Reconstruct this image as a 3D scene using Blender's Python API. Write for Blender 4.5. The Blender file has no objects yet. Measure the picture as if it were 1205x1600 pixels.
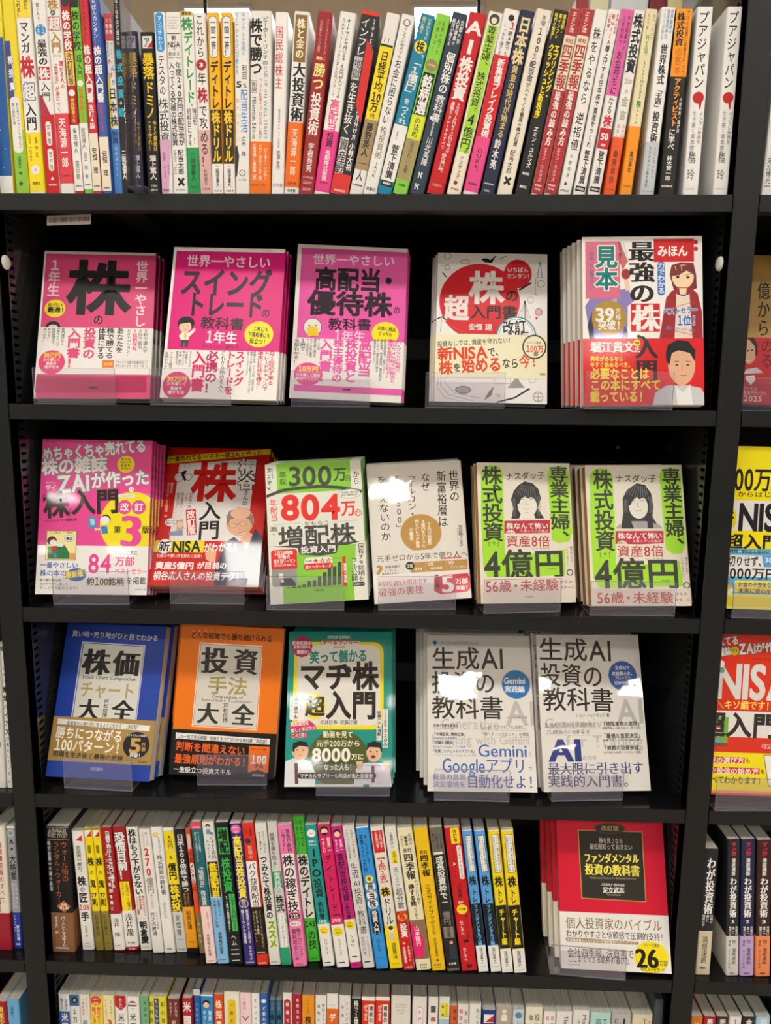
import bpy, bmesh, math, random
import numpy as np
from mathutils import Matrix, Vector

# ------------------------------------------------------------------ camera, world, lights, exposure
SC = bpy.context.scene
COL = SC.collection
CAM_LOC = (0.0603, -0.8931, -0.0022)
YAW, PITCH, ROLL = -0.0269, 0.1453, 0.0099
cam_d = bpy.data.cameras.new('camera'); cam = bpy.data.objects.new('camera', cam_d); COL.objects.link(cam)
cam_d.sensor_fit = 'VERTICAL'; cam_d.sensor_height = 24.0; cam_d.lens = 24.0 * 1097.5 / 1600.0
cam_d.clip_start = 0.02; cam_d.clip_end = 60
_f = Vector((math.sin(YAW) * math.cos(PITCH), math.cos(YAW) * math.cos(PITCH), -math.sin(PITCH)))
_r = Vector((math.cos(YAW), -math.sin(YAW), 0)); _u = _r.cross(_f)
_r2 = math.cos(ROLL) * _r + math.sin(ROLL) * _u; _u2 = -math.sin(ROLL) * _r + math.cos(ROLL) * _u
cam.matrix_world = Matrix(((_r2.x, _u2.x, -_f.x, CAM_LOC[0]), (_r2.y, _u2.y, -_f.y, CAM_LOC[1]), (_r2.z, _u2.z, -_f.z, CAM_LOC[2]), (0, 0, 0, 1)))
SC.camera = cam

world = bpy.data.worlds.new('world'); SC.world = world; world.use_nodes = True
world.node_tree.nodes['Background'].inputs[0].default_value = (0.95, 0.97, 1.0, 1)
world.node_tree.nodes['Background'].inputs[1].default_value = 0.02
LAMP_STRENGTH = 45.0
LAMP_COLOR = (1.0, 0.96, 0.90)
SC.view_settings.view_transform = 'Standard'; SC.view_settings.look = 'None'
SC.view_settings.exposure = 0.0; SC.view_settings.gamma = 1.0; SC.view_settings.use_curve_mapping = False
random.seed(7)

# ------------------------------------------------------------------ materials
def lin(c):
    c = c / 255.0
    return c / 12.92 if c <= 0.04045 else ((c + 0.055) / 1.055) ** 2.4
def rgb(h):
    return (lin(int(h[0:2], 16)), lin(int(h[2:4], 16)), lin(int(h[4:6], 16)), 1.0)
MATS = {}
def principled(name, col, rough=0.5, spec=0.5, metal=0.0, coat=0.0, coat_r=0.1):
    m = bpy.data.materials.new(name); m.use_nodes = True
    b = m.node_tree.nodes['Principled BSDF']
    b.inputs['Base Color'].default_value = col; b.inputs['Roughness'].default_value = rough
    b.inputs['Specular IOR Level'].default_value = spec; b.inputs['Metallic'].default_value = metal
    b.inputs['Coat Weight'].default_value = coat; b.inputs['Coat Roughness'].default_value = coat_r
    return m, b
def bump(m, b, scale, strength, dist=0.0005, detail=3, to='Normal', stretch=None):
    nt = m.node_tree
    tc = nt.nodes.new('ShaderNodeTexCoord'); n = nt.nodes.new('ShaderNodeTexNoise'); bp = nt.nodes.new('ShaderNodeBump')
    n.inputs['Scale'].default_value = scale; n.inputs['Detail'].default_value = detail
    bp.inputs['Strength'].default_value = strength; bp.inputs['Distance'].default_value = dist
    if stretch:
        mp = nt.nodes.new('ShaderNodeMapping'); mp.inputs['Scale'].default_value = stretch
        nt.links.new(tc.outputs['Object'], mp.inputs[0]); nt.links.new(mp.outputs[0], n.inputs['Vector'])
    else:
        nt.links.new(tc.outputs['Object'], n.inputs['Vector'])
    nt.links.new(n.outputs['Fac'], bp.inputs['Height']); nt.links.new(bp.outputs['Normal'], b.inputs[to])
def print_mat(hexcol, kind='gloss'):
    """printed paper: matt ink layer under a laminate. kind: gloss (flat covers), wrap (shrink film), spine, band"""
    key = (hexcol, kind)
    if key in MATS: return MATS[key]
    c = rgb(hexcol)
    if kind == 'wrap':
        m, b = principled('printed_film_' + hexcol, c, 0.5, 0.25, 0, 1.0, 0.03); bump(m, b, 22, 0.22, 0.0012, 2, 'Coat Normal')
    elif kind == 'gloss':
        m, b = principled('printed_gloss_' + hexcol, c, 0.5, 0.25, 0, 0.5, 0.05); bump(m, b, 7, 0.12, 0.0015, 1, 'Coat Normal')
    elif kind == 'satin':
        m, b = principled('printed_satin_' + hexcol, c, 0.5, 0.25, 0, 0.14, 0.24)
    elif kind == 'band':
        m, b = principled('printed_band_' + hexcol, c, 0.5, 0.25, 0, 0.3, 0.1); bump(m, b, 12, 0.15, 0.001, 1, 'Coat Normal')
    else:
        m, b = principled('printed_spine_' + hexcol, c, 0.45, 0.25, 0, 0.12, 0.25)
    MATS[key] = m
    return m
def page_mat(hexcol, axis):
    key = ('page', hexcol, axis)
    if key in MATS: return MATS[key]
    m, b = principled('page_block_' + hexcol, rgb(hexcol), 0.85, 0.2)
    nt = m.node_tree; tc = nt.nodes.new('ShaderNodeTexCoord'); mp = nt.nodes.new('ShaderNodeMapping'); n = nt.nodes.new('ShaderNodeTexNoise')
    s = [3.0, 3.0, 3.0]; s[axis] = 2200.0
    mp.inputs['Scale'].default_value = s; n.inputs['Scale'].default_value = 1.0; n.inputs['Detail'].default_value = 2
    r = nt.nodes.new('ShaderNodeValToRGB'); c = rgb(hexcol)
    r.color_ramp.elements[0].position = 0.3; r.color_ramp.elements[0].color = (c[0] * .62, c[1] * .62, c[2] * .6, 1)
    r.color_ramp.elements[1].position = 0.62; r.color_ramp.elements[1].color = c
    nt.links.new(tc.outputs['Object'], mp.inputs[0]); nt.links.new(mp.outputs[0], n.inputs['Vector'])
    nt.links.new(n.outputs['Fac'], r.inputs[0]); nt.links.new(r.outputs[0], b.inputs['Base Color'])
    MATS[key] = m
    return m
def metal_mat(name, col, rough, spec=0.5, sc=900, st=0.12):
    m, b = principled(name, col, rough, spec); bump(m, b, sc, st, 0.0002, 2)
    return m
M_METAL = metal_mat('black_powder_coat', rgb('151719'), 0.45, 0.3)
M_PANEL = metal_mat('black_side_panel', rgb('26282a'), 0.16, 0.7, 300, 0.05)
M_TOP = metal_mat('black_shelf_top', rgb('111214'), 0.2, 0.45, 500, 0.06)
M_BACK = metal_mat('black_back_panel', rgb('0e0f10'), 0.6, 0.15)
M_RAIL = metal_mat('grey_back_rail', rgb('3a3e42'), 0.5, 0.3)
M_PALE = metal_mat('pale_back_board', rgb('b4aea4'), 0.6, 0.3)
M_SLOT_SHADE, _b = principled('slot_shade_black', rgb('050505'), 0.9, 0.1)  # near-black colour painting the shade inside the slots
M_WHITE, _b = principled('white_plastic', rgb('e8e8e6'), 0.3, 0.5)
M_STEEL, _b = principled('screw_steel', rgb('b8b8b8'), 0.3, 0.5, 1.0)
def acrylic():
    m = bpy.data.materials.new('clear_acrylic'); m.use_nodes = True; nt = m.node_tree; nt.nodes.clear()
    o = nt.nodes.new('ShaderNodeOutputMaterial'); t = nt.nodes.new('ShaderNodeBsdfTransparent'); g = nt.nodes.new('ShaderNodeBsdfGlossy')
    d = nt.nodes.new('ShaderNodeBsdfDiffuse'); mx = nt.nodes.new('ShaderNodeMixShader'); mx2 = nt.nodes.new('ShaderNodeMixShader'); fr = nt.nodes.new('ShaderNodeFresnel')
    t.inputs[0].default_value = (0.99, 0.985, 1.0, 1); g.inputs['Roughness'].default_value = 0.03; d.inputs[0].default_value = (0.74, 0.70, 0.88, 1)
    fr.inputs[0].default_value = 1.33; mx2.inputs[0].default_value = 0.05
    nt.links.new(t.outputs[0], mx2.inputs[1]); nt.links.new(d.outputs[0], mx2.inputs[2])
    mm = nt.nodes.new('ShaderNodeMath'); mm.operation = 'MULTIPLY_ADD'; mm.inputs[1].default_value = 0.45; mm.inputs[2].default_value = 0.012
    nt.links.new(fr.outputs[0], mm.inputs[0]); nt.links.new(mm.outputs[0], mx.inputs[0]); nt.links.new(mx2.outputs[0], mx.inputs[1]); nt.links.new(g.outputs[0], mx.inputs[2]); nt.links.new(mx.outputs[0], o.inputs[0])
    return m
M_ACR = acrylic()
M_ACR_EDGE, _b = principled('acrylic_edge', rgb('8a8c96'), 0.15, 0.6)
_b.inputs['Alpha'].default_value = 0.75

# ------------------------------------------------------------------ mesh helpers
def new_obj(name, me, parent=None):
    o = bpy.data.objects.new(name, me); COL.objects.link(o)
    if parent is not None: o.parent = parent
    return o
def mesh_obj(name, verts, faces, mats, parent=None, idx=None, smooth=False):
    me = bpy.data.meshes.new(name); me.from_pydata([tuple(map(float, v)) for v in verts], [], faces)
    for m in (mats if isinstance(mats, (list, tuple)) else [mats]): me.materials.append(m)
    if idx is not None: me.polygons.foreach_set('material_index', idx)
    if smooth: me.polygons.foreach_set('use_smooth', [True] * len(me.polygons))
    me.update()
    return new_obj(name, me, parent)
def box_data(x0, x1, y0, y1, z0, z1):
    v = [(x0, y0, z0), (x1, y0, z0), (x1, y1, z0), (x0, y1, z0), (x0, y0, z1), (x1, y0, z1), (x1, y1, z1), (x0, y1, z1)]
    f = [(0, 3, 2, 1), (4, 5, 6, 7), (0, 1, 5, 4), (1, 2, 6, 5), (2, 3, 7, 6), (3, 0, 4, 7)]
    return v, f
def boxes(name, lst, mats, parent=None, bev=0.0, idx=None):
    bm = bmesh.new()
    for k, b in enumerate(lst):
        v, f = box_data(*b); vs = [bm.verts.new(p) for p in v]
        for q in f:
            fc = bm.faces.new([vs[i] for i in q])
            if idx: fc.material_index = idx[k]
    if bev > 0:
        bmesh.ops.bevel(bm, geom=list(bm.edges), offset=bev, segments=2, affect='EDGES', profile=0.7)
    me = bpy.data.meshes.new(name); bm.to_mesh(me); bm.free()
    for m in (mats if isinstance(mats, (list, tuple)) else [mats]): me.materials.append(m)
    return new_obj(name, me, parent)
def thing(name, label, cat, loc=(0, 0, 0), group=None):
    o = bpy.data.objects.new(name, None); COL.objects.link(o); o.location = loc; o.empty_display_size = 0.02
    o['label'] = label; o['category'] = cat
    if group: o['group'] = group
    return o
def struct(o): o['kind'] = 'structure'; return o

# ------------------------------------------------------------------ the room
FLOOR, CEIL = -1.52, 1.60
def room_mat(name, hexcol, rough, scale, amt):
    m, b = principled(name, rgb(hexcol), rough, 0.3); nt = m.node_tree
    tc = nt.nodes.new('ShaderNodeTexCoord'); n = nt.nodes.new('ShaderNodeTexNoise'); mx = nt.nodes.new('ShaderNodeMix'); mx.data_type = 'RGBA'
    n.inputs['Scale'].default_value = scale; c = rgb(hexcol)
    mx.inputs['A'].default_value = c; mx.inputs['B'].default_value = (c[0] * amt, c[1] * amt, c[2] * amt, 1)
    nt.links.new(tc.outputs['Object'], n.inputs['Vector']); nt.links.new(n.outputs['Fac'], mx.inputs['Factor']); nt.links.new(mx.outputs['Result'], b.inputs['Base Color'])
    return m
M_FLOOR = room_mat('vinyl_floor', 'cfc6b8', 0.4, 6, 0.85)
M_WALL = room_mat('painted_wall', 'c8beb2', 0.8, 3, 0.93)
M_WALL_DARK = room_mat('dark_wall', '4a4642', 0.8, 3, 0.8)
M_CEIL = room_mat('ceiling_board', 'efe0cc', 0.85, 4, 0.95)
struct(boxes('floor', [(-5, 5, -8, 5, FLOOR - 0.05, FLOOR)], M_FLOOR))
struct(boxes('ceiling', [(-5, 5, -8, 5, CEIL, CEIL + 0.05)], M_CEIL))
struct(boxes('wall_back', [(-5, 5, 5, 5.05, FLOOR, CEIL)], M_WALL))
struct(boxes('wall_front', [(-5, 5, -8.05, -8, FLOOR, CEIL)], M_WALL_DARK))
struct(boxes('wall_left', [(-5.05, -5, -8, 5, FLOOR, CEIL)], M_WALL))
struct(boxes('wall_right', [(5, 5.05, -8, 5, FLOOR, CEIL)], M_WALL))
m_l = bpy.data.materials.new('lamp_diffuser'); m_l.use_nodes = True
_e = m_l.node_tree.nodes['Principled BSDF']; _e.inputs['Emission Color'].default_value = (*LAMP_COLOR, 1); _e.inputs['Emission Strength'].default_value = LAMP_STRENGTH
proto = None
WORDS = ['first', 'second', 'third', 'fourth', 'fifth', 'sixth', 'seventh', 'eighth']
ROWN = {2.31: 'beyond the bookcase', -1.35: 'just behind the viewer', -3.25: 'second behind the viewer', -5.2: 'third behind the viewer', -7.15: 'by the dark rear wall'}
LAMPS = [(-0.724 + .929 * k, 2.31) for k in range(-3, 5)] + [(-0.50 + .929 * k, y) for y in (-1.35, -3.25, -5.2, -7.15) for k in range(-3, 5)]
for (x, y) in LAMPS:
    seen = y > 0 and min(abs(x + .724), abs(x - .205)) < .01
    lab = ('square ceiling lamp showing over the book tops behind a thin rod, ' + ('nearer the white pages' if x < 0 else 'over the teal spine')) if seen else 'square ceiling lamp, ' + WORDS[round((x + (.724 if y > 0 else .5)) / .929) + 3] + ' in the row ' + ROWN[y]
    t = thing('ceiling_light', lab, 'lamp', (x, y, CEIL), 'square ceiling lamps')
    if proto is None:
        a = boxes('lamp_frame', [(-.145, .145, -.145, -.13, -.012, 0), (-.145, .145, .13, .145, -.012, 0), (-.145, -.13, -.13, .13, -.012, 0), (.13, .145, -.13, .13, -.012, 0)], M_WHITE, t)
        b = boxes('diffuser', [(-.13, .13, -.13, .13, -.008, -.001)], m_l, t); proto = (a, b)
    else:
        for s in proto:
            c = s.copy(); COL.objects.link(c); c.parent = t
for i, px in enumerate((-0.693, 0.305)):
    r = thing('hanging_rod', ['thin dark rod hanging from the ceiling in front of the first lamp', 'thin dark rod hanging from the ceiling beside the second lamp'][i], 'rod', (px, 1.9, CEIL))
    boxes('rod', [(-.006, .006, -.006, .006, -.62, 0)], M_RAIL, r, 0.002); boxes('ceiling_plate', [(-.02, .02, -.02, .02, -.004, 0)], M_RAIL, r, 0.001)

# ------------------------------------------------------------------ the bookcase
SH = {1: 0.2547, 2: 0.0, 3: -0.2681, 4: -0.5349, 5: -0.7935, 6: -1.054}
HW, UW, DEP, TH = 0.4475, 0.030, 0.26, 0.0195
TOPZ = 0.62
def side_panel(name, sx, parent):
    """perforated inner side sheet: a column of slots as real holes, dark hollow behind"""
    x = sx * HW; xo = sx * (HW + 0.0012); ys = [0.002, 0.024, 0.037, DEP]
    V, F, MI = [], [], []
    def quad(a, b, c, d, m=0):
        i = len(V); V.extend([a, b, c, d]); F.append((i, i + 1, i + 2, i + 3)); MI.append(m)
    def pl(y0, y1, z0, z1):
        quad((x, y0, z0), (x, y1, z0), (x, y1, z1), (x, y0, z1))
    pl(ys[0], ys[1], FLOOR, TOPZ); pl(ys[2], ys[3], FLOOR, TOPZ)
    z = FLOOR; pitch, hs = 0.0108, 0.0042; z += 0.2
    pl(ys[1], ys[2], FLOOR, z)
    while z + pitch < TOPZ:
        a, b = z, z + hs
        for p in (((x, ys[1], a), (x, ys[2], a), (xo, ys[2], a), (xo, ys[1], a)), ((x, ys[1], b), (x, ys[2], b), (xo, ys[2], b), (xo, ys[1], b)),
                  ((x, ys[1], a), (x, ys[1], b), (xo, ys[1], b), (xo, ys[1], a)), ((x, ys[2], a), (x, ys[2], b), (xo, ys[2], b), (xo, ys[2], a))): quad(*p)
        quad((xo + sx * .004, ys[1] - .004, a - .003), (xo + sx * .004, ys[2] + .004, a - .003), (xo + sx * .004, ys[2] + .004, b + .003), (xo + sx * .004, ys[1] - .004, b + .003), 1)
        pl(ys[1], ys[2], b, z + pitch); z += pitch
    pl(ys[1], ys[2], z, TOPZ)
    return mesh_obj(name, V, F, [M_PANEL, M_SLOT_SHADE], parent, MI)
case = thing('bookcase_frame', 'black metal bookcase frame with slotted side panels holding the face-out stock books', 'bookcase', (0, 0, FLOOR))
def local(lst, dz=-FLOOR): return [(a, b, c, d, e + dz, f + dz) for a, b, c, d, e, f in lst]
PITCHX = 2 * HW + UW
for sx in (-1, 1):
    for bay in (0, 1):
        a = sx * (HW + bay * PITCHX); b = sx * (HW + UW + bay * PITCHX); a, b = min(a, b), max(a, b)
        boxes('upright', local([(a, b, 0, 0.022, FLOOR, TOPZ)]), M_METAL, case, 0.0015)
        boxes('end_panel', local([(a + .006, b - .006, 0.0225, DEP, FLOOR, TOPZ)]), M_BACK, case)
    p = side_panel('side_panel', sx, case); p.location = (0, 0, -FLOOR)
for cx in (-PITCHX, 0, PITCHX):
    boxes('back_panel', local([(cx - HW, cx + HW, DEP, DEP + .004, FLOOR, 0.262)]), M_BACK, case)
    boxes('back_board', local([(cx - HW, cx + HW, 0.150, 0.154, 0.2549, 0.448)]), M_PALE, case, 0.001)
    for k in (2, 3, 4, 5):
        boxes('back_rail', local([(cx - HW, cx + HW, DEP - .012, DEP - .0005, SH[k] + 0.075, SH[k] + 0.108)]), M_RAIL, case, 0.002)
WHERE = {1: 'the top row of spines', 2: 'the pink textbooks', 3: 'the lime and red covers', 4: 'the blue and orange covers', 5: 'the lower row of spines', 6: 'the cropped bottom row'}
WL = {4: 'the white heavy-titled spine', 5: 'the silver ring-marked spine', 6: 'the light blue spine'}
WR = {1: 'the lone white spine', 2: 'the tan brush-lettered book', 3: 'the yellow savings book', 4: 'the red and yellow savings book', 5: 'the four comic and black spines', 6: 'the orange and crimson spines'}
for bi, cx, W_ in ((0, 0, WHERE), (1, -PITCHX, WL), (2, PITCHX, WR)):
    for k, z in SH.items():
        if k not in W_: continue
        s = thing('metal_shelf', 'black metal shelf carrying ' + W_[k] + ('' if bi == 0 else ' in the neighbouring bay'), 'shelf', (cx, 0, z))
        L = HW - 0.0012
        boxes('shelf_plate', [(-L, L, 0.0016, DEP - .001, -.0016, -.0001), (-L, L, 0.0016, DEP - .001, -.0020, -.00165)], [M_TOP, M_BACK], s, idx=[0, 1])
        boxes('front_lip', [(-L, L, 0.0, 0.0015, -TH, 0.0), ], M_METAL, s, 0.0005)
        boxes('return_flange', [(-L, L, 0.0016, 0.016, -TH, -TH + .0012)], M_METAL, s)
        for q in (-.3, .3): boxes('stiffener', [(q - .02, q + .02, .03, DEP - .02, -.012, -.0021)], M_BACK, s, 0.002)
        for q in (-L, L - .004): boxes('end_bracket', [(q, q + .004, .018, DEP - .02, -TH, -.0021)], M_METAL, s)

PALETTE="e04a80 f4dce2 1a1a1c f6e2e6 f6e01c 141416 f0cdb0 f0eeea e8447c f8d840 efeeea f07a30 f8e860 555555 ea5288 401428 d83f78 e6e2d4 e01a80 f8dce8 2a1624 2a1a24 1c1618 f4d0b4 f4f2ee e8c830 4a4048 c03040 f8e820 c82848 d81860 c02060 d8186c f0d060 d81878 ea5cae f4dcea 241420 1a1a1a e8e8e4 f0d020 e050a0 e85cae e85098 e850a8 d8202c ece8e2 777777 aaaaaa 888888 f2f0ee 999999 666666 e8b0b8 c83a50 3a8aa0 f4f4f2 f2edcc 2a2418 e0481c 3a3024 b0b0b0 b8b8b8 efece8 8a80c0 b0a8dc f0d0bc a03030 2a3050 c86a70 7a2c30 f4d8b0 3a1a18 5a2020 e8c040 9c2230 e8d8c8 2a3a5a 1c1a1c cc1c28 28181a 2878c8 cc1420 c02030 d8708c 3a6a98 108080 b08c38 c83a30 1e70c8 5090c8 d81420 f4dc20 f4e03c 30181a c8ccd0 e0b090 16181a e8e8e8 2a2020 8a5a4a c89070 ece6ea 8a8488 f4dc14 f2e414 28201e c83a80 e0509a e84898 4a90c0 a8d8e8 3a88c8 e8c8a8 eeeeec 8a7a50 f0e8a8 6a4a20 2e7a48 e8a060 5a2028 c03a3a 5a90c0 2a5ab0 2a6ac0 f4e030 2a4a8a f0d840 d83e8a 3a2010 e8e4e0 cc1c14 f0ece4 2a201c 8a3a28 f0d8d0 f4f2ec b8a890 8898b8 e8b490 8a8480 edbe9c 806050 a08070 f4ece4 9a5a48 c88a6a 2c3850 1c2438 f0e014 6a6a60 f6f4ee f6f2ee f4e0dc f6f0ee b81a14 8cd040 3a3a34 4a4a46 e03a34 e8322e e6e8dc eceee4 f0f0ea 9a9a98 e03430 2a2a2a e8e0d8 c83a34 9aa090 7cc044 1c1a1a c09450 f6f0e0 e6e2da 2a2622 d86070 ece8e4 c83a48 d02038 e2ded6 a4e034 3a3c38 e6dfd0 343436 eae6da 8a8a88 7a7a78 444444 c03444 f4d8d8 8a3a3a b83c3c b08a30 e8dcd0 d8b878 c89c50 a8a8a4 888886 d8dce8 e8eaf0 1c40a4 d6d6cc 2a2a28 b09c68 a8884a ecebe6 f4f0e6 1a1c22 c8a45c a8b4e0 1c3a90 3a2410 f8e8d8 f07c14 d8d6cc 3a3630 a89c60 7a7468 1a181a f0681c f0721c b8b4b0 e87410 f2e01c e6e4da d84a2c 0c8a84 241c18 3a3830 f4f2ea d82c5c 4e5a20 f2ecd0 f8f4e8 dfe4ea e8bc98 1c1614 6a4048 e0dfe8 8a3030 8a6050 5a3840 a06050 2a302c e8ecea 0c8478 0f9488 1868b0 8aa0b8 c8c6c0 c4c2bc c0bebb 26221f 1a72b8 2078bc f0f2f4 3a3632 4a80b8 8a96a8 2866b4 4a6a98 2058ac e4e2dc dcdad4 bcbab6 1a58b0 2c3a88 8a8a90 2c3a78 b88848 33302c 5a4838 3a3430 c8b070 e0dcd4 f4e85c b0a890 eceae6 8a7850 9a8658 f4e020 3a3228 1c1a18 d81838 c01830 2a2018 3a1c18 c8202c c8ccd4 d8a888 241c1a f0e0d8 5a1018 f0d8d4 f4e4e0 f4dcd8 c8a058 c09850 e4e4e2 f0d810 f0e46c 5ab0e0 1c1c20 4aa0e0 f4f0e8 e8b040 e8d83c f0e010 d8c810 e8e6e2 4a4a4a c8c028 6a1a10 dddcd8 f0ece8 6aa890 f0e060 e6e4e0 78b040 c04a3a f4f0ea 5ab0d8 8a4a28 2c2826 dc3018 f4e40c d82828 f0eee8 e8a080 c82c18 1f5fa8 f2e23c 8cc63f 3a4a9a 1d4a2a f0dc28 f5dc3a c62030 2b5a8a f7e21c 1e88d0 c8202e c8141e b03048 b08a4a d8283a 6a5a3a e0404e 401010 333333 f0cc30 1d3a8a b81c24 222222 e85a1e 7cc83a efe6d0 c8283a d22a3c 2a4a98 b04a6a 3a5fb0 c84a58 d0465a 3a7ac0 e8d848 4a90d8 1d2a5a 28b4d8 a0a0b0 3a3a5a c8a83c a88a30 c0c0c8 1a1d38 f2d21e 2a9ae0 dba8cc 7a3a6a f0c83c 2f9a4a 1f9a50 0c3a20 b02030 dfb2b0 2a2420 f6cc28 f2b818 3a8ac8 2f86d0 2a3038 6a8aa8 c8404a f07818 5a2a08 c8404c 7a7a7a 8a8a8a 8a6a34 f4eccc f07018 f8e8d0 e0a0a0 f0e090 f6e890 e8c0c0 9c242a e8488c ea3e92 e8382c c8c8c8 555558 d82c28 d8d4d0 e03028 2c2c30 f6dc1c a8906a eceae4 8a8468 f0e878 f6e03c 0e84a8 4a6a2a 9a8a5a e8e0b0 dce83c a89a6a 5a502a 3a3a1a 1d4a1a 8cd444 2a3e50 e8a0a0 c8101c 3c3c40 a8dc3c 8a2020 f0e8d4 d01420 ea4a90 e8d8a0 d8c070 1c2444 efe8d8 f2dc1e b02c34 f0d0d0 e8dfc4 f0efec e060a8 a8a088 c84a2a e85c20 5a2008 f59a1c 6a3a08 ece0b8 5a8ab8 c4ccd2 f0f0ee f89c14 d8741a f59a2c 1c1c1c c01820 efefed c0b8a8 b8683c d0d0d0 b8642c 8a6040 141418 d02828 e8e7e2 8a7a20 8a7c38 3c3414 a81420 c8242c e9e7e2 c8a020 f2e060 ebeae6 2a2a20 cfd0cc c08a30 f0a41c 18181c f0d0c8 7a1c10 8a8050 e0dcc0 e8562a d84a64 f4d8d4 1d6670 3a3028 f0d0b0 5aa0c8 84bce8 dfe3e0 2eb450 48c060 101412 e86aa8 f2e24a d8d4b0 34287a 303840 e8b0a0 f0eeec 1c1814 c89a40 d8301c 5aa838 e8e020 e2e1dc 1fa070 8ac8a8 0c4a30 d4d4d2 f0e8ea f07cb4 e8eae2 0c4a10 48c038 f0ecd8 f4f2e6 1a9a98 f0c8a8 2a1020 d81c64 3a1030 c81c80 3a3a8a dcdcd8 f4e040 0c3a6a 2f96e4 d02028 f4d01c f0e0c0 c8c8c0 6a5a08 e4e2d8 c81420 f4c01c e6e5e0 8a7050 e81c70 ece4c0 f0c414 20201e 8a8478 d8b090 2a3444 6e685e 5a0c10 c81820 eeeee8 141820 68b4f0 eeeeea 5aa4e4 f4dc1c f0d818 2860a8 e4e8ec 2a6aa0 c04858 e6e4de d83060 f6e040 f2d83c 3a9a6a d06a30 f0e4b0 6a2a34 f0f0f0 24503a 78b088 f0e860 e0d83a 6e2e2a b01c2c d8e8f8 2e6cb8 2a8cd0 f4e8c8 d84a1c e8c820 6a5a10 eee8d0 d02848 f4d8dc 902848 eeecea 2a62b0 e86a28 2a6a8a b82430 a81c2c 8a4a08 ee9a1c eae8e4 8a8a60 e86a1c a04050 161616 eeeae4 dc3418 e4e0da e4a0b4 f4ece8 b04868 b81c2c e8dc48 a8c8d8 e2e6e4 c8602a b82838 e8e2e0 3a8a6a 1c3c88 b4a89a 5a8ab0 c8d4dc 3a4a3a e8e4cc c83040 e4e2de 2a6a64 b4dcd4 b8b6b2 8a6a40 e4d8bc e2e2de d8d8d2 9098a0 e8e8ff 1c3ca0 a0a4ac 9c1c30 e6e0d0 1c4a8a 6ab0dc a01c28 e6e6e2 d8ccb0 24242c d82838 d4d4ce 26262e c0a8d8 20264a f0905c 3a1e20 d8802a b02038 4a2c28 c02838 2a2826 a8d0e4".split()
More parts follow.
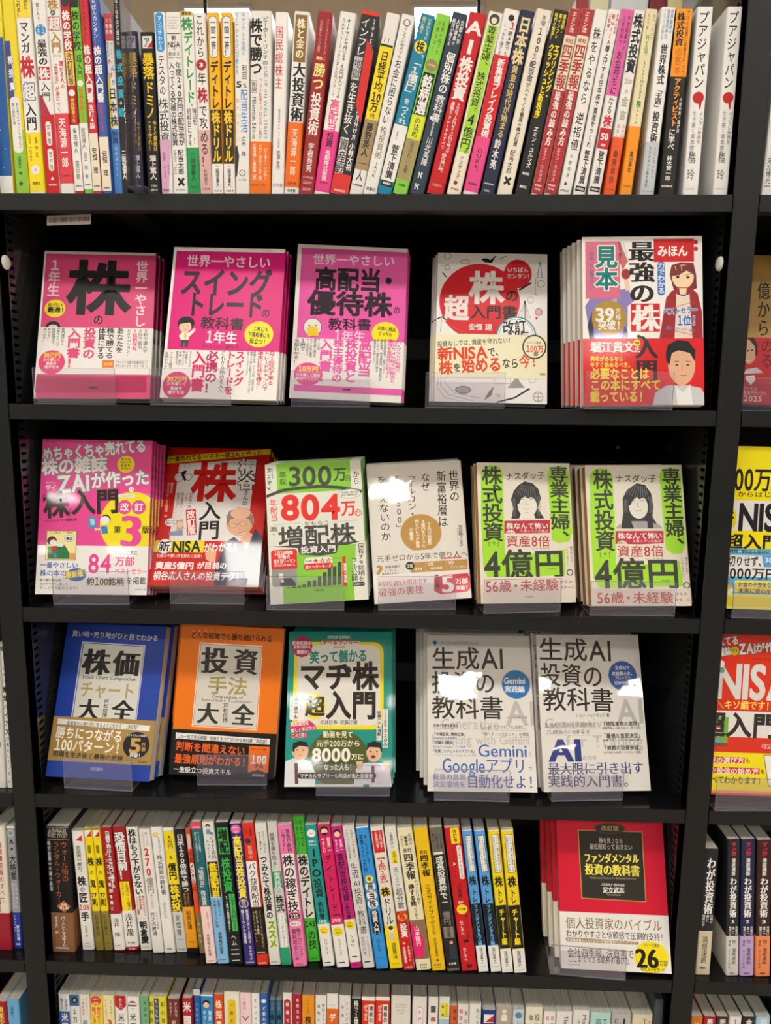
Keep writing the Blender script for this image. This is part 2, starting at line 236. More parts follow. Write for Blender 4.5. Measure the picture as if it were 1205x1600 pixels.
# printed items in 0.1 mm on the face of each book: T text, P patch, R rounded patch, C disc, S star badge, B paper band, O end of band
FACE_BOOKS={
'K1':({"row":2,"o":[-0.4226,0.0163,0.0074],"a":[0.106,0.34,0.0065],"w":148.1,"h":210.1,"t":15,"side":"r","bg":7,"sp":16,"pg":17,"coat":0},[
["P",0,[24,3,1478,3,1478,2061,24,2061]],
["T","1年生",152,1988,152,1435,163,1,"b",-1,1],
["T","株",326,1577,1165,1577,820,2,"k",-1,0],
["T","の",692,1109,829,1109,166,2,"b",-1,0],
["T","世界一やさし",1300,1979,1300,1013,164,3,"b",-1,1],
["C",4,191,1261,135,128],
["T","再入門にも",97,1312,300,1312,53,2,"b",-1,0],
["T","最適！",91,1242,317,1242,86,2,"k",-1,0],
["C",5,182,1003,92,77],
["C",6,183,985,64,46],
["B",7,334,992],
["T","5秒で選んで",1387,987,1387,631,64,2,"m",-1,1],
["T","5分で取引",1315,985,1315,691,64,2,"m",-1,1],
["T","5銘柄保有",1247,984,1247,671,64,0,"b",-1,1],
["T","だからカンタン！",1172,982,1172,590,55,2,"m",-1,1],
["T","あなたを",1055,997,1055,630,100,2,"b",-1,1],
["T","株で勝てる",928,994,928,556,107,2,"b",-1,1],
["T","体質にする",818,991,818,552,101,2,"b",-1,1],
["T","投資の",662,987,662,548,163,0,"k",-1,1],
["T","入門書！",464,983,464,418,172,0,"k",-1,1],
["T","銘柄選びから",317,988,317,734,46,2,"m",-1,1],
["T","売買タイミング、",255,987,255,696,46,2,"m",-1,1],
["T","銘柄管理まで、",197,985,197,712,47,2,"m",-1,1],
["T","わかる！",140,984,140,801,47,2,"m",-1,1],
["T","見つかる！",83,982,83,781,47,2,"m",-1,1],
["S",8,198,497,174,40,93],
["T","30万円",89,600,309,600,79,9,"k",-1,0],
["T","から楽しく",89,536,307,536,53,10,"b",-1,0],
["T","資産を",126,482,265,482,57,10,"b",-1,0],
["T","増やせる",105,429,301,429,50,10,"b",-1,0],
["P",11,[845,426,994,426,994,531,845,531]],
["T","上達の近道！",858,481,982,481,46,12,"b",-1,0],
["P",13,[989,423,1425,423,1425,536,989,536]],
["P",7,[992,426,1422,426,1422,533,992,533]],
["T","「オリジナル取引記録日誌」",1002,503,1407,503,45,2,"m",-1,0],
["T","ダウンロードサービス つき",1009,455,1385,455,42,2,"m",-1,0],
["O"],
["P",14,[15,82,1426,82,1426,310,15,310]],
["T","▰▰",690,163,801,163,69,15,"k",-1,0],
]),
'K2':({"row":2,"o":[-0.2516,-0.0003,0.0083],"a":[0.0114,0.3387,-0.0159],"w":148.4,"h":210.6,"t":15,"side":"r","bg":7,"sp":34,"pg":17,"coat":0},[
["P",18,[37,177,1481,177,1481,2049,37,2049]],
["T","世界一やさしい",183,1910,1297,1905,180,19,"b",-1,0],
["T","スイング",121,1610,1329,1603,421,20,"k",-1,0],
["T","トレード",230,1295,1248,1294,372,21,"k",-1,0],
["T","の",1217,1189,1337,1189,139,21,"b",-1,0],
["T","教科書",437,1037,1008,1027,179,21,"b",-1,0],
["T","1年生",521,844,930,832,177,10,"b",-1,0],
["T","株トレーダー＆ブロガー",488,703,766,703,35,21,"m",-1,0],
["T","ロット",781,710,969,710,67,21,"b",-1,0],
["C",22,251,1023,110,94],
["C",23,244,974,79,81],
["P",22,[149,1004,189,1071,327,1071,355,1010,284,1032]],
["P",24,[171,843,205,892,297,895,354,937,374,913,302,830,306,790,207,787]],
["P",25,[239,885,267,886,276,813,246,812]],
["P",26,[202,792,305,795,299,693,261,692,250,764,239,692,205,691]],
["C",23,362,932,21,23],
["P",2,[204,990,224,990,223,996,204,996]],
["P",2,[265,991,285,992,285,998,265,998]],
["P",27,[235,930,270,931,270,938,235,937]],
["C",28,1205,891,186,179],
["T","上昇にも",1124,974,1328,955,71,2,"b",-1,0],
["T","下落相場にも",1062,892,1355,873,74,2,"b",-1,0],
["T","役立つ！",1090,804,1301,786,80,2,"b",-1,0],
["B",7,0,656],
["T","月1回必ず来る",1394,662,1394,203,77,29,"b",-1,1],
["T","トレードチャンスで",1326,660,1326,125,74,29,"b",-1,1],
["T","確実に利益を積る！",1246,658,1246,137,74,29,"b",-1,1],
["T","移動平均線、ライン分析、日経平均を",1171,656,1171,119,35,2,"m",-1,1],
["T","駆使して稼ぐ行動タイミングをつかむ",1129,654,1129,87,35,2,"m",-1,1],
["T","実際トレードできるようになる！",1088,653,1088,317,30,2,"m",-1,1],
["T","スイング",987,658,987,182,122,30,"k",-1,1],
["T","トレードを",868,654,868,63,125,30,"k",-1,1],
["T","これから始める人へ",770,651,770,75,68,2,"m",-1,1],
["T","必携の！",628,647,628,70,164,31,"k",-1,1],
["T","入門書",462,642,462,95,179,30,"k",-1,1],
["T","テクニカル分析",346,639,346,418,33,2,"m",-1,1],
["T","の基礎から",296,637,296,463,33,2,"m",-1,1],
["T","買いタイミング、",256,636,256,415,33,2,"m",-1,1],
["T","利確・損切",213,635,213,445,33,2,"m",-1,1],
["T","銘柄選びまで",172,634,172,444,33,2,"m",-1,1],
["T","この1冊で",100,623,100,378,51,2,"m",-1,1],
["T","全部わかる！",40,622,40,361,51,2,"m",-1,1],
["C",32,203,170,179,186],
["T","30万円",68,252,330,252,81,33,"k",-1,0],
["T","から楽しく",77,190,328,190,50,10,"b",-1,0],
["T","資産を",125,131,281,131,53,10,"b",-1,0],
["T","増やせる",93,75,316,75,53,10,"b",-1,0],
["O"],
]),
'K3':({"row":2,"o":[-0.093,0.0371,0.0097],"a":[0.0311,0.2254,-0.0373],"w":147.9,"h":209.8,"t":17,"side":"r","bg":7,"sp":44,"pg":17,"coat":0},[
["P",35,[55,96,1476,96,1476,2046,55,2046]],
["T","世界一やさしい",208,1897,1307,1916,155,36,"b",-1,0],
["T","高配当・",247,1632,1326,1647,333,2,"k",-1,0],
["T","優待株",170,1301,1297,1316,349,37,"k",-1,0],
["T","の",1316,1250,1407,1250,121,2,"b",-1,0],
["T","教科書",459,1019,1033,1034,173,37,"b",-1,0],
["T","1年生",543,867,965,866,164,36,"m",-1,0],
["C",38,256,964,123,125],
["C",39,256,964,116,118],
["P",40,[185,951,252,981,329,959,339,855,203,839]],
["C",2,212,984,10,10],
["C",2,298,993,10,10],
["C",28,1221,924,179,157],
["T","お金と商品",1115,1001,1360,980,62,2,"b",-1,0],
["T","どっちも",1130,928,1313,912,62,2,"b",-1,0],
["B",7,184,816],
["T","ハイブリッド投資で",1407,833,1407,409,76,41,"b",-1,1],
["T","利回り4％超えの配当と",1344,846,1344,262,73,41,"b",-1,1],
["T","優待を毎年受け取る！",1287,851,1287,317,69,41,"b",-1,1],
["T","高配当会社四季報で、財務チェックし",1228,848,1228,380,36,2,"m",-1,1],
["T","増配銘柄、配当貴族株、優待銘柄を",1183,845,1183,276,36,2,"m",-1,1],
["T","使いこなして、資産を安定的に増やそ",1133,842,1133,391,37,2,"m",-1,1],
["T","高額投資を実現しよう！",1092,839,1092,507,33,2,"m",-1,1],
["T","高配当",966,844,966,329,175,42,"k",-1,1],
["T","株投資と",787,833,787,240,168,42,"k",-1,1],
["T","株主優待の",613,823,613,237,142,42,"k",-1,1],
["T","入門書！",452,814,452,226,170,42,"k",-1,1],
["T","NISA活用、",349,821,349,631,38,2,"m",-1,1],
["T","高配当株の選び方、",302,818,302,525,41,2,"m",-1,1],
["T","おすすめ株主優待、",250,815,250,522,38,2,"m",-1,1],
["T","AI活用術まで",204,813,204,570,38,2,"m",-1,1],
["T","1冊で",141,809,141,636,72,2,"m",-1,1],
["T","全部わかる！",62,804,62,458,72,2,"m",-1,1],
["C",43,230,329,187,155],
["T","10万円",98,398,362,398,83,12,"k",-1,0],
["T","から楽しく配当",72,316,392,316,52,10,"b",-1,0],
["T","優待がもらえる！",68,263,377,263,48,10,"b",-1,0],
["O"],
["T","▰▰",696,159,804,159,71,15,"k",-1,0],
["P",7,[59,88,1452,88,1452,5,59,5]],
]),
'K4':({"row":2,"o":[0.0975,0.0445,0.0078],"a":[-0.009,0.2927,-0.0147],"w":147.8,"h":209.7,"t":15,"side":"l","bg":50,"sp":63,"pg":17,"coat":0},[
["C",45,576,1405,539,539],
["C",45,1085,1808,187,205],
["P",45,[900,1841,765,1875,1005,1503,1105,1505]],
["T","いちばん",942,1865,1226,1865,79,10,"b",-1,0],
["T","カンタン！",938,1776,1252,1776,79,10,"b",-1,0],
["T","株",430,1605,903,1605,485,46,"k",-1,0],
["T","の",917,1494,1097,1494,188,2,"b",-1,0],
["T","超",100,1309,441,1309,370,46,"k",-1,0],
["T","入門書",454,1257,1083,1257,206,2,"b",-1,0],
["T","安恒 理",436,1043,749,1043,101,10,"b",-1,0],
["P",2,[586,2017,629,1972,730,1956,763,2055,797,2064,780,2046,738,2027,713,2000,662,2027]],
["P",2,[833,2007,933,2062,929,2069,829,2014]],
["P",2,[1379,1991,1340,1759,1347,1758,1386,1990]],
["P",2,[1379,1990,1407,1759,1414,1760,1386,1991]],
["P",2,[1344,1756,1410,1757,1410,1762,1344,1761]],
["P",47,[1324,1749,1310,1509,1317,1508,1331,1749]],
["C",48,1330,1518,13,14],
["P",2,[1111,1566,1276,1676,1263,1696,1098,1586]],
["P",2,[63,1807,124,1736,135,1745,74,1816]],
["P",2,[42,1899,179,1901,179,1906,42,1905]],
["C",49,136,1885,38,40],
["C",50,136,1885,29,31],
["C",51,134,2048,48,51],
["C",50,134,2048,39,42],
["C",47,374,1969,61,36],
["C",50,374,1969,54,29],
["C",13,1395,1670,50,53],
["C",50,1395,1670,43,46],
["P",2,[1176,1417,1179,1167,1189,1167,1186,1417]],
["P",2,[1180,1417,1090,1184,1093,1182,1183,1416]],
["P",2,[1179,1417,1124,1166,1127,1166,1183,1416]],
["P",2,[1179,1416,1257,1168,1260,1169,1183,1417]],
["P",2,[1179,1417,1224,1168,1227,1168,1183,1417]],
["C",2,1181,1408,15,16],
["C",52,1256,1436,43,46],
["C",50,1256,1436,38,41],
["C",2,1366,1269,50,53],
["C",53,1366,1269,43,46],
["P",54,[1325,1206,1358,1189,1326,1152]],
["P",2,[74,1161,59,962,64,961,79,1161]],
["P",2,[12,1134,80,1171,72,1186,4,1149]],
["P",2,[71,1172,131,1128,141,1142,81,1186]],
["P",51,[145,1070,368,967,369,970,146,1073]],
["P",51,[161,1090,162,982,165,982,164,1090]],
["C",55,1070,915,268,286],
["C",56,1070,915,251,268],
["C",55,1070,915,234,250],
["C",56,1070,915,227,243],
["T","改訂",884,1044,1202,1069,188,2,"b",-1,0],
["T","4版",911,915,1245,915,161,2,"b",-1,0],
["B",57,336,942],
["T","投資なしでは、資産を守れない！",25,789,1003,868,90,58,"m",-1,0],
["T","新NISA",30,653,694,699,189,59,"k",-1,0],
["T","で、",694,690,854,712,143,58,"b",-1,0],
["T","株",50,467,238,467,199,59,"k",-1,0],
["T","を",238,471,349,471,126,58,"b",-1,0],
["T","始める",349,500,881,534,215,59,"k",-1,0],
["T","なら",884,546,1107,546,152,58,"b",-1,0],
["T","今！",1107,567,1348,592,205,59,"b",-1,0],
["C",60,1310,778,160,171],
["C",57,1310,778,140,150],
["T","シリーズ累計",1204,835,1399,835,43,58,"m",-1,0],
["T","100万",1200,752,1433,752,103,59,"b",-1,0],
["T","部",1298,681,1364,681,61,58,"b",-1,0],
["T","高橋書店",1380,404,1458,404,32,2,"m",-1,0],
["O"],
["P",47,[49,328,33,201,38,201,54,328]],
["P",47,[34,199,138,58,142,61,38,202]],
["P",47,[139,57,413,-23,415,-18,141,62]],
["P",47,[83,329,76,221,81,220,88,329]],
["P",47,[76,219,189,96,193,100,80,222]],
["P",47,[190,95,515,17,516,22,192,100]],
["P",47,[134,331,135,259,140,259,140,331]],
["P",47,[136,257,274,117,278,121,140,260]],
["P",47,[276,116,599,56,600,61,277,121]],
["C",47,378,167,105,54],
["C",61,378,167,92,40],
["P",49,[651,24,717,152,784,226,751,100]],
["P",51,[960,205,1076,361,1186,213]],
["P",2,[823,-8,1058,63,1051,86,816,15]],
["P",2,[1061,65,1260,196,1246,216,1048,84]],
["T","☆",810,103,878,103,64,47,"r",-1,0],
["C",2,1362,94,66,71],
["C",50,1362,94,60,64],
["P",2,[1301,90,1424,94,1424,99,1301,95]],
["P",2,[1359,160,1360,29,1366,29,1364,160]],
["P",2,[1320,135,1412,138,1412,143,1320,140]],
["P",2,[1321,46,1413,49,1412,54,1321,51]],
["C",48,1285,332,50,53],
["C",50,1285,332,43,46],
["P",62,[782,260,1002,260,1002,343,782,343]],
["P",50,[789,267,995,267,995,336,789,336]],
]),
'K5':({"row":2,"o":[0.2802,-0.0073,0.004],"a":[0.006,0.1699,0.014],"w":148.5,"h":210.8,"t":14,"side":"r","bg":50,"sp":10,"pg":17,"coat":0},[
["P",64,[118,1376,458,1443,560,1459,642,1305,557,1236,553,995,517,831,91,832,30,1238]],
["P",65,[320,1306,422,1340,449,839,296,840]],
["P",66,[510,1579,561,1596,593,1442,534,1425]],
["C",67,537,1639,57,65],
["P",68,[60,996,114,1169,142,832,83,832]],
["P",68,[519,995,553,926,560,830,483,831]],
["P",69,[466,2039,564,1800,495,1682,431,1920]],
["P",70,[1076,1627,1102,1746,1220,1780,1371,1770,1403,1626,1411,1455,1301,1404,1133,1405]],
["C",71,1239,1601,134,150],
["P",70,[1085,1678,1169,1743,1320,1742,1395,1643,1370,1626,1286,1677,1185,1618,1101,1610]],
["C",72,1176,1596,22,15],
["C",72,1302,1592,22,15],
["P",73,[1142,1632,1201,1615,1203,1622,1144,1639]],
["P",73,[1279,1614,1338,1636,1335,1643,1276,1621]],
["P",74,[1139,1728,1156,1677,1165,1679,1148,1731]],
["P",74,[1215,1737,1223,1677,1232,1678,1224,1738]],
["P",75,[1031,1337,1099,1422,1184,1465,1335,1464,1419,1387,1469,1164,1476,828,942,829]],
["P",76,[1158,1388,1318,1387,1349,828,1129,829]],
["P",77,[1164,1381,1240,1355,1245,1369,1169,1395]],
["P",77,[1245,1355,1329,1389,1324,1403,1239,1369]],
["P",71,[1192,1456,1285,1456,1276,1387,1200,1388]],
["T","最強の",735,2054,735,1270,320,78,"S",-1,1],
["P",79,[594,916,951,916,951,1267,594,1267]],
["T","株",606,1089,953,1089,353,10,"S",-1,0],
["T","入門",739,891,739,299,324,80,"S",-1,1],
["R",81,926,1368,1018,1790],
["T","力でわかる",973,1781,973,1389,91,10,"b",-1,1],
["P",82,[883,1787,1379,1787,1379,2076,883,2076]],
["T","みほん",927,1924,1304,1924,149,10,"k",-1,0],
["C",83,1402,2032,28,29],
["C",83,1402,1948,28,29],
["P",84,[37,1331,465,1331,465,2050,37,2050]],
["T","ご自由にご覧下さい",115,1981,115,1444,64,85,"m",-1,1],
["T","見本",297,1997,297,1443,279,86,"k",7,1],
["P",48,[506,2038,570,1783,575,1784,511,2039]],
["T","売れて億り人",466,2039,466,1767,40,2,"m",-1,1],
["C",87,325,1091,214,217],
["T","39",156,1137,394,1137,190,10,"k",-1,0],
["T","万",403,1176,471,1176,72,10,"b",-1,0],
["T","部",402,1102,470,1102,72,10,"b",-1,0],
["T","突破！",188,1004,477,1004,131,10,"b",-1,0],
["P",88,[989,1179,1378,1281,1376,1288,987,1186]],
["P",88,[993,955,1382,859,1384,866,995,962]],
["T","ベストセラー",988,1166,1418,1190,96,89,"k",10,0],
["T","1位！",1164,1053,1401,1052,134,89,"k",10,0],
["T","週刊ベストセラー調べ",1028,967,1383,923,45,90,"m",-1,0],
["B",91,0,832],
["C",92,665,778,41,42],
["T","推薦",636,778,695,778,35,2,"b",-1,0],
["T","堀江貴文",89,727,632,727,143,10,"S",-1,0],
["T","氏",631,696,703,696,80,10,"b",-1,0],
["T","興味があるなら",87,582,497,582,70,93,"b",-1,0],
["T","今すぐ始めるべき。",85,505,590,505,73,93,"b",-1,0],
["T","入門",781,873,781,281,281,94,"S",-1,1],
["T","必要なことは",87,395,810,395,147,93,"k",-1,0],
["T","この本にすべて",84,255,954,255,147,93,"k",-1,0],
["T","載っている！",82,109,747,109,148,93,"k",-1,0],
["P",95,[849,4,885,158,1022,246,1295,246,1448,210,1482,140,1481,3]],
["C",96,1211,508,167,261],
["P",97,[1017,647,1043,751,1163,811,1298,794,1382,681,1373,542,1314,646,1179,681,1093,647,1058,490,1021,560]],
["P",98,[1125,246,1226,158,1312,263,1345,3,1157,4]],
["C",99,1152,499,20,10],
["C",99,1288,499,20,10],
["P",100,[1194,363,1270,363,1270,373,1194,373]],
["P",99,[1118,539,1178,542,1178,550,1118,546]],
["P",99,[1262,542,1322,535,1323,542,1263,549]],
["P",101,[1216,499,1207,430,1215,429,1224,498]],
["O"],
]),
'L1':({"row":3,"o":[-0.4376,0.0173,-0.2544],"a":[0.0613,0.2254,-0.009],"w":149.8,"h":212.5,"t":9,"side":"r","bg":109,"sp":128,"pg":17,"coat":0},[
["T","めちゃくちゃ売れてる",5,1903,1408,2064,204,102,"k",103,0],
["T","株の雑誌",3,1731,890,1796,233,102,"k",103,0],
["C",104,1147,1791,120,118],
["T","オール",1075,1860,1204,1860,45,2,"b",-1,0],
["T","カラーで",1069,1817,1219,1817,45,2,"b",-1,0],
["T","わかり",1079,1774,1208,1774,45,2,"b",-1,0],
["T","やすい！",1082,1730,1219,1730,45,2,"b",-1,0],
["T","ダイヤモンド",71,1518,211,1518,35,102,"m",-1,0],
["T","ザイ",65,1457,217,1457,80,102,"b",-1,0],
["T","ZAi",224,1501,663,1541,269,102,"k",103,0],
["T","が作った",680,1550,1474,1621,227,102,"k",103,0],
["C",105,1258,970,432,441],
["T","株",50,1204,400,1234,374,106,"k",-1,0],
["T","入門",426,1252,1081,1290,358,106,"k",-1,0],
["P",106,[44,1340,70,1342,69,1349,44,1347]],
["P",106,[41,1343,48,1248,55,1248,47,1343]],
["P",106,[413,1164,420,1068,427,1069,420,1165]],
["P",106,[395,1061,424,1065,423,1072,394,1068]],
["T","ダイヤモンド・ザイ編集部 編",84,990,508,1022,42,2,"m",-1,0],
["R",10,1056,1327,1291,1377],
["T","いちばんビギナー",1066,1352,1281,1352,32,107,"m",-1,0],
["C",10,1233,1444,34,35],
["C",2,1221,1449,5,5],
["C",2,1245,1449,5,5],
["C",108,1151,1198,96,98],
["C",108,1344,1200,97,98],
["T","改",1091,1198,1211,1198,119,10,"b",-1,0],
["T","訂",1284,1200,1405,1200,120,10,"b",-1,0],
["T","第",1015,889,1115,889,102,106,"b",-1,0],
["T","3",1107,882,1401,882,495,109,"S",-1,0],
["T","版",1400,892,1499,892,103,106,"b",-1,0],
["C",38,901,1029,69,60],
["C",10,893,1015,65,56],
["P",110,[660,1062,763,1054,787,905,684,895]],
["P",111,[687,1036,747,1031,759,949,703,943]],
["P",112,[837,932,923,941,945,835,859,826]],
["P",113,[753,905,838,905,840,879,763,869]],
["P",114,[2,2,1496,2,1496,663,2,663]],
["P",115,[114,462,524,462,524,865,114,865]],
["P",116,[123,471,515,471,515,856,123,856]],
["T","「この家は？」「悪材」",137,835,490,835,32,117,"m",-1,0],
["P",118,[140,646,267,655,334,700,388,638,443,550,437,480,147,479]],
["P",119,[434,559,511,560,514,477,437,476]],
["C",120,193,725,65,60],
["C",10,211,699,48,42],
["P",121,[182,646,242,655,269,603,203,558]],
["C",2,420,758,65,46],
["C",10,420,758,62,42],
["T","優益",379,758,464,758,49,2,"b",-1,0],
["R",10,265,647,353,699],
["P",2,[236,600,320,627,319,632,235,605]],
["P",122,[220,558,254,558,274,488,240,488]],
["T","84",688,428,1008,428,302,109,"b",-1,0],
["T","シリーズ累計",1061,580,1347,580,53,106,"m",-1,0],
["P",106,[1049,597,1051,553,1056,553,1054,598]],
["P",106,[1054,547,1348,548,1348,554,1054,552]],
["T","万部",1050,456,1318,456,135,109,"b",-1,0],
["T","ベストセラー",1047,323,1491,323,89,109,"b",-1,0],
["T","一番やさしい",48,394,561,394,88,123,"b",-1,0],
["T","株の本の",52,288,411,288,92,123,"b",-1,0],
["C",124,541,268,134,89],
["T","最新版！",395,258,685,303,100,125,"k",126,0],
["T","約100銘柄",682,179,1185,179,114,106,"b",-1,0],
["T","を掲載",1210,194,1480,194,107,106,"m",-1,0],
["P",127,[685,119,1196,119,1196,129,685,129]],
["T","株で勝つ方法を",56,192,346,192,46,2,"m",-1,0],
["T","わかりやすく、楽しく、",58,139,460,139,46,2,"m",-1,0],
["T","たっぷりで紹介します！",60,86,575,86,46,2,"m",-1,0],
["T","ダイヤモンド社",1338,76,1486,76,29,2,"m",-1,0],
]),
'L2':({"row":3,"o":[-0.2892,0.0315,-0.2434],"a":[0.0354,0.5693,-0.0085],"w":152.1,"h":215.8,"t":10,"side":"r","bg":131,"sp":155,"pg":17,"coat":0},[
["P",40,[2,2007,1511,2156,1519,2069,2,1880]],
["T","一番売れてる",28,1959,509,2008,99,129,"b",-1,0],
["T","月刊",535,2010,595,2010,43,129,"m",-1,0],
["T","マネー誌ZAiと作った",602,2020,1396,2092,95,129,"b",-1,0],
["P",130,[191,1884,1319,1986,1281,676,207,659]],
["T","株",407,1597,1065,1597,651,131,"k",-1,0],
["T","桐谷",1199,1984,1212,1482,255,132,"k",133,1],
["T","さんの",1213,1473,1212,1220,77,78,"b",-1,1],
["T","入門",718,1285,754,685,321,78,"b",-1,1],
["C",51,306,1854,44,43],
["C",130,306,1854,37,35],
["C",13,212,1663,71,76],
["C",130,212,1663,62,67],
["C",13,352,1669,54,61],
["C",130,352,1669,47,54],
["P",38,[236,1740,290,1780,318,1761,284,1693,327,1627,305,1598,253,1673]],
["T","日本株一筋",424,1416,427,1169,50,134,"m",-1,1],
["T","40年の",362,1415,362,1270,47,134,"m",-1,1],
["T","株主優待＆",300,1414,311,1166,47,134,"m",-1,1],
["T","配当生活！",240,1413,253,1165,47,134,"m",-1,1],
["T","桐谷広人",128,1575,135,1396,44,135,"m",-1,1],
["T","ダイヤモンド・ザイ編集部 編",77,1574,107,1025,43,135,"m",-1,1],
["P",131,[381,1140,520,1152,584,763,448,743]],
["T","改訂版",451,1132,516,762,115,132,"k",-1,1],
["C",49,192,945,85,65],
["C",136,192,945,80,60],
["T","株はやっぱり",119,963,263,963,31,2,"m",-1,0],
["T","優待ですね",131,925,262,925,31,2,"m",-1,0],
["P",137,[262,973,358,993,393,849,302,794]],
["C",113,328,911,49,50],
["P",138,[188,792,379,831,391,742,196,738]],
["C",139,1173,971,195,222],
["P",140,[972,1041,1004,1133,1132,1191,1267,1175,1353,1048,1358,902,1299,1010,1163,1044,1034,1005,1004,896]],
["C",141,1166,1099,141,88],
["P",142,[1013,900,1263,950,1262,959,1011,910]],
["C",143,1077,906,56,36],
["C",141,1077,906,49,29],
["C",143,1223,936,56,36],
["C",141,1223,936,49,29],
["P",144,[1175,768,1278,802,1275,812,1171,778]],
["P",145,[1164,787,1276,821,1274,829,1162,794]],
["P",146,[1160,879,1190,825,1195,829,1165,882]],
["P",147,[882,157,923,364,990,645,1111,736,1290,579,1403,867,1504,743,1519,426,1519,23,915,13]],
["P",139,[1195,720,1311,527,1370,776,1317,811]],
["P",148,[1231,685,1321,509,1411,777,1439,742,1344,440]],
["P",139,[732,482,787,571,890,520,891,363,829,345,758,396]],
["P",149,[3,491,707,491,707,664,3,664]],
["C",150,156,578,107,116],
["C",151,156,578,100,109],
["T","新",72,578,234,578,163,2,"b",-1,0],
["T","NISA",267,571,662,595,195,2,"k",-1,0],
["T","がわかる！",707,561,1175,586,138,152,"k",-1,0],
["T","仕組みや使い方を新たに伝授！",69,438,704,438,56,153,"b",-1,0],
["T","資産5億円",65,294,601,294,114,152,"k",-1,0],
["T","が目前の",641,302,1059,302,107,152,"k",-1,0],
["T","桐谷広人さんの投資テク！",64,145,1251,145,133,154,"b",-1,0],
]),
'L3':({"row":3,"o":[-0.1162,0.0115,-0.2631],"a":[0.0301,0.2338,0.0648],"w":130.8,"h":189.2,"t":17,"side":"r","bg":161,"sp":170,"pg":17,"coat":0},[
["P",156,[153,1483,1155,1483,1155,1889,153,1889]],
["T","Ricky",57,1841,59,1520,64,157,"r",-1,1],
["T","個人投資家",96,1832,96,1690,21,157,"r",-1,1],
["T","年収",236,1789,236,1595,97,157,"m",-1,1],
["T","300",309,1719,908,1703,300,158,"b",-1,0],
["T","万",923,1707,1102,1707,196,158,"b",-1,0],
["C",158,1117,1642,40,41],
["C",156,1117,1642,33,33],
["T","円",1093,1642,1144,1642,42,158,"b",-1,0],
["T","から",1231,1743,1227,1555,93,157,"m",-1,1],
["P",158,[5,1435,234,1507,221,1549,-8,1476]],
["P",158,[229,1506,480,1526,476,1569,226,1550]],
["P",158,[479,1526,744,1533,743,1577,477,1569]],
["P",158,[741,1533,1006,1502,1012,1545,746,1576]],
["P",158,[1004,1502,1290,1434,1300,1476,1014,1544]],
["T","年配当",92,1415,101,1114,99,159,"m",-1,1],
["T","804",182,1301,1002,1273,391,160,"k",-1,0],
["T","万",1000,1239,1207,1239,222,160,"b",-1,0],
["C",160,1232,1167,47,47],
["C",161,1232,1167,38,38],
["T","円",1203,1167,1262,1167,50,160,"b",-1,0],
["C",52,1130,1435,151,66],
["C",162,1130,1435,147,61],
["T","平均年率2.0％超の大型株",1013,1452,1257,1452,33,2,"m",-1,0],
["T","年収で増配前比較！",1018,1417,1248,1417,30,2,"m",-1,0],
["P",13,[85,1065,441,1072,441,1075,85,1068]],
["P",13,[872,1064,1226,1067,1226,1070,872,1066]],
["T","をもらう",491,1057,842,1059,67,157,"r",-1,0],
["T","激・",84,1042,84,904,108,157,"m",-1,1],
["T","増配株",135,887,1186,897,305,158,"b",-1,0],
["B",161,0,776],
["P",158,[16,774,1259,784,932,712,913,634,694,615,435,642,396,738]],
["P",156,[176,3,1127,3,1127,655,176,655]],
["P",156,[395,716,1176,751,1163,535,391,630]],
["P",158,[389,752,942,748,914,641,694,615,421,646]],
["T","投資入門",431,707,910,706,104,163,"b",-1,0],
["R",164,35,232,370,726],
["P",165,[34,466,380,466,380,690,34,690]],
["R",165,35,630,388,726],
["T","1日16時間",80,682,328,682,60,10,"b",-1,0],
["T","労働の",125,627,290,627,60,10,"b",-1,0],
["T","落ち目リーマン",65,570,359,570,60,10,"b",-1,0],
["T","が配当生活を実現した",63,517,354,517,31,10,"m",-1,0],
["P",166,[139,287,191,341,292,343,346,276,351,233,145,244]],
["P",10,[130,348,185,348,185,407,130,407]],
["C",167,173,306,20,20],
["R",162,476,492,854,600],
["T","本当の難易度",489,554,582,554,34,2,"m",-1,0],
["T","★☆☆",590,552,843,552,72,168,"b",-1,0],
["R",165,465,432,855,519],
["T","超イージーモード",488,473,838,473,51,10,"b",-1,0],
["P",158,[229,209,277,208,277,217,229,219]],
["P",158,[300,209,348,208,349,226,301,228]],
["P",158,[369,210,417,209,418,230,370,231]],
["P",158,[434,211,483,210,485,245,436,246]],
["P",158,[503,211,552,210,556,286,507,288]],
["P",158,[572,212,621,211,625,294,576,295]],
["P",158,[641,213,690,212,697,345,648,346]],
["P",158,[709,213,758,212,768,392,718,393]],
["P",158,[771,214,820,213,833,451,784,452]],
["P",158,[840,215,889,214,903,461,854,462]],
["P",158,[907,216,956,215,974,520,924,521]],
["P",165,[972,201,1033,201,1030,592,991,589]],
["T","驚異の増配",1019,499,1019,242,44,10,"b",-1,1],
["P",158,[221,208,1047,189,1047,192,221,211]],
["P",168,[866,569,1004,569,1004,574,866,573]],
["T","年間配当推移",591,158,727,158,28,2,"m",-1,0],
["T","保有79銘柄を",1243,756,1232,245,91,157,"m",-1,1],
["T","フル公開",1146,572,1138,249,87,157,"m",-1,1],
["R",157,1108,183,1272,240],
["T","会員紹介つき",1118,210,1263,210,28,10,"m",-1,0],
["O"],
["P",169,[49,163,669,137,669,141,49,167]],
["P",169,[669,137,1289,118,1289,123,669,141]],
]),
'L4':({"row":3,"o":[0.0226,0.0191,-0.2606],"a":[0.0648,0.2932,0.0634],"w":131.2,"h":189.8,"t":17,"side":"r","bg":174,"sp":180,"pg":17,"coat":1},[
["T","世界の",1198,1763,1185,1327,142,171,"m",-1,1],
["T","新富裕層は",1027,1768,999,980,138,171,"m",-1,1],
["T","なぜ",806,1753,795,1491,122,171,"m",-1,1],
["T","「オルカン・",588,1781,592,1131,137,171,"r",-1,1],
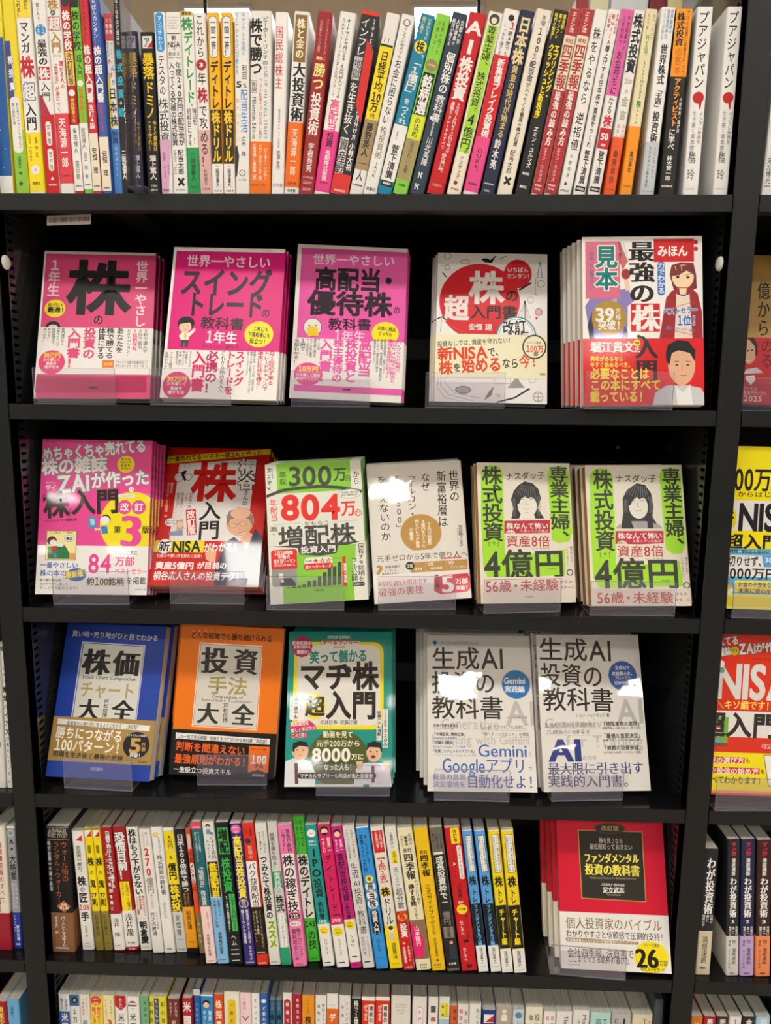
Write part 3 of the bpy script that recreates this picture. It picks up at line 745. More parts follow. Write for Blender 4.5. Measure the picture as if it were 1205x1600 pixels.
["T","S&P500」",411,1752,409,947,112,171,"r",-1,1],
["T","を買えないのか",204,1747,210,839,141,171,"r",-1,1],
["T","宮脇さき",1235,999,1226,703,63,171,"m",-1,1],
["T","Miyawaki Saki",1190,957,1190,769,24,47,"r",-1,1],
["C",172,690,920,279,259],
["T","20代で純資産",809,1069,797,756,58,173,"b",-1,1],
["T","4億円をつくった",728,1103,711,716,58,173,"b",-1,1],
["T","超レバレッジ投資",644,1107,632,720,58,173,"b",-1,1],
["T","の極意",559,1007,556,824,58,173,"b",-1,1],
["P",174,[9,629,1309,629,1309,687,9,687]],
["T","元手ゼロから5年で億り人へ",62,601,1305,604,94,175,"r",-1,0],
["P",176,[937,545,1217,545,1217,565,937,565]],
["P",172,[522,524,1296,525,1285,383,511,390]],
["C",175,508,482,60,56],
["T","1位",469,482,548,482,51,10,"b",-1,0],
["T","???",570,433,679,433,42,10,"b",-1,0],
["P",10,[723,523,719,390,722,390,726,523]],
["T","2位",748,488,833,488,51,10,"b",-1,0],
["T","暗号資産",783,427,946,427,39,10,"b",-1,0],
["P",10,[1006,523,1001,391,1003,391,1009,522]],
["T","3位",1031,492,1108,492,51,10,"b",-1,0],
["T","アート・コイン",1051,430,1271,430,39,10,"b",-1,0],
["T","?",40,427,148,427,212,172,"b",-1,0],
["T","新富裕層が",172,483,376,487,42,175,"m",-1,0],
["T","やっている",153,431,327,435,42,175,"m",-1,0],
["T","最先端のひみつ",121,390,354,392,39,175,"m",-1,0],
["B",177,0,384],
["T","利回り28%を叩き出す",63,259,725,271,75,178,"s",-1,0],
["T","最強の裏技",56,146,671,156,121,178,"s",-1,0],
["P",179,[824,303,1004,331,1283,335,1310,285,1310,135,1256,89,891,74,808,124]],
["T","大反響",861,350,858,163,65,175,"b",-1,1],
["T","5",912,214,1087,214,262,154,"S",-1,0],
["T","万部",1104,235,1279,235,83,154,"b",-1,0],
["T","突破！",1100,146,1274,146,68,154,"b",-1,0],
]),
'L5':({"row":3,"o":[0.1636,0.0107,-0.2553],"a":[0.1504,0.2754,-0.0091],"w":131.4,"h":190.1,"t":17,"side":"r","bg":183,"sp":195,"pg":196,"coat":0},[
["P",181,[55,1763,107,1844,214,1867,319,1840,361,1753,351,1217,353,659,722,661,1187,714,1177,364,99,348,45,492,34,1069]],
["P",181,[986,1749,1024,1837,1150,1868,1265,1841,1299,1754,1282,1080,1312,963,1253,817,1083,801,1008,844]],
["T","株式投資",206,1853,196,825,288,182,"b",-1,1],
["T","専業主婦、",1146,1861,1139,758,278,182,"b",-1,1],
["T","ナスダッ子",397,1708,950,1734,111,182,"m",-1,0],
["T","[ で ]",127,799,271,799,52,182,"m",-1,0],
["T","4億円",38,514,1177,524,421,182,"b",-1,0],
["C",182,1241,401,46,44],
["C",183,1241,401,32,31],
["P",184,[454,1131,491,1276,459,1392,502,1509,567,1589,662,1645,768,1621,849,1542,881,1411,828,1280,914,1135]],
["C",185,684,1307,135,153],
["P",184,[543,1393,594,1510,674,1591,765,1570,822,1469,833,1382,760,1454,668,1467,606,1437]],
["P",185,[596,1219,764,1221,791,1131,561,1129]],
["P",184,[532,1335,561,1466,641,1539,659,1438,604,1408,570,1335]],
["P",184,[656,1532,764,1541,821,1454,830,1309,795,1396,743,1432,696,1409,652,1438]],
["P",186,[611,1591,514,1466,517,1464,615,1589]],
["P",186,[632,1589,553,1458,557,1456,636,1586]],
["P",186,[654,1586,592,1450,596,1448,658,1584]],
["P",186,[675,1583,631,1441,636,1440,679,1582]],
["P",186,[696,1580,656,1433,660,1431,700,1579]],
["P",186,[718,1577,695,1424,699,1423,722,1577]],
["P",186,[739,1574,734,1416,739,1415,743,1574]],
["P",186,[760,1572,774,1407,778,1407,765,1572]],
["P",186,[782,1569,813,1399,818,1399,786,1569]],
["P",187,[488,1407,465,1160,470,1159,492,1406]],
["P",187,[497,1407,481,1160,485,1160,501,1407]],
["P",187,[506,1407,496,1160,500,1160,510,1407]],
["P",187,[515,1407,511,1160,515,1160,519,1407]],
["P",187,[826,1440,821,1163,825,1163,830,1440]],
["P",187,[837,1440,836,1163,840,1163,841,1440]],
["P",187,[848,1440,851,1163,856,1163,852,1440]],
["P",187,[858,1440,867,1163,871,1164,863,1440]],
["P",188,[589,1398,642,1394,642,1400,589,1404]],
["P",188,[711,1399,770,1400,770,1406,711,1405]],
["P",47,[670,1380,659,1322,664,1321,674,1379]],
["P",47,[661,1319,700,1317,700,1321,662,1324]],
["P",52,[621,1259,720,1263,720,1270,620,1266]],
["P",49,[657,1217,695,1218,695,1222,657,1222]],
["P",189,[358,1104,997,1114,989,939,674,934,350,931]],
["T","株なんて怖い",381,1034,971,1034,90,10,"b",-1,0],
["T","と思っていた私が",568,966,967,966,44,190,"m",-1,0],
["C",183,437,935,64,43],
["T","4年で",384,942,488,942,38,191,"m",-1,0],
["T","資産8倍",367,828,984,828,160,192,"m",-1,0],
["T","にした方法",725,730,971,730,32,47,"m",-1,0],
["T","株で泣く人が、",1274,758,1274,510,37,182,"m",-1,1],
["T","いちばん聞きたい",1217,758,1217,481,34,193,"m",-1,1],
["T","中央経済社",927,451,1058,451,20,2,"m",-1,0],
["B",194,115,348],
["T","56歳・未経験",63,226,1071,240,167,192,"m",-1,0],
["T","からの",1088,277,1274,277,55,13,"m",-1,0],
["T","スタート",1085,204,1301,204,55,13,"m",-1,0],
["O"],
["T","中央経済社",603,81,725,81,23,13,"m",-1,0],
]),
'L6':({"row":3,"o":[0.3092,0.013,-0.2564],"a":[0.0075,0.3124,0.0173],"w":131.6,"h":190.3,"t":17,"side":"r","bg":183,"sp":195,"pg":196,"coat":0},[
["P",181,[63,1757,117,1840,216,1865,328,1832,371,1741,371,1228,353,560,701,552,1191,594,1226,255,114,238,42,370,36,1063]],
["P",181,[1002,1760,1043,1842,1159,1876,1255,1843,1289,1744,1286,1065,1295,817,1230,693,1115,685,1022,750]],
["T","株式投資",235,1848,222,725,268,182,"b",-1,1],
["T","専業主婦、",1159,1863,1164,676,260,182,"b",-1,1],
["T","ナスダッ子",410,1717,957,1717,113,182,"m",-1,0],
["T","[ で ]",142,683,280,683,56,182,"m",-1,0],
["T","4億円",45,428,1188,428,438,182,"b",-1,0],
["C",182,1264,269,45,46],
["C",183,1264,269,32,33],
["P",184,[439,1030,484,1229,490,1444,554,1560,690,1651,802,1626,876,1511,897,1329,872,1196,959,1031]],
["C",185,694,1328,127,165],
["P",184,[560,1394,601,1527,695,1610,782,1577,833,1478,843,1378,775,1461,678,1469,612,1444]],
["P",197,[366,1030,410,1080,608,1130,770,1130,962,1081,1000,1031]],
["P",184,[548,1345,579,1493,668,1568,678,1461,626,1419,586,1345]],
["P",184,[681,1560,790,1568,849,1478,850,1312,821,1411,766,1453,716,1428,674,1461]],
["P",186,[637,1627,535,1495,539,1492,641,1625]],
["P",186,[658,1624,573,1485,577,1482,662,1621]],
["P",186,[679,1621,611,1475,616,1473,683,1618]],
["P",186,[700,1617,650,1465,654,1463,704,1615]],
["P",186,[721,1613,688,1455,693,1454,725,1612]],
["P",186,[741,1610,726,1444,731,1444,746,1610]],
["P",186,[762,1606,764,1434,769,1434,767,1607]],
["P",186,[783,1603,803,1424,808,1425,788,1604]],
["P",186,[804,1600,841,1414,846,1415,809,1600]],
["P",187,[511,1427,472,1064,476,1063,516,1427]],
["P",187,[522,1427,493,1064,497,1063,527,1427]],
["P",187,[533,1427,514,1064,519,1063,538,1427]],
["P",187,[545,1427,535,1064,540,1064,550,1427]],
["P",187,[854,1461,821,1064,825,1064,859,1461]],
["P",187,[864,1461,840,1064,845,1064,869,1461]],
["P",187,[873,1461,859,1064,864,1064,878,1461]],
["P",187,[883,1461,879,1064,884,1064,888,1461]],
["P",198,[670,1110,652,1034,655,1034,673,1110]],
["P",198,[693,1110,678,1034,681,1034,696,1110]],
["P",198,[715,1110,704,1034,707,1034,719,1110]],
["P",198,[738,1110,730,1034,733,1034,741,1110]],
["P",198,[761,1110,756,1034,759,1034,764,1110]],
["P",198,[784,1110,782,1034,785,1034,787,1110]],
["P",198,[806,1110,808,1034,811,1034,810,1110]],
["P",188,[601,1408,650,1404,650,1411,602,1414]],
["P",188,[731,1408,780,1408,780,1415,731,1414]],
["P",47,[691,1395,675,1329,680,1328,695,1394]],
["P",47,[677,1326,714,1318,715,1323,678,1331]],
["P",52,[641,1266,734,1266,734,1275,641,1274]],
["P",184,[484,1229,551,1262,577,1146,618,1031,448,1030]],
["P",184,[809,1229,859,1246,878,1031,796,1031]],
["P",189,[369,997,1010,998,1000,830,685,816,358,824]],
["T","株なんて怖い",393,932,988,932,93,10,"b",-1,0],
["T","と思っていた私が",583,862,977,862,43,190,"m",-1,0],
["C",183,451,824,62,46],
["T","4年で",395,836,500,836,40,191,"m",-1,0],
["T","資産8倍",375,725,996,725,162,192,"m",-1,0],
["T","にした方法",738,622,990,622,33,47,"m",-1,0],
["T","株で泣く人が、",1283,643,1283,404,36,182,"m",-1,1],
["T","いちばん聞きたい",1227,643,1227,371,33,193,"m",-1,1],
["T","中央経済社",930,330,1060,330,23,2,"m",-1,0],
["B",194,33,230],
["T","56歳・未経験",70,107,1078,107,165,192,"m",-1,0],
["T","からの",1098,156,1268,156,56,13,"m",-1,0],
["T","スタート",1096,77,1296,77,56,13,"m",-1,0],
["O"],
]),
'M1':({"row":4,"o":[-0.4429,0.0226,-0.5208],"a":[-0.0511,0.3865,-0.0021],"w":152.0,"h":215.7,"t":19,"side":"l","bg":201,"sp":211,"pg":17,"coat":0},[
["T","買い時・売り時がひと目でわかる",96,2003,1416,1973,96,199,"b",-1,0],
["P",200,[266,1889,1233,1868,1231,788,259,800]],
["P",201,[282,1877,1222,1855,1222,788,272,801]],
["P",202,[295,1866,1213,1845,1214,788,284,801]],
["T","株",312,1608,738,1604,391,2,"S",-1,0],
["T","価",778,1597,1179,1601,389,2,"S",-1,0],
["T","Stock Chart Compendium",340,1392,1161,1382,61,203,"m",-1,0],
["T","チャート",332,1212,1165,1212,242,204,"b",-1,0],
["T","大",354,937,660,940,303,2,"S",-1,0],
["T","全",845,939,1174,935,309,2,"S",-1,0],
["T","戸松信博",753,1089,752,830,76,2,"m",-1,1],
["B",205,216,820],
["P",206,[68,789,1443,749,1443,672,74,713]],
["T","投資家の心理が手に取るようにわかる！［決定版］",212,731,1306,718,67,203,"m",-1,0],
["T","勝ちにつながる",67,606,1062,580,173,207,"b",-1,0],
["T","100パターン！",74,436,1055,424,175,207,"b",-1,0],
["T","相場を生き抜く最強の武器",65,313,1103,283,87,58,"b",-1,0],
["C",208,1273,477,193,179],
["T","わかりやすいと大評判！",1115,607,1414,607,38,10,"m",-1,0],
["T","5",1167,476,1347,476,226,209,"k",-1,0],
["T","万",1346,491,1411,491,59,209,"b",-1,0],
["T","部",1354,427,1419,427,59,209,"b",-1,0],
["T","突破！",1192,343,1356,343,66,10,"b",-1,0],
["T","池田書店",1331,256,1460,256,31,58,"m",-1,0],
["O"],
["T","池田書店",645,132,832,132,45,210,"b",-1,0],
]),
'M2':({"row":4,"o":[-0.2706,0.0352,-0.5209],"a":[0.0486,0.2587,-0.0496],"w":150.0,"h":212.9,"t":20,"side":"l","bg":214,"sp":223,"pg":17,"coat":0},[
["T","どんな相場でも勝ち続けられる",148,1975,1339,1972,100,212,"b",-1,0],
["C",213,185,2035,8,8],
["C",213,273,2034,8,8],
["C",213,362,2034,8,8],
["C",213,451,2034,8,8],
["C",213,542,2034,8,8],
["P",144,[286,1872,1202,1868,1214,666,270,678]],
["P",214,[298,1859,1194,1854,1204,679,282,688]],
["P",215,[309,1849,1184,1844,1195,689,291,699]],
["T","投",329,1624,724,1630,399,216,"S",-1,0],
["T","資",800,1625,1151,1629,389,216,"S",-1,0],
["T","手法",448,1276,1030,1273,273,217,"b",-1,0],
["T","Compendium of",519,1116,976,1118,53,216,"m",-1,0],
["T","Investment Techniques",385,1064,1097,1066,53,218,"m",-1,0],
["T","大",334,875,644,875,315,216,"S",-1,0],
["T","全",830,875,1154,875,322,216,"S",-1,0],
["T","戸松信博",733,1029,744,753,74,216,"m",-1,1],
["B",219,0,631],
["P",206,[55,582,1406,556,1407,477,59,499]],
["T","この一冊で完全網羅！ 投資のすべてがわかる教科書［決定版］",76,533,1393,513,63,203,"m",-1,0],
["T","判断を間違えない",67,400,1063,371,136,220,"b",-1,0],
["T","最強原則がわかる！",60,226,1093,219,142,220,"b",-1,0],
["T","一生役立つ投資スキル",61,76,889,66,86,206,"b",-1,0],
["P",221,[1115,448,1410,448,1412,80,1259,125,1125,77]],
["T","プロトレーダーが推す",1136,405,1376,405,36,212,"m",-1,0],
["T","100",1147,268,1380,266,145,132,"b",-1,0],
["T","手法",1205,175,1337,175,66,212,"b",-1,0],
["T","池田書店",1182,47,1365,47,36,222,"b",-1,0],
["O"],
]),
'M3':({"row":4,"o":[-0.1017,0.015,-0.5241],"a":[0.0337,0.3867,0.005],"w":150.7,"h":213.8,"t":13,"side":"r","bg":247,"sp":246,"pg":17,"coat":0},[
["R",224,84,767,1383,1992],
["R",225,135,822,1331,1943],
["P",225,[469,1943,1030,1943,1030,2009,469,2009]],
["T","松井証券 投資動画！",560,2060,904,2060,43,10,"b",-1,0],
["T","学べるラブリー",487,1989,1012,1989,82,226,"k",-1,0],
["T","＼",443,1978,487,1978,71,2,"b",-1,0],
["T","／",1003,1985,1047,1985,72,2,"b",-1,0],
["T","presents",657,1928,816,1928,43,2,"m",-1,0],
["S",31,192,1922,155,12,94],
["T","松井証券の",49,1974,325,1972,71,10,"b",-1,0],
["T","投資の基本を",74,1917,321,1917,50,10,"b",-1,0],
["T","書籍化！",117,1846,305,1846,64,10,"b",-1,0],
["T","笑って儲かる",308,1768,1146,1802,185,227,"k",-1,0],
["T","マヂ株",159,1504,1315,1513,417,228,"k",-1,0],
["C",224,405,1087,151,182],
["T","超",264,1087,546,1087,287,228,"k",-1,0],
["T","入門",556,1106,1288,1106,407,228,"k",-1,0],
["T","松井証券・武藤正樹",480,865,1012,865,67,229,"m",-1,0],
["R",230,43,897,256,1221],
["T","アナリスト・",198,1210,198,994,38,2,"m",-1,1],
["T","森永康平も",134,1209,134,910,65,2,"b",-1,1],
["T","太鼓判！",74,1209,74,1010,48,2,"m",-1,1],
["P",231,[45,846,334,890,421,819,431,769,76,719]],
["P",231,[76,702,287,724,314,678,307,654,82,648]],
["T","資産運用を",58,835,326,857,66,10,"b",-1,0],
["T","楽しく学ぶなら",71,747,422,797,59,10,"b",-1,0],
["T","この1冊！",80,678,297,691,59,10,"b",-1,0],
["P",225,[1372,524,1446,524,1446,1049,1372,1049]],
["T","カリスマ投資家・",1410,1041,1410,772,42,2,"m",-1,1],
["T","テスタの",1412,772,1412,532,65,2,"b",-1,1],
["P",225,[1285,622,1357,622,1357,1032,1285,1032]],
["T","投資テクも満載！",1320,1023,1320,631,55,2,"b",-1,1],
["C",232,745,385,426,381],
["T","動画を見て",526,699,953,699,93,233,"b",-1,0],
["T","元手200万から",432,580,1057,580,95,233,"b",-1,0],
["T","8000",372,430,922,430,203,234,"k",-1,0],
["T","万に",931,401,1109,401,84,233,"b",-1,0],
["P",235,[6,337,105,377,223,377,358,337,429,192,434,18,3,19]],
["C",236,211,482,115,127],
["P",237,[98,482,106,580,198,612,300,596,327,531,200,547,134,506,128,450]],
["P",238,[133,313,183,312,198,34,151,34]],
["P",239,[969,16,1000,239,1118,320,1356,320,1475,239,1499,15]],
["C",236,1250,466,109,134],
["P",237,[1143,483,1154,581,1254,611,1348,581,1365,483,1348,450,1331,524,1185,532]],
["C",240,1240,401,34,23],
["C",2,1203,470,12,11],
["C",2,1291,470,12,11],
["P",241,[1238,467,1231,434,1236,433,1243,466]],
["P",242,[1212,280,1257,280,1263,63,1220,55]],
["P",236,[999,336,1093,344,1085,239,1026,215]],
["P",236,[1382,336,1475,328,1458,223,1398,223]],
["C",2,168,490,10,10],
["C",2,253,490,10,10],
["P",243,[188,414,247,414,247,420,188,420]],
["T","なった人も！",545,264,949,264,93,230,"b",-1,0],
["R",244,187,108,1284,189],
["T","マヂカルラブリーも利益が出た投資術",214,147,1237,147,67,230,"b",-1,0],
["P",245,[3,3,1493,3,1493,38,3,38]],
["P",246,[1103,3,1187,3,1187,35,1103,35]],
]),
'M4':({"row":4,"o":[0.0979,0.0128,-0.5237],"a":[-0.0033,0.4622,0.011],"w":151.2,"h":214.5,"t":16,"side":"l","bg":263,"sp":264,"pg":17,"coat":1},[
["P",248,[123,2089,138,2050,177,2036,138,2020,122,1979,107,2019,72,2034,107,2050]],
["T","Artificial Intelligence",207,2039,765,2039,61,249,"s",-1,0],
["T","Generative",197,898,1019,898,174,250,"b",-1,0],
["T","Investing with Gemini",65,688,1440,688,148,251,"b",-1,0],
["T","AI",1099,1058,1543,1058,384,252,"b",-1,0],
["T","生成AI",65,1809,1123,1817,344,253,"m",-1,0],
["T","投資の",63,1469,992,1466,337,253,"m",-1,0],
["T","教科書",60,1121,1094,1122,337,253,"m",-1,0],
["S",254,1282,1449,208,60,94],
["C",255,1285,1495,175,145],
["T","Gemini",1105,1503,1418,1503,102,256,"b",-1,0],
["T","実践編",1116,1383,1404,1383,98,256,"b",-1,0],
["T","ジョン・シュウギョウ 著",1121,990,1416,990,35,257,"m",-1,0],
["T","投資の判断を高速化",91,870,440,870,47,257,"b",-1,0],
["T","Googleファイナンス活用",91,825,374,825,31,258,"m",-1,0],
["T","「市場監視、情報収集」",74,753,564,753,53,257,"b",-1,0],
["T","Geminiと検索",73,705,405,705,34,258,"m",-1,0],
["T","「作業の自動化」",73,638,403,638,53,257,"b",-1,0],
["T","GeminiとGoogleアプリ連携",73,587,539,587,37,258,"m",-1,0],
["T","「投資コックピットのアプリ化」",64,526,687,526,52,257,"b",-1,0],
["T","ノーコードツールAとGoogle Cloudの活用",72,475,686,475,34,259,"m",-1,0],
["T","Googleアプリをフル活用し、",757,857,1417,857,57,175,"r",-1,0],
["P",47,[756,812,1414,814,1414,817,756,815]],
["T","「勝てるコックピット」を構築",754,763,1436,763,56,175,"r",-1,0],
["P",47,[753,718,1426,720,1426,723,753,721]],
["T","Gemini",704,545,1400,545,193,260,"s",-1,0],
["T","と",1413,499,1465,499,68,261,"r",-1,0],
["T","Googleアプリ",203,343,1381,343,220,260,"s",-1,0],
["T","で",1403,305,1459,305,67,261,"r",-1,0],
["T","投資の意思",74,187,530,187,87,260,"s",-1,0],
["T","決定環境を",73,92,527,92,86,260,"s",-1,0],
["T","自動化せよ！",539,137,1481,132,192,262,"s",-1,0],
]),
'M5':({"row":4,"o":[0.2585,0.0157,-0.5228],"a":[0.0848,0.3705,-0.0061],"w":150.9,"h":214.1,"t":16,"side":"l","bg":263,"sp":264,"pg":17,"coat":1},[
["T","Generative",54,912,992,912,163,250,"b",-1,0],
["T","for Trading",343,669,1460,669,186,250,"b",-1,0],
["T","AI",1090,1075,1502,1075,386,265,"b",-1,0],
["T","生成AI",26,1941,1102,1917,345,253,"m",-1,0],
["T","投資の",31,1584,949,1550,344,253,"m",-1,0],
["T","教科書",49,1247,1083,1221,344,253,"m",-1,0],
["S",266,1235,1557,214,60,94],
["T","生成AIで",1130,1670,1347,1670,59,256,"b",-1,0],
["T","収益最大化。",1079,1589,1391,1589,58,256,"b",-1,0],
["T","プロンプト",1113,1530,1353,1530,58,256,"b",-1,0],
["T","活用例満載！",1099,1457,1384,1457,54,256,"b",-1,0],
["T","ジョン・シュウギョウ 著",513,1015,1000,1015,55,257,"m",-1,0],
["T","生成AIで変わる投資技術と、",59,887,851,887,65,175,"r",-1,0],
["P",47,[52,852,876,840,876,844,52,855]],
["T","プロ顔負けの分析手法",58,791,697,791,64,175,"r",-1,0],
["P",47,[47,751,703,741,703,744,47,754]],
["T","「時間革命の実現」",871,895,1461,895,72,175,"b",-1,0],
["T","情報収集＆投資分析が一瞬で完結",881,838,1441,838,34,257,"m",-1,0],
["T","「最適な意思決定」",868,732,1458,732,71,175,"b",-1,0],
["T","投資プランニングをAIが支援",876,673,1406,673,34,257,"m",-1,0],
["T","「無敵の投資参謀」",865,572,1451,572,70,175,"b",-1,0],
["T","必ず味方の投資アシスタント構築",878,511,1412,511,33,257,"m",-1,0],
["T","AI",81,553,562,553,357,267,"S",-1,0],
["T","の力を",565,442,785,442,73,268,"r",-1,0],
["T","最大限に引き出す",70,303,1433,302,176,269,"s",-1,0],
["T","実践的入門書。",63,142,1235,132,173,269,"s",-1,0],
]),
'N1':({"row":5,"o":[0.2928,0.0079,-0.7867],"a":[-0.0869,0.3123,0.0432],"w":151.2,"h":214.6,"t":17,"side":"l","bg":284,"sp":285,"pg":17,"coat":0},[
["P",270,[304,1867,1226,1869,1224,916,318,931]],
["P",271,[320,1851,1210,1853,1208,930,334,945]],
["C",272,762,1895,222,75],
["C",273,762,1895,210,63],
["T","改訂版",644,1896,891,1897,71,274,"m",-1,0],
["T","株を買うなら",602,1727,941,1727,82,275,"s",-1,0],
["T","最低限知っておきたい",465,1640,1072,1645,85,275,"s",-1,0],
["T","ファンダメンタル",380,1483,1155,1495,138,276,"S",-1,0],
["T","投資の教科書",384,1330,1158,1330,163,276,"S",-1,0],
["T","Fundamental Analysis for Individual Investors",444,1219,1099,1229,38,277,"s",-1,0],
["T","公認会計士・個人投資家",609,1131,935,1130,41,275,"m",-1,0],
["T","足立武志",625,1058,925,1061,85,132,"S",-1,0],
["T","Takeshi Adachi",674,1000,870,1000,33,277,"s",-1,0],
["B",278,0,751],
["T","個人投資家のバイブル",85,603,1420,616,165,279,"s",-1,0],
["T","わかりやすさと信頼感で圧倒的支持！",81,464,1432,467,110,175,"s",-1,0],
["P",280,[72,388,91,410,1077,393,1089,376,1069,354,90,353]],
["T","日本株投資のベストセラーが最新事例でパワーアップ！",94,376,1067,375,46,132,"b",-1,0],
["C",281,1248,199,234,210],
["T","会社四季報、決算書で",90,212,1012,227,133,282,"s",-1,0],
["T","ここまでできる銘柄の選び方",97,131,945,138,97,175,"m",-1,0],
["T","ダイヤモンド社",104,56,263,56,31,2,"m",-1,0],
["T","シリーズ累計",1144,361,1369,354,52,175,"m",-1,0],
["T","26",1027,188,1347,195,285,283,"S",-1,0],
["T","万部",1351,130,1466,130,72,175,"m",-1,0],
["T","のベストセラー！",1091,46,1422,42,61,175,"b",-1,0],
]),
'O2':({"row":2,"o":[0.5297,0.1134,0.0079],"a":[-0.1063,0.1523,-0.0369],"w":146.8,"h":208.3,"t":17,"side":"r","bg":297,"sp":298,"pg":17,"coat":0},[
["T","億から",186,1719,224,941,173,286,"s",-1,1],
["T","のぼる",302,943,353,21,170,287,"s",-1,1],
["T","生活",482,1724,482,1099,172,286,"s",-1,1],
["B",288,0,934],
["P",289,[2,436,39,487,162,515,260,444,2,420]],
["C",290,58,745,97,183],
["P",291,[2,919,99,930,156,839,166,706,136,656,124,805,55,887]],
["C",2,35,744,13,13],
["C",2,89,754,13,13],
["P",292,[23,599,92,609,91,617,22,607]],
["T","億から",186,1719,224,941,173,286,"s",-1,1],
["T","のる",280,926,294,511,171,293,"s",-1,1],
["P",130,[31,388,139,407,159,342,103,266,35,338]],
["T","フリーランス",5,217,184,217,56,294,"m",-1,0],
["T","生活グランプリ",10,158,312,158,62,295,"m",-1,0],
["T","2025",16,82,263,82,92,296,"b",-1,0],
["O"],
]),
'O3':({"row":3,"o":[0.4843,0.0121,-0.2563],"a":[-0.0168,0.0659,-0.0103],"w":149.5,"h":212.1,"t":13,"side":"r","bg":308,"sp":309,"pg":17,"coat":0},[
["T","300万円",-113,1699,705,1699,321,2,"b",-1,0],
["T","からはじめる",49,1505,703,1505,78,2,"m",-1,0],
["P",299,[3,1032,1462,1032,1462,1422,3,1422]],
["C",300,-3,1183,61,125],
["T","新",-154,1181,28,1181,204,2,"k",-1,0],
["T","NISA",79,1218,844,1218,407,2,"k",-1,0],
["T","超入門書",-73,888,866,888,203,2,"k",-1,0],
["B",301,0,798],
["P",302,[3,203,1367,203,1367,797,3,797]],
["P",301,[3,756,1330,756,1330,765,3,765]],
["T","発見！新NISA成功の黄金ルール",-11,758,815,758,53,2,"b",-1,0],
["P",39,[3,429,1352,429,1352,711,3,711]],
["T","損切りせず、",-116,632,430,632,149,303,"b",-1,0],
["T","3000万円！",-75,472,743,472,164,303,"b",-1,0],
["P",304,[410,709,727,717,738,569,443,561]],
["T","30歳",444,658,671,658,78,10,"b",-1,0],
["R",301,83,223,1215,379],
["T","お金の不安をなくし、",130,326,723,326,72,2,"b",-1,0],
["T","未来に安心を！",136,242,608,242,72,2,"b",-1,0],
["C",305,9,244,61,62],
["C",306,6,291,46,31],
["P",307,[3,32,1379,32,1379,164,3,164]],
["O"],
]),
'O4':({"row":4,"o":[0.4804,0.0036,-0.5133],"a":[0.0419,0.0966,-0.0316],"w":154.8,"h":219.6,"t":10,"side":"r","bg":325,"sp":330,"pg":17,"coat":0},[
["T","売れてる",-144,2065,240,2123,131,310,"k",311,0],
["T","雑誌",-20,1944,143,1973,123,310,"k",311,0],
["C",312,196,1971,59,59],
["T","ザイ",151,1974,242,1974,46,2,"b",-1,0],
["T","ZAi",248,2000,477,2022,164,310,"k",311,0],
["T","が作った",469,2022,988,2067,139,310,"k",311,0],
["T","ダイヤモンド・ザイ編集部",430,1870,822,1870,33,313,"m",-1,0],
["T","NISA",-27,1572,1022,1572,541,314,"k",-1,0],
["C",315,24,1789,49,49],
["C",316,38,1707,40,39],
["T","＼キソ編です！",-12,1240,727,1240,131,317,"b",-1,0],
["P",318,[3,800,1467,800,1467,1156,3,1156]],
["P",319,[3,666,175,666,175,1071,3,1071]],
["C",320,27,892,66,99],
["C",321,46,860,46,63],
["P",322,[2,751,68,778,113,722,2,702]],
["P",323,[3,666,175,666,175,717,3,717]],
["T","超入門",-217,968,852,968,354,324,"k",-1,0],
["R",315,649,657,989,715],
["R",325,655,661,984,711],
["T","マンガで",673,683,856,683,53,10,"b",-1,0],
["P",326,[3,67,1518,67,1518,589,3,589]],
["P",327,[3,440,427,440,427,523,3,523]],
["T","口座の選び方",-151,478,418,478,96,10,"b",-1,0],
["T","も",440,479,506,479,72,2,"b",-1,0],
["P",327,[3,299,640,299,640,382,3,382]],
["T","株や投信の始め方",-141,334,630,334,96,10,"b",-1,0],
["T","も",648,339,716,339,72,2,"b",-1,0],
["T","すべてわかります！",-108,208,675,208,109,2,"b",-1,0],
["P",13,[676,569,994,585,1024,146,771,136]],
["P",328,[688,559,995,575,1024,156,779,147]],
["P",329,[3,67,1518,67,1518,27,3,27]],
]),
}
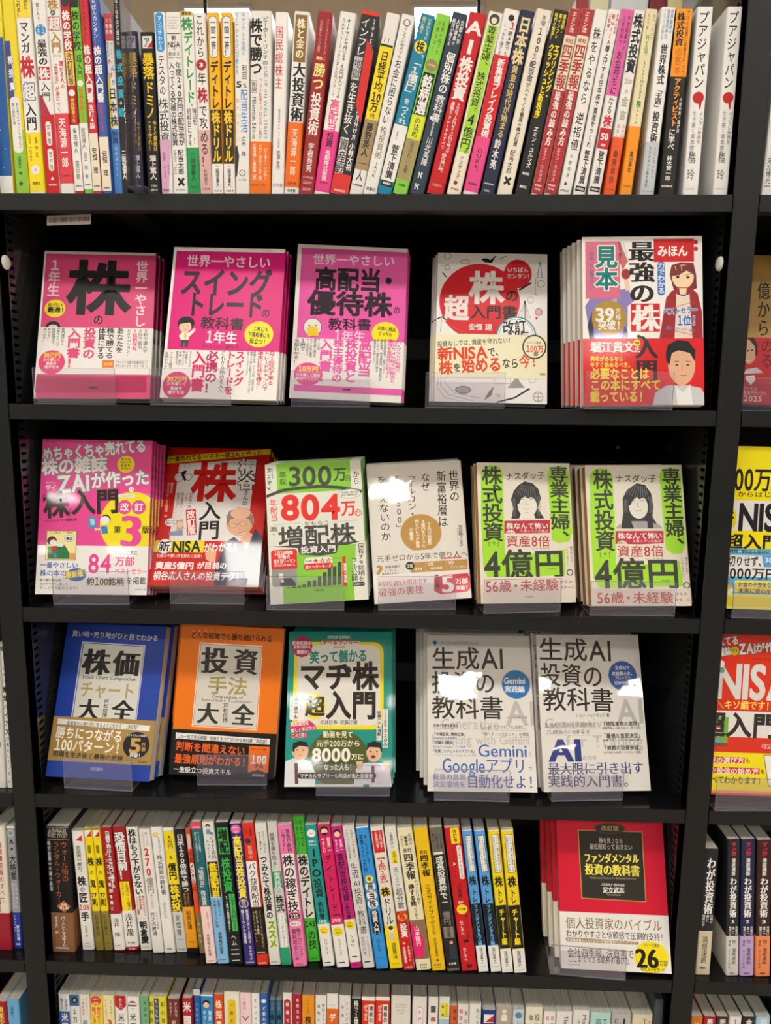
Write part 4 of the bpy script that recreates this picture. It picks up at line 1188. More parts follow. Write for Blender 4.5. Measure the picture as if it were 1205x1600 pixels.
SPINE_BOOKS=[
([1,"",[-0.4457,0.012,0.2552],-0.004,16.5,226.0,148,332],"blue dotted book spine with a white foot, first in the top row",[["P",331,[0,231,165,231,165,1808,0,1808]],["P",10,[0,2,165,2,165,231,0,231]],["C",10,50,761,5,5],["C",10,99,547,5,5],["C",10,66,332,5,5]]),
([1,"",[-0.4251,0.012,0.2552],-0.0203,15.4,225.9,148,336],"yellow and lime spine with a white speech bubble along it",[["P",333,[0,2,153,2,153,760,0,760]],["P",334,[1,1113,69,1113,69,1766,1,1766]],["T","株投資",54,1628,54,1183,65,10,"k",334,1],["R",10,8,496,126,1141],["T","初心者でもチャートで逃さない",95,1071,95,546,34,2,"m",-1,1],["T","買い時売り時",43,1071,43,817,31,2,"m",-1,1],["T","中原良太 著",69,460,69,244,46,335,"b",-1,1],["T","✚",38,143,100,143,71,335,"b",-1,0]]),
([1,"",[-0.4086,0.012,0.2552],-0.0235,18.8,225.8,148,10],"white spine with a tall red kanji and a bright yellow foot",[["P",337,[0,2017,187,2017,187,2256,0,2256]],["T","思から",135,2214,135,2106,56,2,"b",-1,1],["T","これる！",47,2241,47,2024,56,2,"b",-1,1],["T","マンガ",94,1983,94,1627,116,2,"b",-1,1],["T","株",94,1613,94,1336,169,338,"k",-1,1],["T","超",94,1294,94,1098,141,10,"k",339,1],["T","入門",94,1070,94,759,135,2,"b",-1,1],["B",340,48,731],["T","（監修）森 正人",131,703,131,445,38,2,"m",-1,1],["T","ヤマダ アベアオミ",53,703,53,402,38,2,"m",-1,1],["C",10,94,302,53,53],["T","• ᴗ •",56,302,131,302,21,2,"b",-1,0],["T","西東社",42,143,145,143,40,2,"b",-1,0]]),
([1,"",[-0.3871,0.012,0.2552],-0.0263,16.7,225.9,148,10],"white spine with a blue dot and red square, red foot with two white ovals",[["T","億り人で",67,2186,67,1982,42,13,"m",-1,1],["C",341,84,1884,63,63],["T","マンガ",114,1935,114,1832,37,10,"b",-1,1],["T","でわかる",58,1935,58,1819,33,10,"b",-1,1],["T","最強の",84,1784,84,1488,114,2,"S",-1,1],["P",342,[17,1329,154,1329,154,1474,17,1474]],["T","株",84,1467,84,1336,130,10,"S",-1,1],["T","入門",84,1308,84,1084,117,2,"s",-1,1],["P",343,[0,2,167,2,167,936,0,936]],["P",344,[8,1168,33,1154,125,929,8,915]],["R",10,50,581,117,859],["T","安恒理",84,830,84,596,43,2,"m",-1,1],["R",10,50,287,117,546],["T","吉村佳",84,517,84,302,43,2,"m",-1,1],["T","★",58,201,109,201,58,10,"b",-1,0],["T","新星出版社",33,128,134,128,23,10,"b",-1,0]]),
([1,"",[-0.3696,0.012,0.2552],-0.0284,17.2,225.8,148,10],"white spine with gold lettering and a coral band with five white characters",[["T","株",86,2225,86,2104,129,345,"k",-1,1],["C",2,78,2073,31,31],["T","の",78,2097,78,2049,52,10,"b",-1,1],["P",346,[17,1879,146,1879,146,2029,17,2029]],["T","超",86,2026,86,1882,138,10,"k",342,1],["T","入門",86,1866,86,1632,121,345,"k",-1,1],["T","ドリル",34,1595,138,1595,40,347,"b",-1,0],["T","儲かる人の",129,1543,129,1223,52,342,"b",-1,1],["T","「思考法」が身につく",60,1543,60,971,52,342,"b",-1,1],["B",348,143,950],["T","天海源一郎",86,901,86,330,86,10,"b",-1,1],["T","自由国民社",34,232,138,232,24,349,"b",-1,0]]),
([1,"",[-0.3517,0.012,0.2552],-0.0296,10.9,225.9,148,353],"narrow dark red spine with white title and white lower third",[["C",350,55,2185,46,46],["T","株の学校",55,2097,55,1660,93,10,"k",-1,1],["P",351,[13,1266,104,1266,104,1647,13,1647]],["T","改訂新版",57,1633,57,1273,68,352,"b",-1,1],["C",10,55,1182,38,38],["T","特典映像つき",55,1126,55,845,46,351,"b",-1,1],["P",10,[0,57,109,57,109,819,0,819]],["T","柴田博人 窪田剛",55,788,55,187,49,350,"m",-1,1],["T","高橋書店",14,115,96,115,24,2,"b",-1,0]]),
([1,"",[-0.3402,0.012,0.2552],-0.03,10.7,225.9,148,356],"narrow lime green spine with black title and white lower third",[["P",354,[1,2131,101,2131,101,2239,1,2239]],["T","株の学校",53,2097,53,1653,91,2,"b",-1,1],["T","超入門",59,1612,59,1349,66,2,"m",-1,1],["C",10,53,1291,35,35],["T","特典映像つき",53,1238,53,852,48,355,"b",-1,1],["P",10,[0,79,106,79,106,842,0,842]],["T","柴田博人",43,788,43,546,53,13,"m",-1,1],["T","窪田 剛 著",48,504,48,202,45,13,"m",-1,1],["T","高橋書店",16,130,91,130,21,2,"b",-1,0]]),
([1,"",[-0.3291,0.012,0.2552],-0.0295,10.7,225.9,148,359],"crimson and cream spine beside the lime green one",[["T","いちばんカンタン！",48,2292,48,1742,43,2,"m",-1,1],["T","株の超入門書",53,1715,53,1077,83,10,"k",353,1],["T","改訂4版",53,1049,53,774,64,10,"b",-1,1],["P",357,[0,57,106,57,106,724,0,724]],["T","安恒 理",53,561,53,260,59,2,"b",-1,1],["T","高橋書店",13,115,93,115,23,2,"b",-1,0],["P",358,[0,2,106,2,106,57,0,57]]]),
([1,"",[-0.3173,0.012,0.2552],-0.0265,11.5,225.9,148,362],"royal blue and cream spine beside the crimson one",[["T","いちばんカンタン！",52,2291,52,1728,57,10,"m",-1,1],["T","株の超入門書",57,1707,57,1077,90,10,"k",360,1],["T","図解で応用",52,1055,52,745,46,361,"b",-1,1],["P",357,[0,58,114,58,114,682,0,682]],["T","安恒 理",57,525,57,231,63,2,"b",-1,1],["T","高橋書店",17,94,98,94,23,2,"b",-1,0]]),
([1,"",[-0.3054,0.02,0.2552],-0.0209,10.1,211.1,148,10],"pale spine with playful red and blue letters above a sky blue foot",[["P",363,[1,1800,100,1800,100,2109,1,2109]],["T","3倍株",30,2061,30,1869,36,10,"m",-1,1],["T","2倍株",75,2061,75,1869,36,10,"m",-1,1],["T","生まれる",30,1786,30,1620,30,2,"m",-1,1],["T","ほったらこ",70,1786,70,1606,30,2,"m",-1,1],["T","の",35,1606,35,1537,50,364,"k",-1,1],["T","ん",70,1537,70,1453,50,365,"k",-1,1],["T","び",40,1453,40,1369,50,364,"k",-1,1],["T","り",70,1369,70,1299,50,365,"k",-1,1],["P",366,[1,818,30,818,30,1397,1,1397]],["T","日本株",50,1285,50,818,91,2,"b",-1,1],["P",367,[0,23,100,23,100,804,0,804]],["T","投資",50,789,50,632,80,368,"b",-1,1],["T","まかぶいくこ",50,603,50,256,35,10,"m",-1,1]]),
([1,"",[-0.2946,0.016,0.2552],-0.0068,7.7,226.0,148,303],"black spine with large turquoise title, just before the clear acrylic divider",[["T","これなくなるほど面白い",39,2365,39,1726,39,10,"m",-1,1],["T","株式投資",42,1705,42,1114,73,369,"k",-1,1],["C",2,39,1086,23,23],["T","の",39,1114,39,1058,35,10,"b",-1,1],["T","話",39,1044,39,917,73,369,"k",-1,1],["T","二階堂重人",42,547,42,201,54,10,"b",-1,1]]),
([1,"",[-0.286,0.03,0.2552],-0.0094,14.6,195.4,128,375],"dark navy spine standing in for a reflection in the clear acrylic divider",[["P",370,[15,1763,117,1763,117,1903,15,1903]],["T","ア",66,1903,66,1763,88,371,"k",-1,1],["T","暴落",73,1721,73,1433,105,372,"b",-1,1],["T","ドミノ",66,1398,66,956,88,372,"b",-1,1],["T","今すぐ資産は",105,927,105,580,41,373,"m",-1,1],["T","こう守れ！",59,927,59,595,44,373,"m",-1,1],["T","澤上篤人",73,536,73,259,66,374,"b",-1,1],["T","アスカ",44,170,102,170,22,370,"b",-1,0]]),  # added book: next spine's reflection built as a copy, haze put into its colours
([1,"",[-0.2633,0.018,0.2552],-0.0126,16.8,188.7,128,5],"black spine with yellow title and a white emblem square at its top",[["P",10,[25,1706,143,1706,143,1843,25,1843]],["P",342,[76,1713,143,1788,143,1713]],["T","ア",76,1843,76,1706,84,350,"b",-1,1],["T","暴落",84,1658,84,1359,143,376,"b",-1,1],["T","ドミノ",84,1338,84,909,118,376,"b",-1,1],["T","今すぐ資産は",126,888,126,539,51,376,"m",-1,1],["T","こう守れ！",64,888,64,539,51,376,"m",-1,1],["T","澤上篤人",84,489,84,207,84,10,"b",-1,1],["T","アスカ",42,135,126,135,32,10,"b",-1,0],["T","2323-3",42,91,126,91,28,10,"b",-1,0]]),
([1,"",[-0.2432,0.012,0.2552],-0.0155,13.5,207.4,148,10],"white spine with a blue tab on top and pale lilac foot",[["R",377,20,1636,114,2071],["T","マンガでわかる",67,2038,67,1650,54,10,"m",-1,1],["T","テスタの",67,1602,67,1152,83,2,"m",-1,1],["T","株式投資",67,1124,67,617,118,2,"m",-1,1],["P",378,[0,646,135,646,135,546,81,30,0,30]],["T","監修 テスタ",47,504,47,203,34,379,"m",-1,1],["T","テスタ",94,361,94,246,30,13,"m",-1,1],["T","宝島社",13,66,94,66,31,2,"b",-1,0]]),
([1,"",[-0.2289,0.012,0.2552],-0.0173,17.8,207.3,148,10],"white spine packed with two columns of black title and an X mark below",[["T","The Ultimate",27,2016,151,2016,21,52,"r",-1,0],["T","Stock Dividend",22,1986,156,1986,19,52,"r",-1,0],["T","Investing",44,1957,133,1957,20,52,"r",-1,0],["T","New NISA Year",22,1927,156,1927,20,52,"r",-1,0],["T","2.4 Million",36,1897,142,1897,19,52,"r",-1,0],["P",2,[14,1834,169,1834,169,1842,14,1842]],["T","新",89,1819,89,1758,57,2,"b",-1,1],["T","NISA",13,1720,164,1720,75,2,"b",-1,0],["T","で",89,1683,89,1642,39,2,"m",-1,1],["T","始める",18,1614,160,1614,55,2,"m",-1,0],["P",2,[9,1568,80,1568,80,1573,9,1573]],["P",2,[98,1568,169,1568,169,1573,98,1573]],["T","年間240万円の配当金が",130,1525,130,581,78,2,"b",-1,1],["T","入ってくる究極の株式投資",48,1525,48,581,71,2,"b",-1,1],["T","配当太郎",107,539,107,246,75,2,"b",-1,1],["T","HAITO TARO",39,532,39,246,39,13,"m",-1,1],["T","✖",44,167,133,167,102,2,"k",-1,0],["T","CROSSMEDIA",27,73,151,73,25,13,"m",-1,0]]),
([1,"",[-0.2106,0.012,0.2552],-0.0179,15.0,208.6,148,10],"white spine with large green title and a green foot",[["P",380,[0,2036,149,2036,149,2084,0,2084]],["T","最新版",15,2059,135,2059,46,2,"b",-1,0],["T","株",75,2016,75,1873,135,381,"k",-1,1],["T","デイトレード",82,1860,82,1067,108,381,"k",-1,1],["T","で",90,1060,90,1018,37,2,"b",-1,1],["T","毎日を",117,1011,117,815,60,2,"m",-1,1],["T","給料日にする",52,1011,52,574,54,2,"m",-1,1],["T","！",120,702,120,574,60,2,"m",-1,1],["B",382,30,560],["T","二階堂重人",75,503,75,174,63,383,"m",-1,1],["T","すばる舎",22,102,127,102,30,383,"b",-1,0]]),
([1,"",[-0.1953,0.012,0.2552],-0.0167,14.2,206.5,148,10],"white and dusty pink spine with a round red number badge",[["T","これから",71,2049,71,1572,88,2,"m",-1,1],["C",384,71,1493,62,62],["T","3",46,1493,96,1493,57,10,"k",-1,0],["T","年",71,1414,71,1269,99,2,"m",-1,1],["T","株",71,1241,71,1067,121,384,"k",-1,1],["T","で攻",71,1046,71,773,102,2,"m",-1,1],["P",385,[0,30,141,30,141,761,0,761]],["T","める！",71,752,71,332,102,2,"m",-1,1],["T","杉村富生",71,311,71,131,45,2,"m",-1,1],["T","すばる舎",25,81,117,81,27,2,"b",-1,0]]),
([1,"",[-0.1807,0.012,0.2552],-0.0079,13.8,207.1,148,388],"yellow and black drill book spine, first of the twin pair",[["R",2,19,1568,119,2031],["R",10,23,1575,115,2024],["T","一問一答！",69,2001,69,1586,62,2,"b",-1,1],["T","ディトレ",69,1538,69,998,99,2,"k",-1,1],["P",386,[7,376,134,376,134,991,7,991]],["T","株ドリル",69,977,69,390,104,387,"k",-1,1],["P",10,[0,31,138,31,138,373,0,373]],["T","二階堂重人",69,354,69,103,44,2,"b",-1,1],["T","すばる舎",21,60,117,60,28,2,"b",-1,0]]),
([1,"",[-0.1664,0.012,0.2552],0.0025,13.7,207.1,148,388],"yellow and black drill book spine, second of the twin pair",[["R",2,19,1568,118,2031],["R",10,23,1575,114,2024],["T","一問一答！",68,2001,68,1586,62,2,"b",-1,1],["T","ディトレ",68,1538,68,998,99,2,"k",-1,1],["P",386,[7,376,133,376,133,991,7,991]],["T","株ドリル",68,977,68,391,103,387,"k",-1,1],["P",10,[0,32,136,32,136,373,0,373]],["T","二階堂重人",68,355,68,104,44,2,"b",-1,1],["T","すばる舎",21,61,116,61,28,2,"b",-1,0]]),
([1,"",[-0.1524,0.012,0.2554],0.013,17.4,208.3,148,10],"white spine with sky blue title and a round black mark near the foot",[["T","キャリア30年超の",108,2067,108,1591,49,389,"m",-1,1],["T","マーケットのプロが教える",31,2067,31,1385,45,389,"m",-1,1],["T","利回",118,1495,118,1330,63,2,"m",-1,1],["T","5",17,1275,87,1275,80,2,"k",-1,0],["T","%",99,1261,151,1261,60,2,"m",-1,0],["T","配当生活",113,1219,113,730,87,390,"m",-1,1],["T","勝ちパターン",35,1136,35,617,35,119,"m",-1,1],["T","広木 隆",104,688,104,461,56,2,"m",-1,1],["P",391,[0,560,26,589,49,461,21,232,0,218]],["C",2,87,268,38,38],["C",10,87,268,30,30],["T","ψ",70,268,104,268,40,2,"k",-1,0],["T","かんき出版",39,189,135,189,22,2,"b",-1,0]]),
([1,"",[-0.1346,0.012,0.2557],0.021,25.2,208.1,148,206],"thick white spine with heavy black title above an orange band",[["T","株で勝つ",71,1998,71,1375,151,2,"k",-1,1],["T","ピーター・リンチの",181,2022,181,1484,71,2,"m",-1,1],["T","［新版］",50,1351,50,1144,66,2,"m",-1,1],["T","Millennium Edition",50,1132,50,652,55,2,"m",-1,1],["T","ONE UP ON WALL STREET",189,1484,189,652,45,392,"m",-1,1],["T","アマの知恵でプロを出し抜け",126,1339,126,652,40,393,"m",-1,1],["B",394,25,627],["T","ピーター・リンチ／",189,553,189,177,50,10,"m",-1,1],["T","ジョン・ロスチャイルド［著］",126,590,126,164,45,10,"m",-1,1],["T","三原淳雄／土屋安衛［訳］",55,602,55,164,45,10,"m",-1,1],["T","ダイヤモンド社",13,126,189,126,29,395,"b",-1,0]]),
([1,"",[-0.1082,0.012,0.2558],0.0378,15.0,206.6,148,50],"plain white spine with five widely spaced red characters",[["T","国民総株主",57,1919,57,1217,93,396,"m",-1,1],["T","電通経済メディア立役者",75,997,75,553,27,397,"m",-1,1],["T","前澤友作",75,528,75,303,48,2,"m",-1,1],["T","幻冬舎",15,126,135,126,46,398,"b",-1,0]]),
([1,"",[-0.0927,0.012,0.2565],0.0722,17.9,207.3,148,10],"white spine with a bronze label on top and an orange band",[["P",399,[18,1518,161,1518,161,2037,18,2037]],["T","株と金の",90,1997,90,1555,99,400,"S",-1,1],["T","大投資術",99,1518,99,848,152,2,"S",-1,1],["B",401,98,843],["T","天海源一郎",90,774,90,237,75,402,"m",-1,1],["T","幻冬舎",36,143,143,143,41,395,"b",-1,0],["T","幻冬舎",40,60,139,60,38,2,"b",-1,0]]),
([1,"",[-0.0742,0.012,0.2573],0.1193,17.6,207.7,148,407],"brick red spine with cream and white title",[["T","ファーストリテイラーが",127,2000,127,1605,32,403,"m",-1,1],["T","「株式投資のサバイバル戦略」",53,2000,53,1605,35,403,"m",-1,1],["T","最後に",35,1562,141,1562,41,404,"b",-1,0],["T","勝つ",88,1508,88,1204,141,405,"b",-1,1],["T","投資術",88,1180,88,698,127,10,"b",-1,1],["T","宇根尚秀",88,611,88,272,71,10,"m",-1,1],["T","ビジネス社",26,209,150,209,28,406,"b",-1,0],["T","121979",35,150,141,150,35,406,"b",-1,0],["T","121979",35,74,141,74,35,406,"b",-1,0]]),
([1,"",[-0.0559,0.012,0.2582],0.1579,19.4,207.5,148,10],"white spine over a hot pink band, pages leaning",[["T","オートモードで月に18.5万円が入ってくる",120,2005,120,1119,54,2,"b",-1,1],["T","凡人サラリーマンが元手5万円スタート",58,2005,58,1132,39,13,"m",-1,1],["T","高配当",97,1107,97,747,120,408,"b",-1,1],["B",409,39,747],["T","投資",97,727,97,559,87,2,"b",-1,1],["T","長期株式投資",97,522,97,167,66,10,"m",-1,1],["T","KADOKAWA",39,147,155,147,29,2,"b",-1,0]]),
([1,"",[-0.0358,0.012,0.2593],0.1844,22.2,208.5,148,416],"black and red split spine with grey blocks",[["P",410,[0,2044,222,2044,222,2083,0,2083]],["T","インフレ",67,2008,67,1585,111,10,"m",-1,1],["P",411,[11,1316,107,1316,107,1573,11,1573]],["T","地獄",62,1561,62,1328,100,412,"m",-1,1],["T","を生き抜く",62,1292,62,695,102,10,"m",-1,1],["T","2035年増える富・消える富の見分け方",167,2020,167,645,53,10,"m",-1,1],["P",413,[122,1779,222,1658,222,845,122,1045]],["P",414,[13,86,111,86,111,657,13,657]],["T","資産戦略",62,645,62,86,107,2,"m",-1,1],["T","小林大祐",167,620,167,291,67,10,"b",-1,1],["P",415,[0,2,222,2,222,240,0,240]],["T","KADOKAWA",44,48,178,48,33,10,"b",-1,0]]),
([1,"",[-0.0123,0.012,0.2586],0.2143,16.0,207.8,148,419],"white spine with a yellow title panel and tan band",[["T","⌇⌇",32,1780,128,1780,55,2,"b",-1,0],["P",2,[8,1707,152,1707,152,1732,8,1732]],["P",417,[0,866,160,866,160,1707,0,1707]],["T","日経平均",80,1658,80,1203,96,2,"b",-1,1],["T","10",24,1136,136,1136,111,2,"k",-1,0],["T","万",80,1079,80,966,96,2,"k",-1,1],["T","円",52,921,108,921,64,2,"b",-1,0],["B",418,296,879],["T","藤野英人",80,841,80,449,88,2,"b",-1,1],["T","日本経済新聞出版",24,373,136,373,16,2,"b",-1,0],["T","人",80,283,80,168,80,2,"b",-1,1],["T","日本経済新聞",24,116,136,116,21,2,"b",-1,0]]),
([1,"",[0.0046,0.012,0.2587],0.2203,16.2,206.5,148,10],"slim white spine with a small round stamp near its top",[["C",2,81,1975,41,41],["C",10,81,1975,32,32],["T","インフレ時代でも",81,1927,81,1574,45,2,"m",-1,1],["T","お金に困らない",81,1569,81,829,81,2,"m",-1,1],["T","株投資術",81,804,81,423,81,420,"m",-1,1],["T","JACK",81,398,81,206,52,2,"m",-1,1],["T","扶桑社",24,69,138,69,44,2,"b",-1,0]]),
([1,"",[0.0218,0.012,0.2594],0.2457,17.3,208.0,148,423],"teal blue spine with a yellow disc, white below",[["T","いまからでも",121,2043,121,1800,45,421,"m",-1,1],["T","間に合う",52,2043,52,1849,45,421,"m",-1,1],["C",422,87,1714,73,73],["T","株",87,1775,87,1653,104,2,"b",-1,1],["T","で",139,1640,139,1591,35,10,"b",-1,1],["T","「1億円」",87,1584,87,1145,125,10,"b",-1,1],["T","を",87,1127,87,1057,69,10,"b",-1,1],["T","つくれ",87,1044,87,830,95,10,"b",-1,1],["P",10,[0,165,173,165,173,818,0,818]],["T","！",87,792,87,602,78,423,"b",-1,1],["T","菅下清廣",87,589,87,191,90,2,"b",-1,1],["P",2,[17,100,156,100,156,165,17,165]],["T","徳間書店",35,134,139,134,30,10,"b",-1,0]]),
([1,"",[0.0408,0.012,0.2594],0.2425,17.4,207.8,148,432],"bright lime spine with a black title box and khaki band",[["T","投資の超プロ",113,2005,113,1626,38,424,"m",-1,1],["T","が教える！",61,2005,61,1651,38,424,"m",-1,1],["C",425,87,1503,70,70],["T","カブ先生",35,1503,139,1503,30,426,"b",-1,0],["P",2,[17,930,157,930,157,1417,17,1417]],["T","銘柄選",87,1392,87,943,122,10,"k",-1,1],["B",427,652,930],["T","の法則",87,905,87,678,70,2,"m",-1,1],["P",428,[0,178,173,178,173,652,0,652]],["T","窪田れい太",87,627,87,294,52,429,"m",-1,1],["T","ℵ",61,281,113,281,60,430,"k",-1,0],["T","出版局",43,114,130,114,33,431,"b",-1,0]]),
([1,"",[0.0608,0.012,0.2595],0.2369,18.1,208.8,148,433],"slate navy spine with white title",[["T","京都大学",141,2013,141,1745,44,10,"m",-1,1],["T","人気講義の",91,2013,91,1721,40,10,"m",-1,1],["T","教授が教える",40,2013,40,1709,40,10,"m",-1,1],["T","個別株の",100,1648,100,1179,109,10,"b",-1,1],["T","教科書",100,1166,100,853,112,10,"m",-1,1],["T","●━",27,891,118,891,52,10,"b",-1,0],["T","京都大学名誉教授",91,853,91,689,27,10,"m",-1,1],["T","川北英隆",91,676,91,345,76,98,"m",-1,1],["T","ℵ",45,229,118,229,83,10,"k",-1,0],["T","ℵ",36,93,109,93,83,10,"k",-1,0]]),
([1,"",[0.0823,0.012,0.2598],0.229,20.4,208.1,148,435],"wide bright red spine with two giant white letters on top",[["T","A",102,2018,102,1825,225,10,"k",-1,1],["T","I",102,1812,102,1605,245,10,"k",-1,1],["T","株投資",102,1588,102,1099,159,10,"k",-1,1],["T","3カ月で1万円を74万円と稼いだ",127,1074,127,495,49,10,"m",-1,1],["T","爆騰ちトレードのすべて",61,1074,61,521,45,10,"m",-1,1],["T","株の買い時。",102,483,102,240,61,10,"m",-1,1],["T","日経BP社",41,111,163,111,34,434,"b",-1,0]]),
([1,"",[0.1066,0.012,0.2589],0.2197,16.8,208.8,148,439],"cream spine with a drawn head and lime title strip",[["C",436,84,2006,61,61],["C",357,84,1994,34,34],["P",437,[25,499,151,499,151,1938,25,1938]],["T","専業主婦、",84,1934,84,1447,101,2,"m",-1,1],["T","株式投資",84,1423,84,1027,101,2,"m",-1,1],["T","で",101,1027,101,965,42,2,"m",-1,1],["T","4",84,965,84,802,135,2,"b",-1,1],["T","億円。",84,797,84,411,126,2,"m",-1,1],["T","ナスダッ子",84,461,84,194,54,2,"m",-1,1],["C",438,76,142,24,24],["T","中央経済",34,70,135,70,29,438,"b",-1,0]]),
([1,"",[0.1265,0.012,0.259],0.2101,18.1,211.0,148,10],"white, red and pink three-part spine",[["C",2,99,2019,36,36],["T","1",136,1988,136,1892,90,342,"b",-1,1],["T","勝4敗でも",127,1880,127,1602,54,2,"m",-1,1],["T","しっかり儲ける",54,1952,54,1602,43,2,"m",-1,1],["P",440,[0,669,180,669,180,1602,0,1602]],["T","新高値ブレイク投資術",99,1565,99,669,90,10,"k",-1,1],["B",441,39,674],["T","DUKE。",90,548,90,244,72,2,"m",-1,1],["T","東洋経済",36,129,145,129,31,2,"b",-1,0]]),
([1,"",[0.1473,0.012,0.2586],0.201,17.2,209.6,148,444],"navy spine with pale gold title",[["T","日本株",86,2027,86,1501,138,442,"k",-1,1],["T","黄金の時代が始まる",86,1489,86,669,78,443,"b",-1,1],["T","鈴木亮",78,656,78,302,78,10,"b",-1,1],["T","日本経済新聞出版",17,131,138,131,17,10,"b",-1,0],["T","11684",34,51,103,51,27,10,"b",-1,0]]),
([1,"",[0.1678,0.012,0.2586],0.193,17.8,210.3,148,445],"cream spine with one thin black column and an X mark at its foot",[["T","年間",107,2047,107,1923,53,2,"m",-1,1],["T","100",98,1911,98,1624,75,2,"b",-1,1],["T","万円の",89,1624,89,1498,43,2,"m",-1,1],["T","配当金",89,1536,89,1309,75,2,"b",-1,1],["T","が入ってくる最高の株式投資",89,1296,89,564,53,2,"b",-1,1],["T","配当太郎",80,525,80,250,64,2,"m",-1,1],["T","✖",36,171,124,171,102,2,"k",-1,0]]),
([1,"",[0.1896,0.012,0.2584],0.1857,17.4,209.3,148,38],"black spine with heavy yellow katakana",[["T","高金利・",139,2057,139,1834,38,336,"b",-1,1],["T","高インフレ",90,2057,90,1784,38,336,"b",-1,1],["T","時代の到来！",38,2057,38,1760,38,336,"b",-1,1],["T","エブリシング・",125,1722,125,1104,66,446,"k",-1,1],["T","クラッシュと新秩序",61,1722,61,887,63,446,"k",-1,1],["T","エミン・ユルマズ",87,797,87,316,59,10,"b",-1,1],["T","集英社",35,251,122,251,33,10,"b",-1,0],["T","集英社",35,98,122,98,33,10,"b",-1,0]]),
([1,"",[0.2091,0.012,0.2577],0.1787,13.9,210.7,148,449],"cream and brick red spine with red title, nearer the yellow lettered black one",[["P",447,[0,1815,138,1815,138,2105,0,2105]],["T","エミン流",69,2082,69,1847,58,10,"m",-1,1],["T","会社",21,1760,118,1760,56,447,"b",-1,0],["T","四季報",69,1723,69,1221,118,447,"b",-1,1],["P",447,[0,17,138,17,138,1208,0,1208]],["T","最強の読み方",69,1195,69,580,69,10,"S",-1,1],["T","エミン・ユルマズ",62,554,62,162,44,448,"m",-1,1],["T","東洋経済",21,118,104,118,24,10,"b",-1,0],["T","733781",28,75,97,75,23,10,"b",-1,0]]),
([1,"",[0.2251,0.012,0.2577],0.1714,14.4,210.3,148,449],"cream and brick red spine with red title, its twin beside the plain white spine",[["P",447,[0,1812,144,1812,144,2101,0,2101]],["T","エミン流",72,2078,72,1844,61,10,"m",-1,1],["T","会社",22,1758,123,1758,58,447,"b",-1,0],["T","四季報",72,1720,72,1219,123,447,"b",-1,1],["P",447,[0,18,144,18,144,1206,0,1206]],["T","最強の読み方",72,1194,72,579,72,10,"S",-1,1],["T","エミン・ユルマズ",65,553,65,162,46,448,"m",-1,1],["T","東洋経済",22,118,108,118,25,10,"b",-1,0],["T","733781",29,76,101,76,24,10,"b",-1,0]]),
([1,"",[0.2419,0.012,0.2576],0.1632,15.1,209.3,148,450],"white spine with one tall black brush-like title and small tree mark",[["T","株をやるなら",75,1903,75,1040,90,2,"m",-1,1],["T","逆指値",75,963,75,514,93,2,"m",-1,1],["T","中野稔彦",68,488,68,202,36,2,"m",-1,1],["T","▲",38,144,83,144,52,2,"b",-1,0],["T","総合法令",15,57,121,57,30,13,"b",-1,0]]),
([1,"",[0.2598,0.012,0.2574],0.1527,14.4,209.0,148,10],"white spine with small red columns over a long black title",[["T","世界大変革",116,2047,116,1826,29,342,"b",-1,1],["T","新NISA",72,2047,72,1703,40,342,"b",-1,1],["T","に登場！",32,2047,32,1826,32,342,"b",-1,1],["T","爆上げする日本株で資産をつくれ",72,1703,72,553,52,2,"b",-1,1],["T","菅下清廣",72,527,72,137,69,2,"b",-1,1],["P",2,[14,51,130,51,130,111,14,111]],["T","徳間書店",29,80,116,80,25,10,"b",-1,0]]),
([1,"",[0.2778,0.012,0.2572],0.1382,14.2,209.2,148,10],"orchid pink over white spine with a red number badge",[["P",451,[0,1139,141,1139,141,2090,0,2090]],["T","今世紀最大の",106,2031,106,1638,40,2,"m",-1,1],["T","上昇相場で",50,2019,50,1700,37,2,"m",-1,1],["T","お金持ちに",71,1638,71,1151,71,2,"m",-1,1],["T","なる",71,1126,71,936,64,2,"m",-1,1],["T","株",71,924,71,784,99,342,"k",-1,1],["R",342,3,540,139,776],["T","50",25,681,117,681,91,10,"k",-1,0],["T","銘柄",43,584,99,584,33,10,"b",-1,0],["T","菅下清廣",71,520,71,139,74,2,"b",-1,1],["P",2,[14,47,128,47,128,105,14,105]],["T","徳間書店",28,76,114,76,24,10,"b",-1,0]]),
([1,"",[0.2968,0.012,0.2567],0.1178,13.2,207.4,148,10],"white spine with heavy black title over an orange red foot",[["T","株式投資",66,2040,66,1387,108,2,"k",-1,1],["T","100",20,1300,112,1300,61,452,"b",-1,0],["T","の",66,1225,66,1150,40,2,"m",-1,1],["T","金言",66,1150,66,847,79,452,"b",-1,1],["T","先人はかく",99,827,99,566,32,453,"m",-1,1],["T","成功した",40,827,40,592,32,453,"m",-1,1],["B",454,2,674],["T","桑原晃弥",59,528,59,141,59,2,"m",-1,1],["T","だいわ文庫",20,75,99,75,18,455,"b",-1,0]]),
([1,"",[0.316,0.012,0.2565],0.0911,13.9,208.3,148,458],"pale yellow spine with green lettering over an amber foot",[["T","自分で決めて",104,2035,104,1742,28,420,"m",-1,1],["T","自分で築く！",42,2035,42,1767,28,420,"m",-1,1],["T","月1回、",63,1803,63,1533,47,381,"b",-1,1],["T","10000円",70,1521,70,1273,39,381,"b",-1,1],["T","から始める",70,1268,70,1098,28,2,"m",-1,1],["T","株",70,1093,70,997,58,381,"k",-1,1],["T","トレード",70,992,70,816,36,2,"m",-1,1],["B",456,2,795],["T","冨田晃右",70,515,70,271,45,2,"b",-1,1],["T","日本実業出版社",21,116,118,116,16,457,"b",-1,0]]),
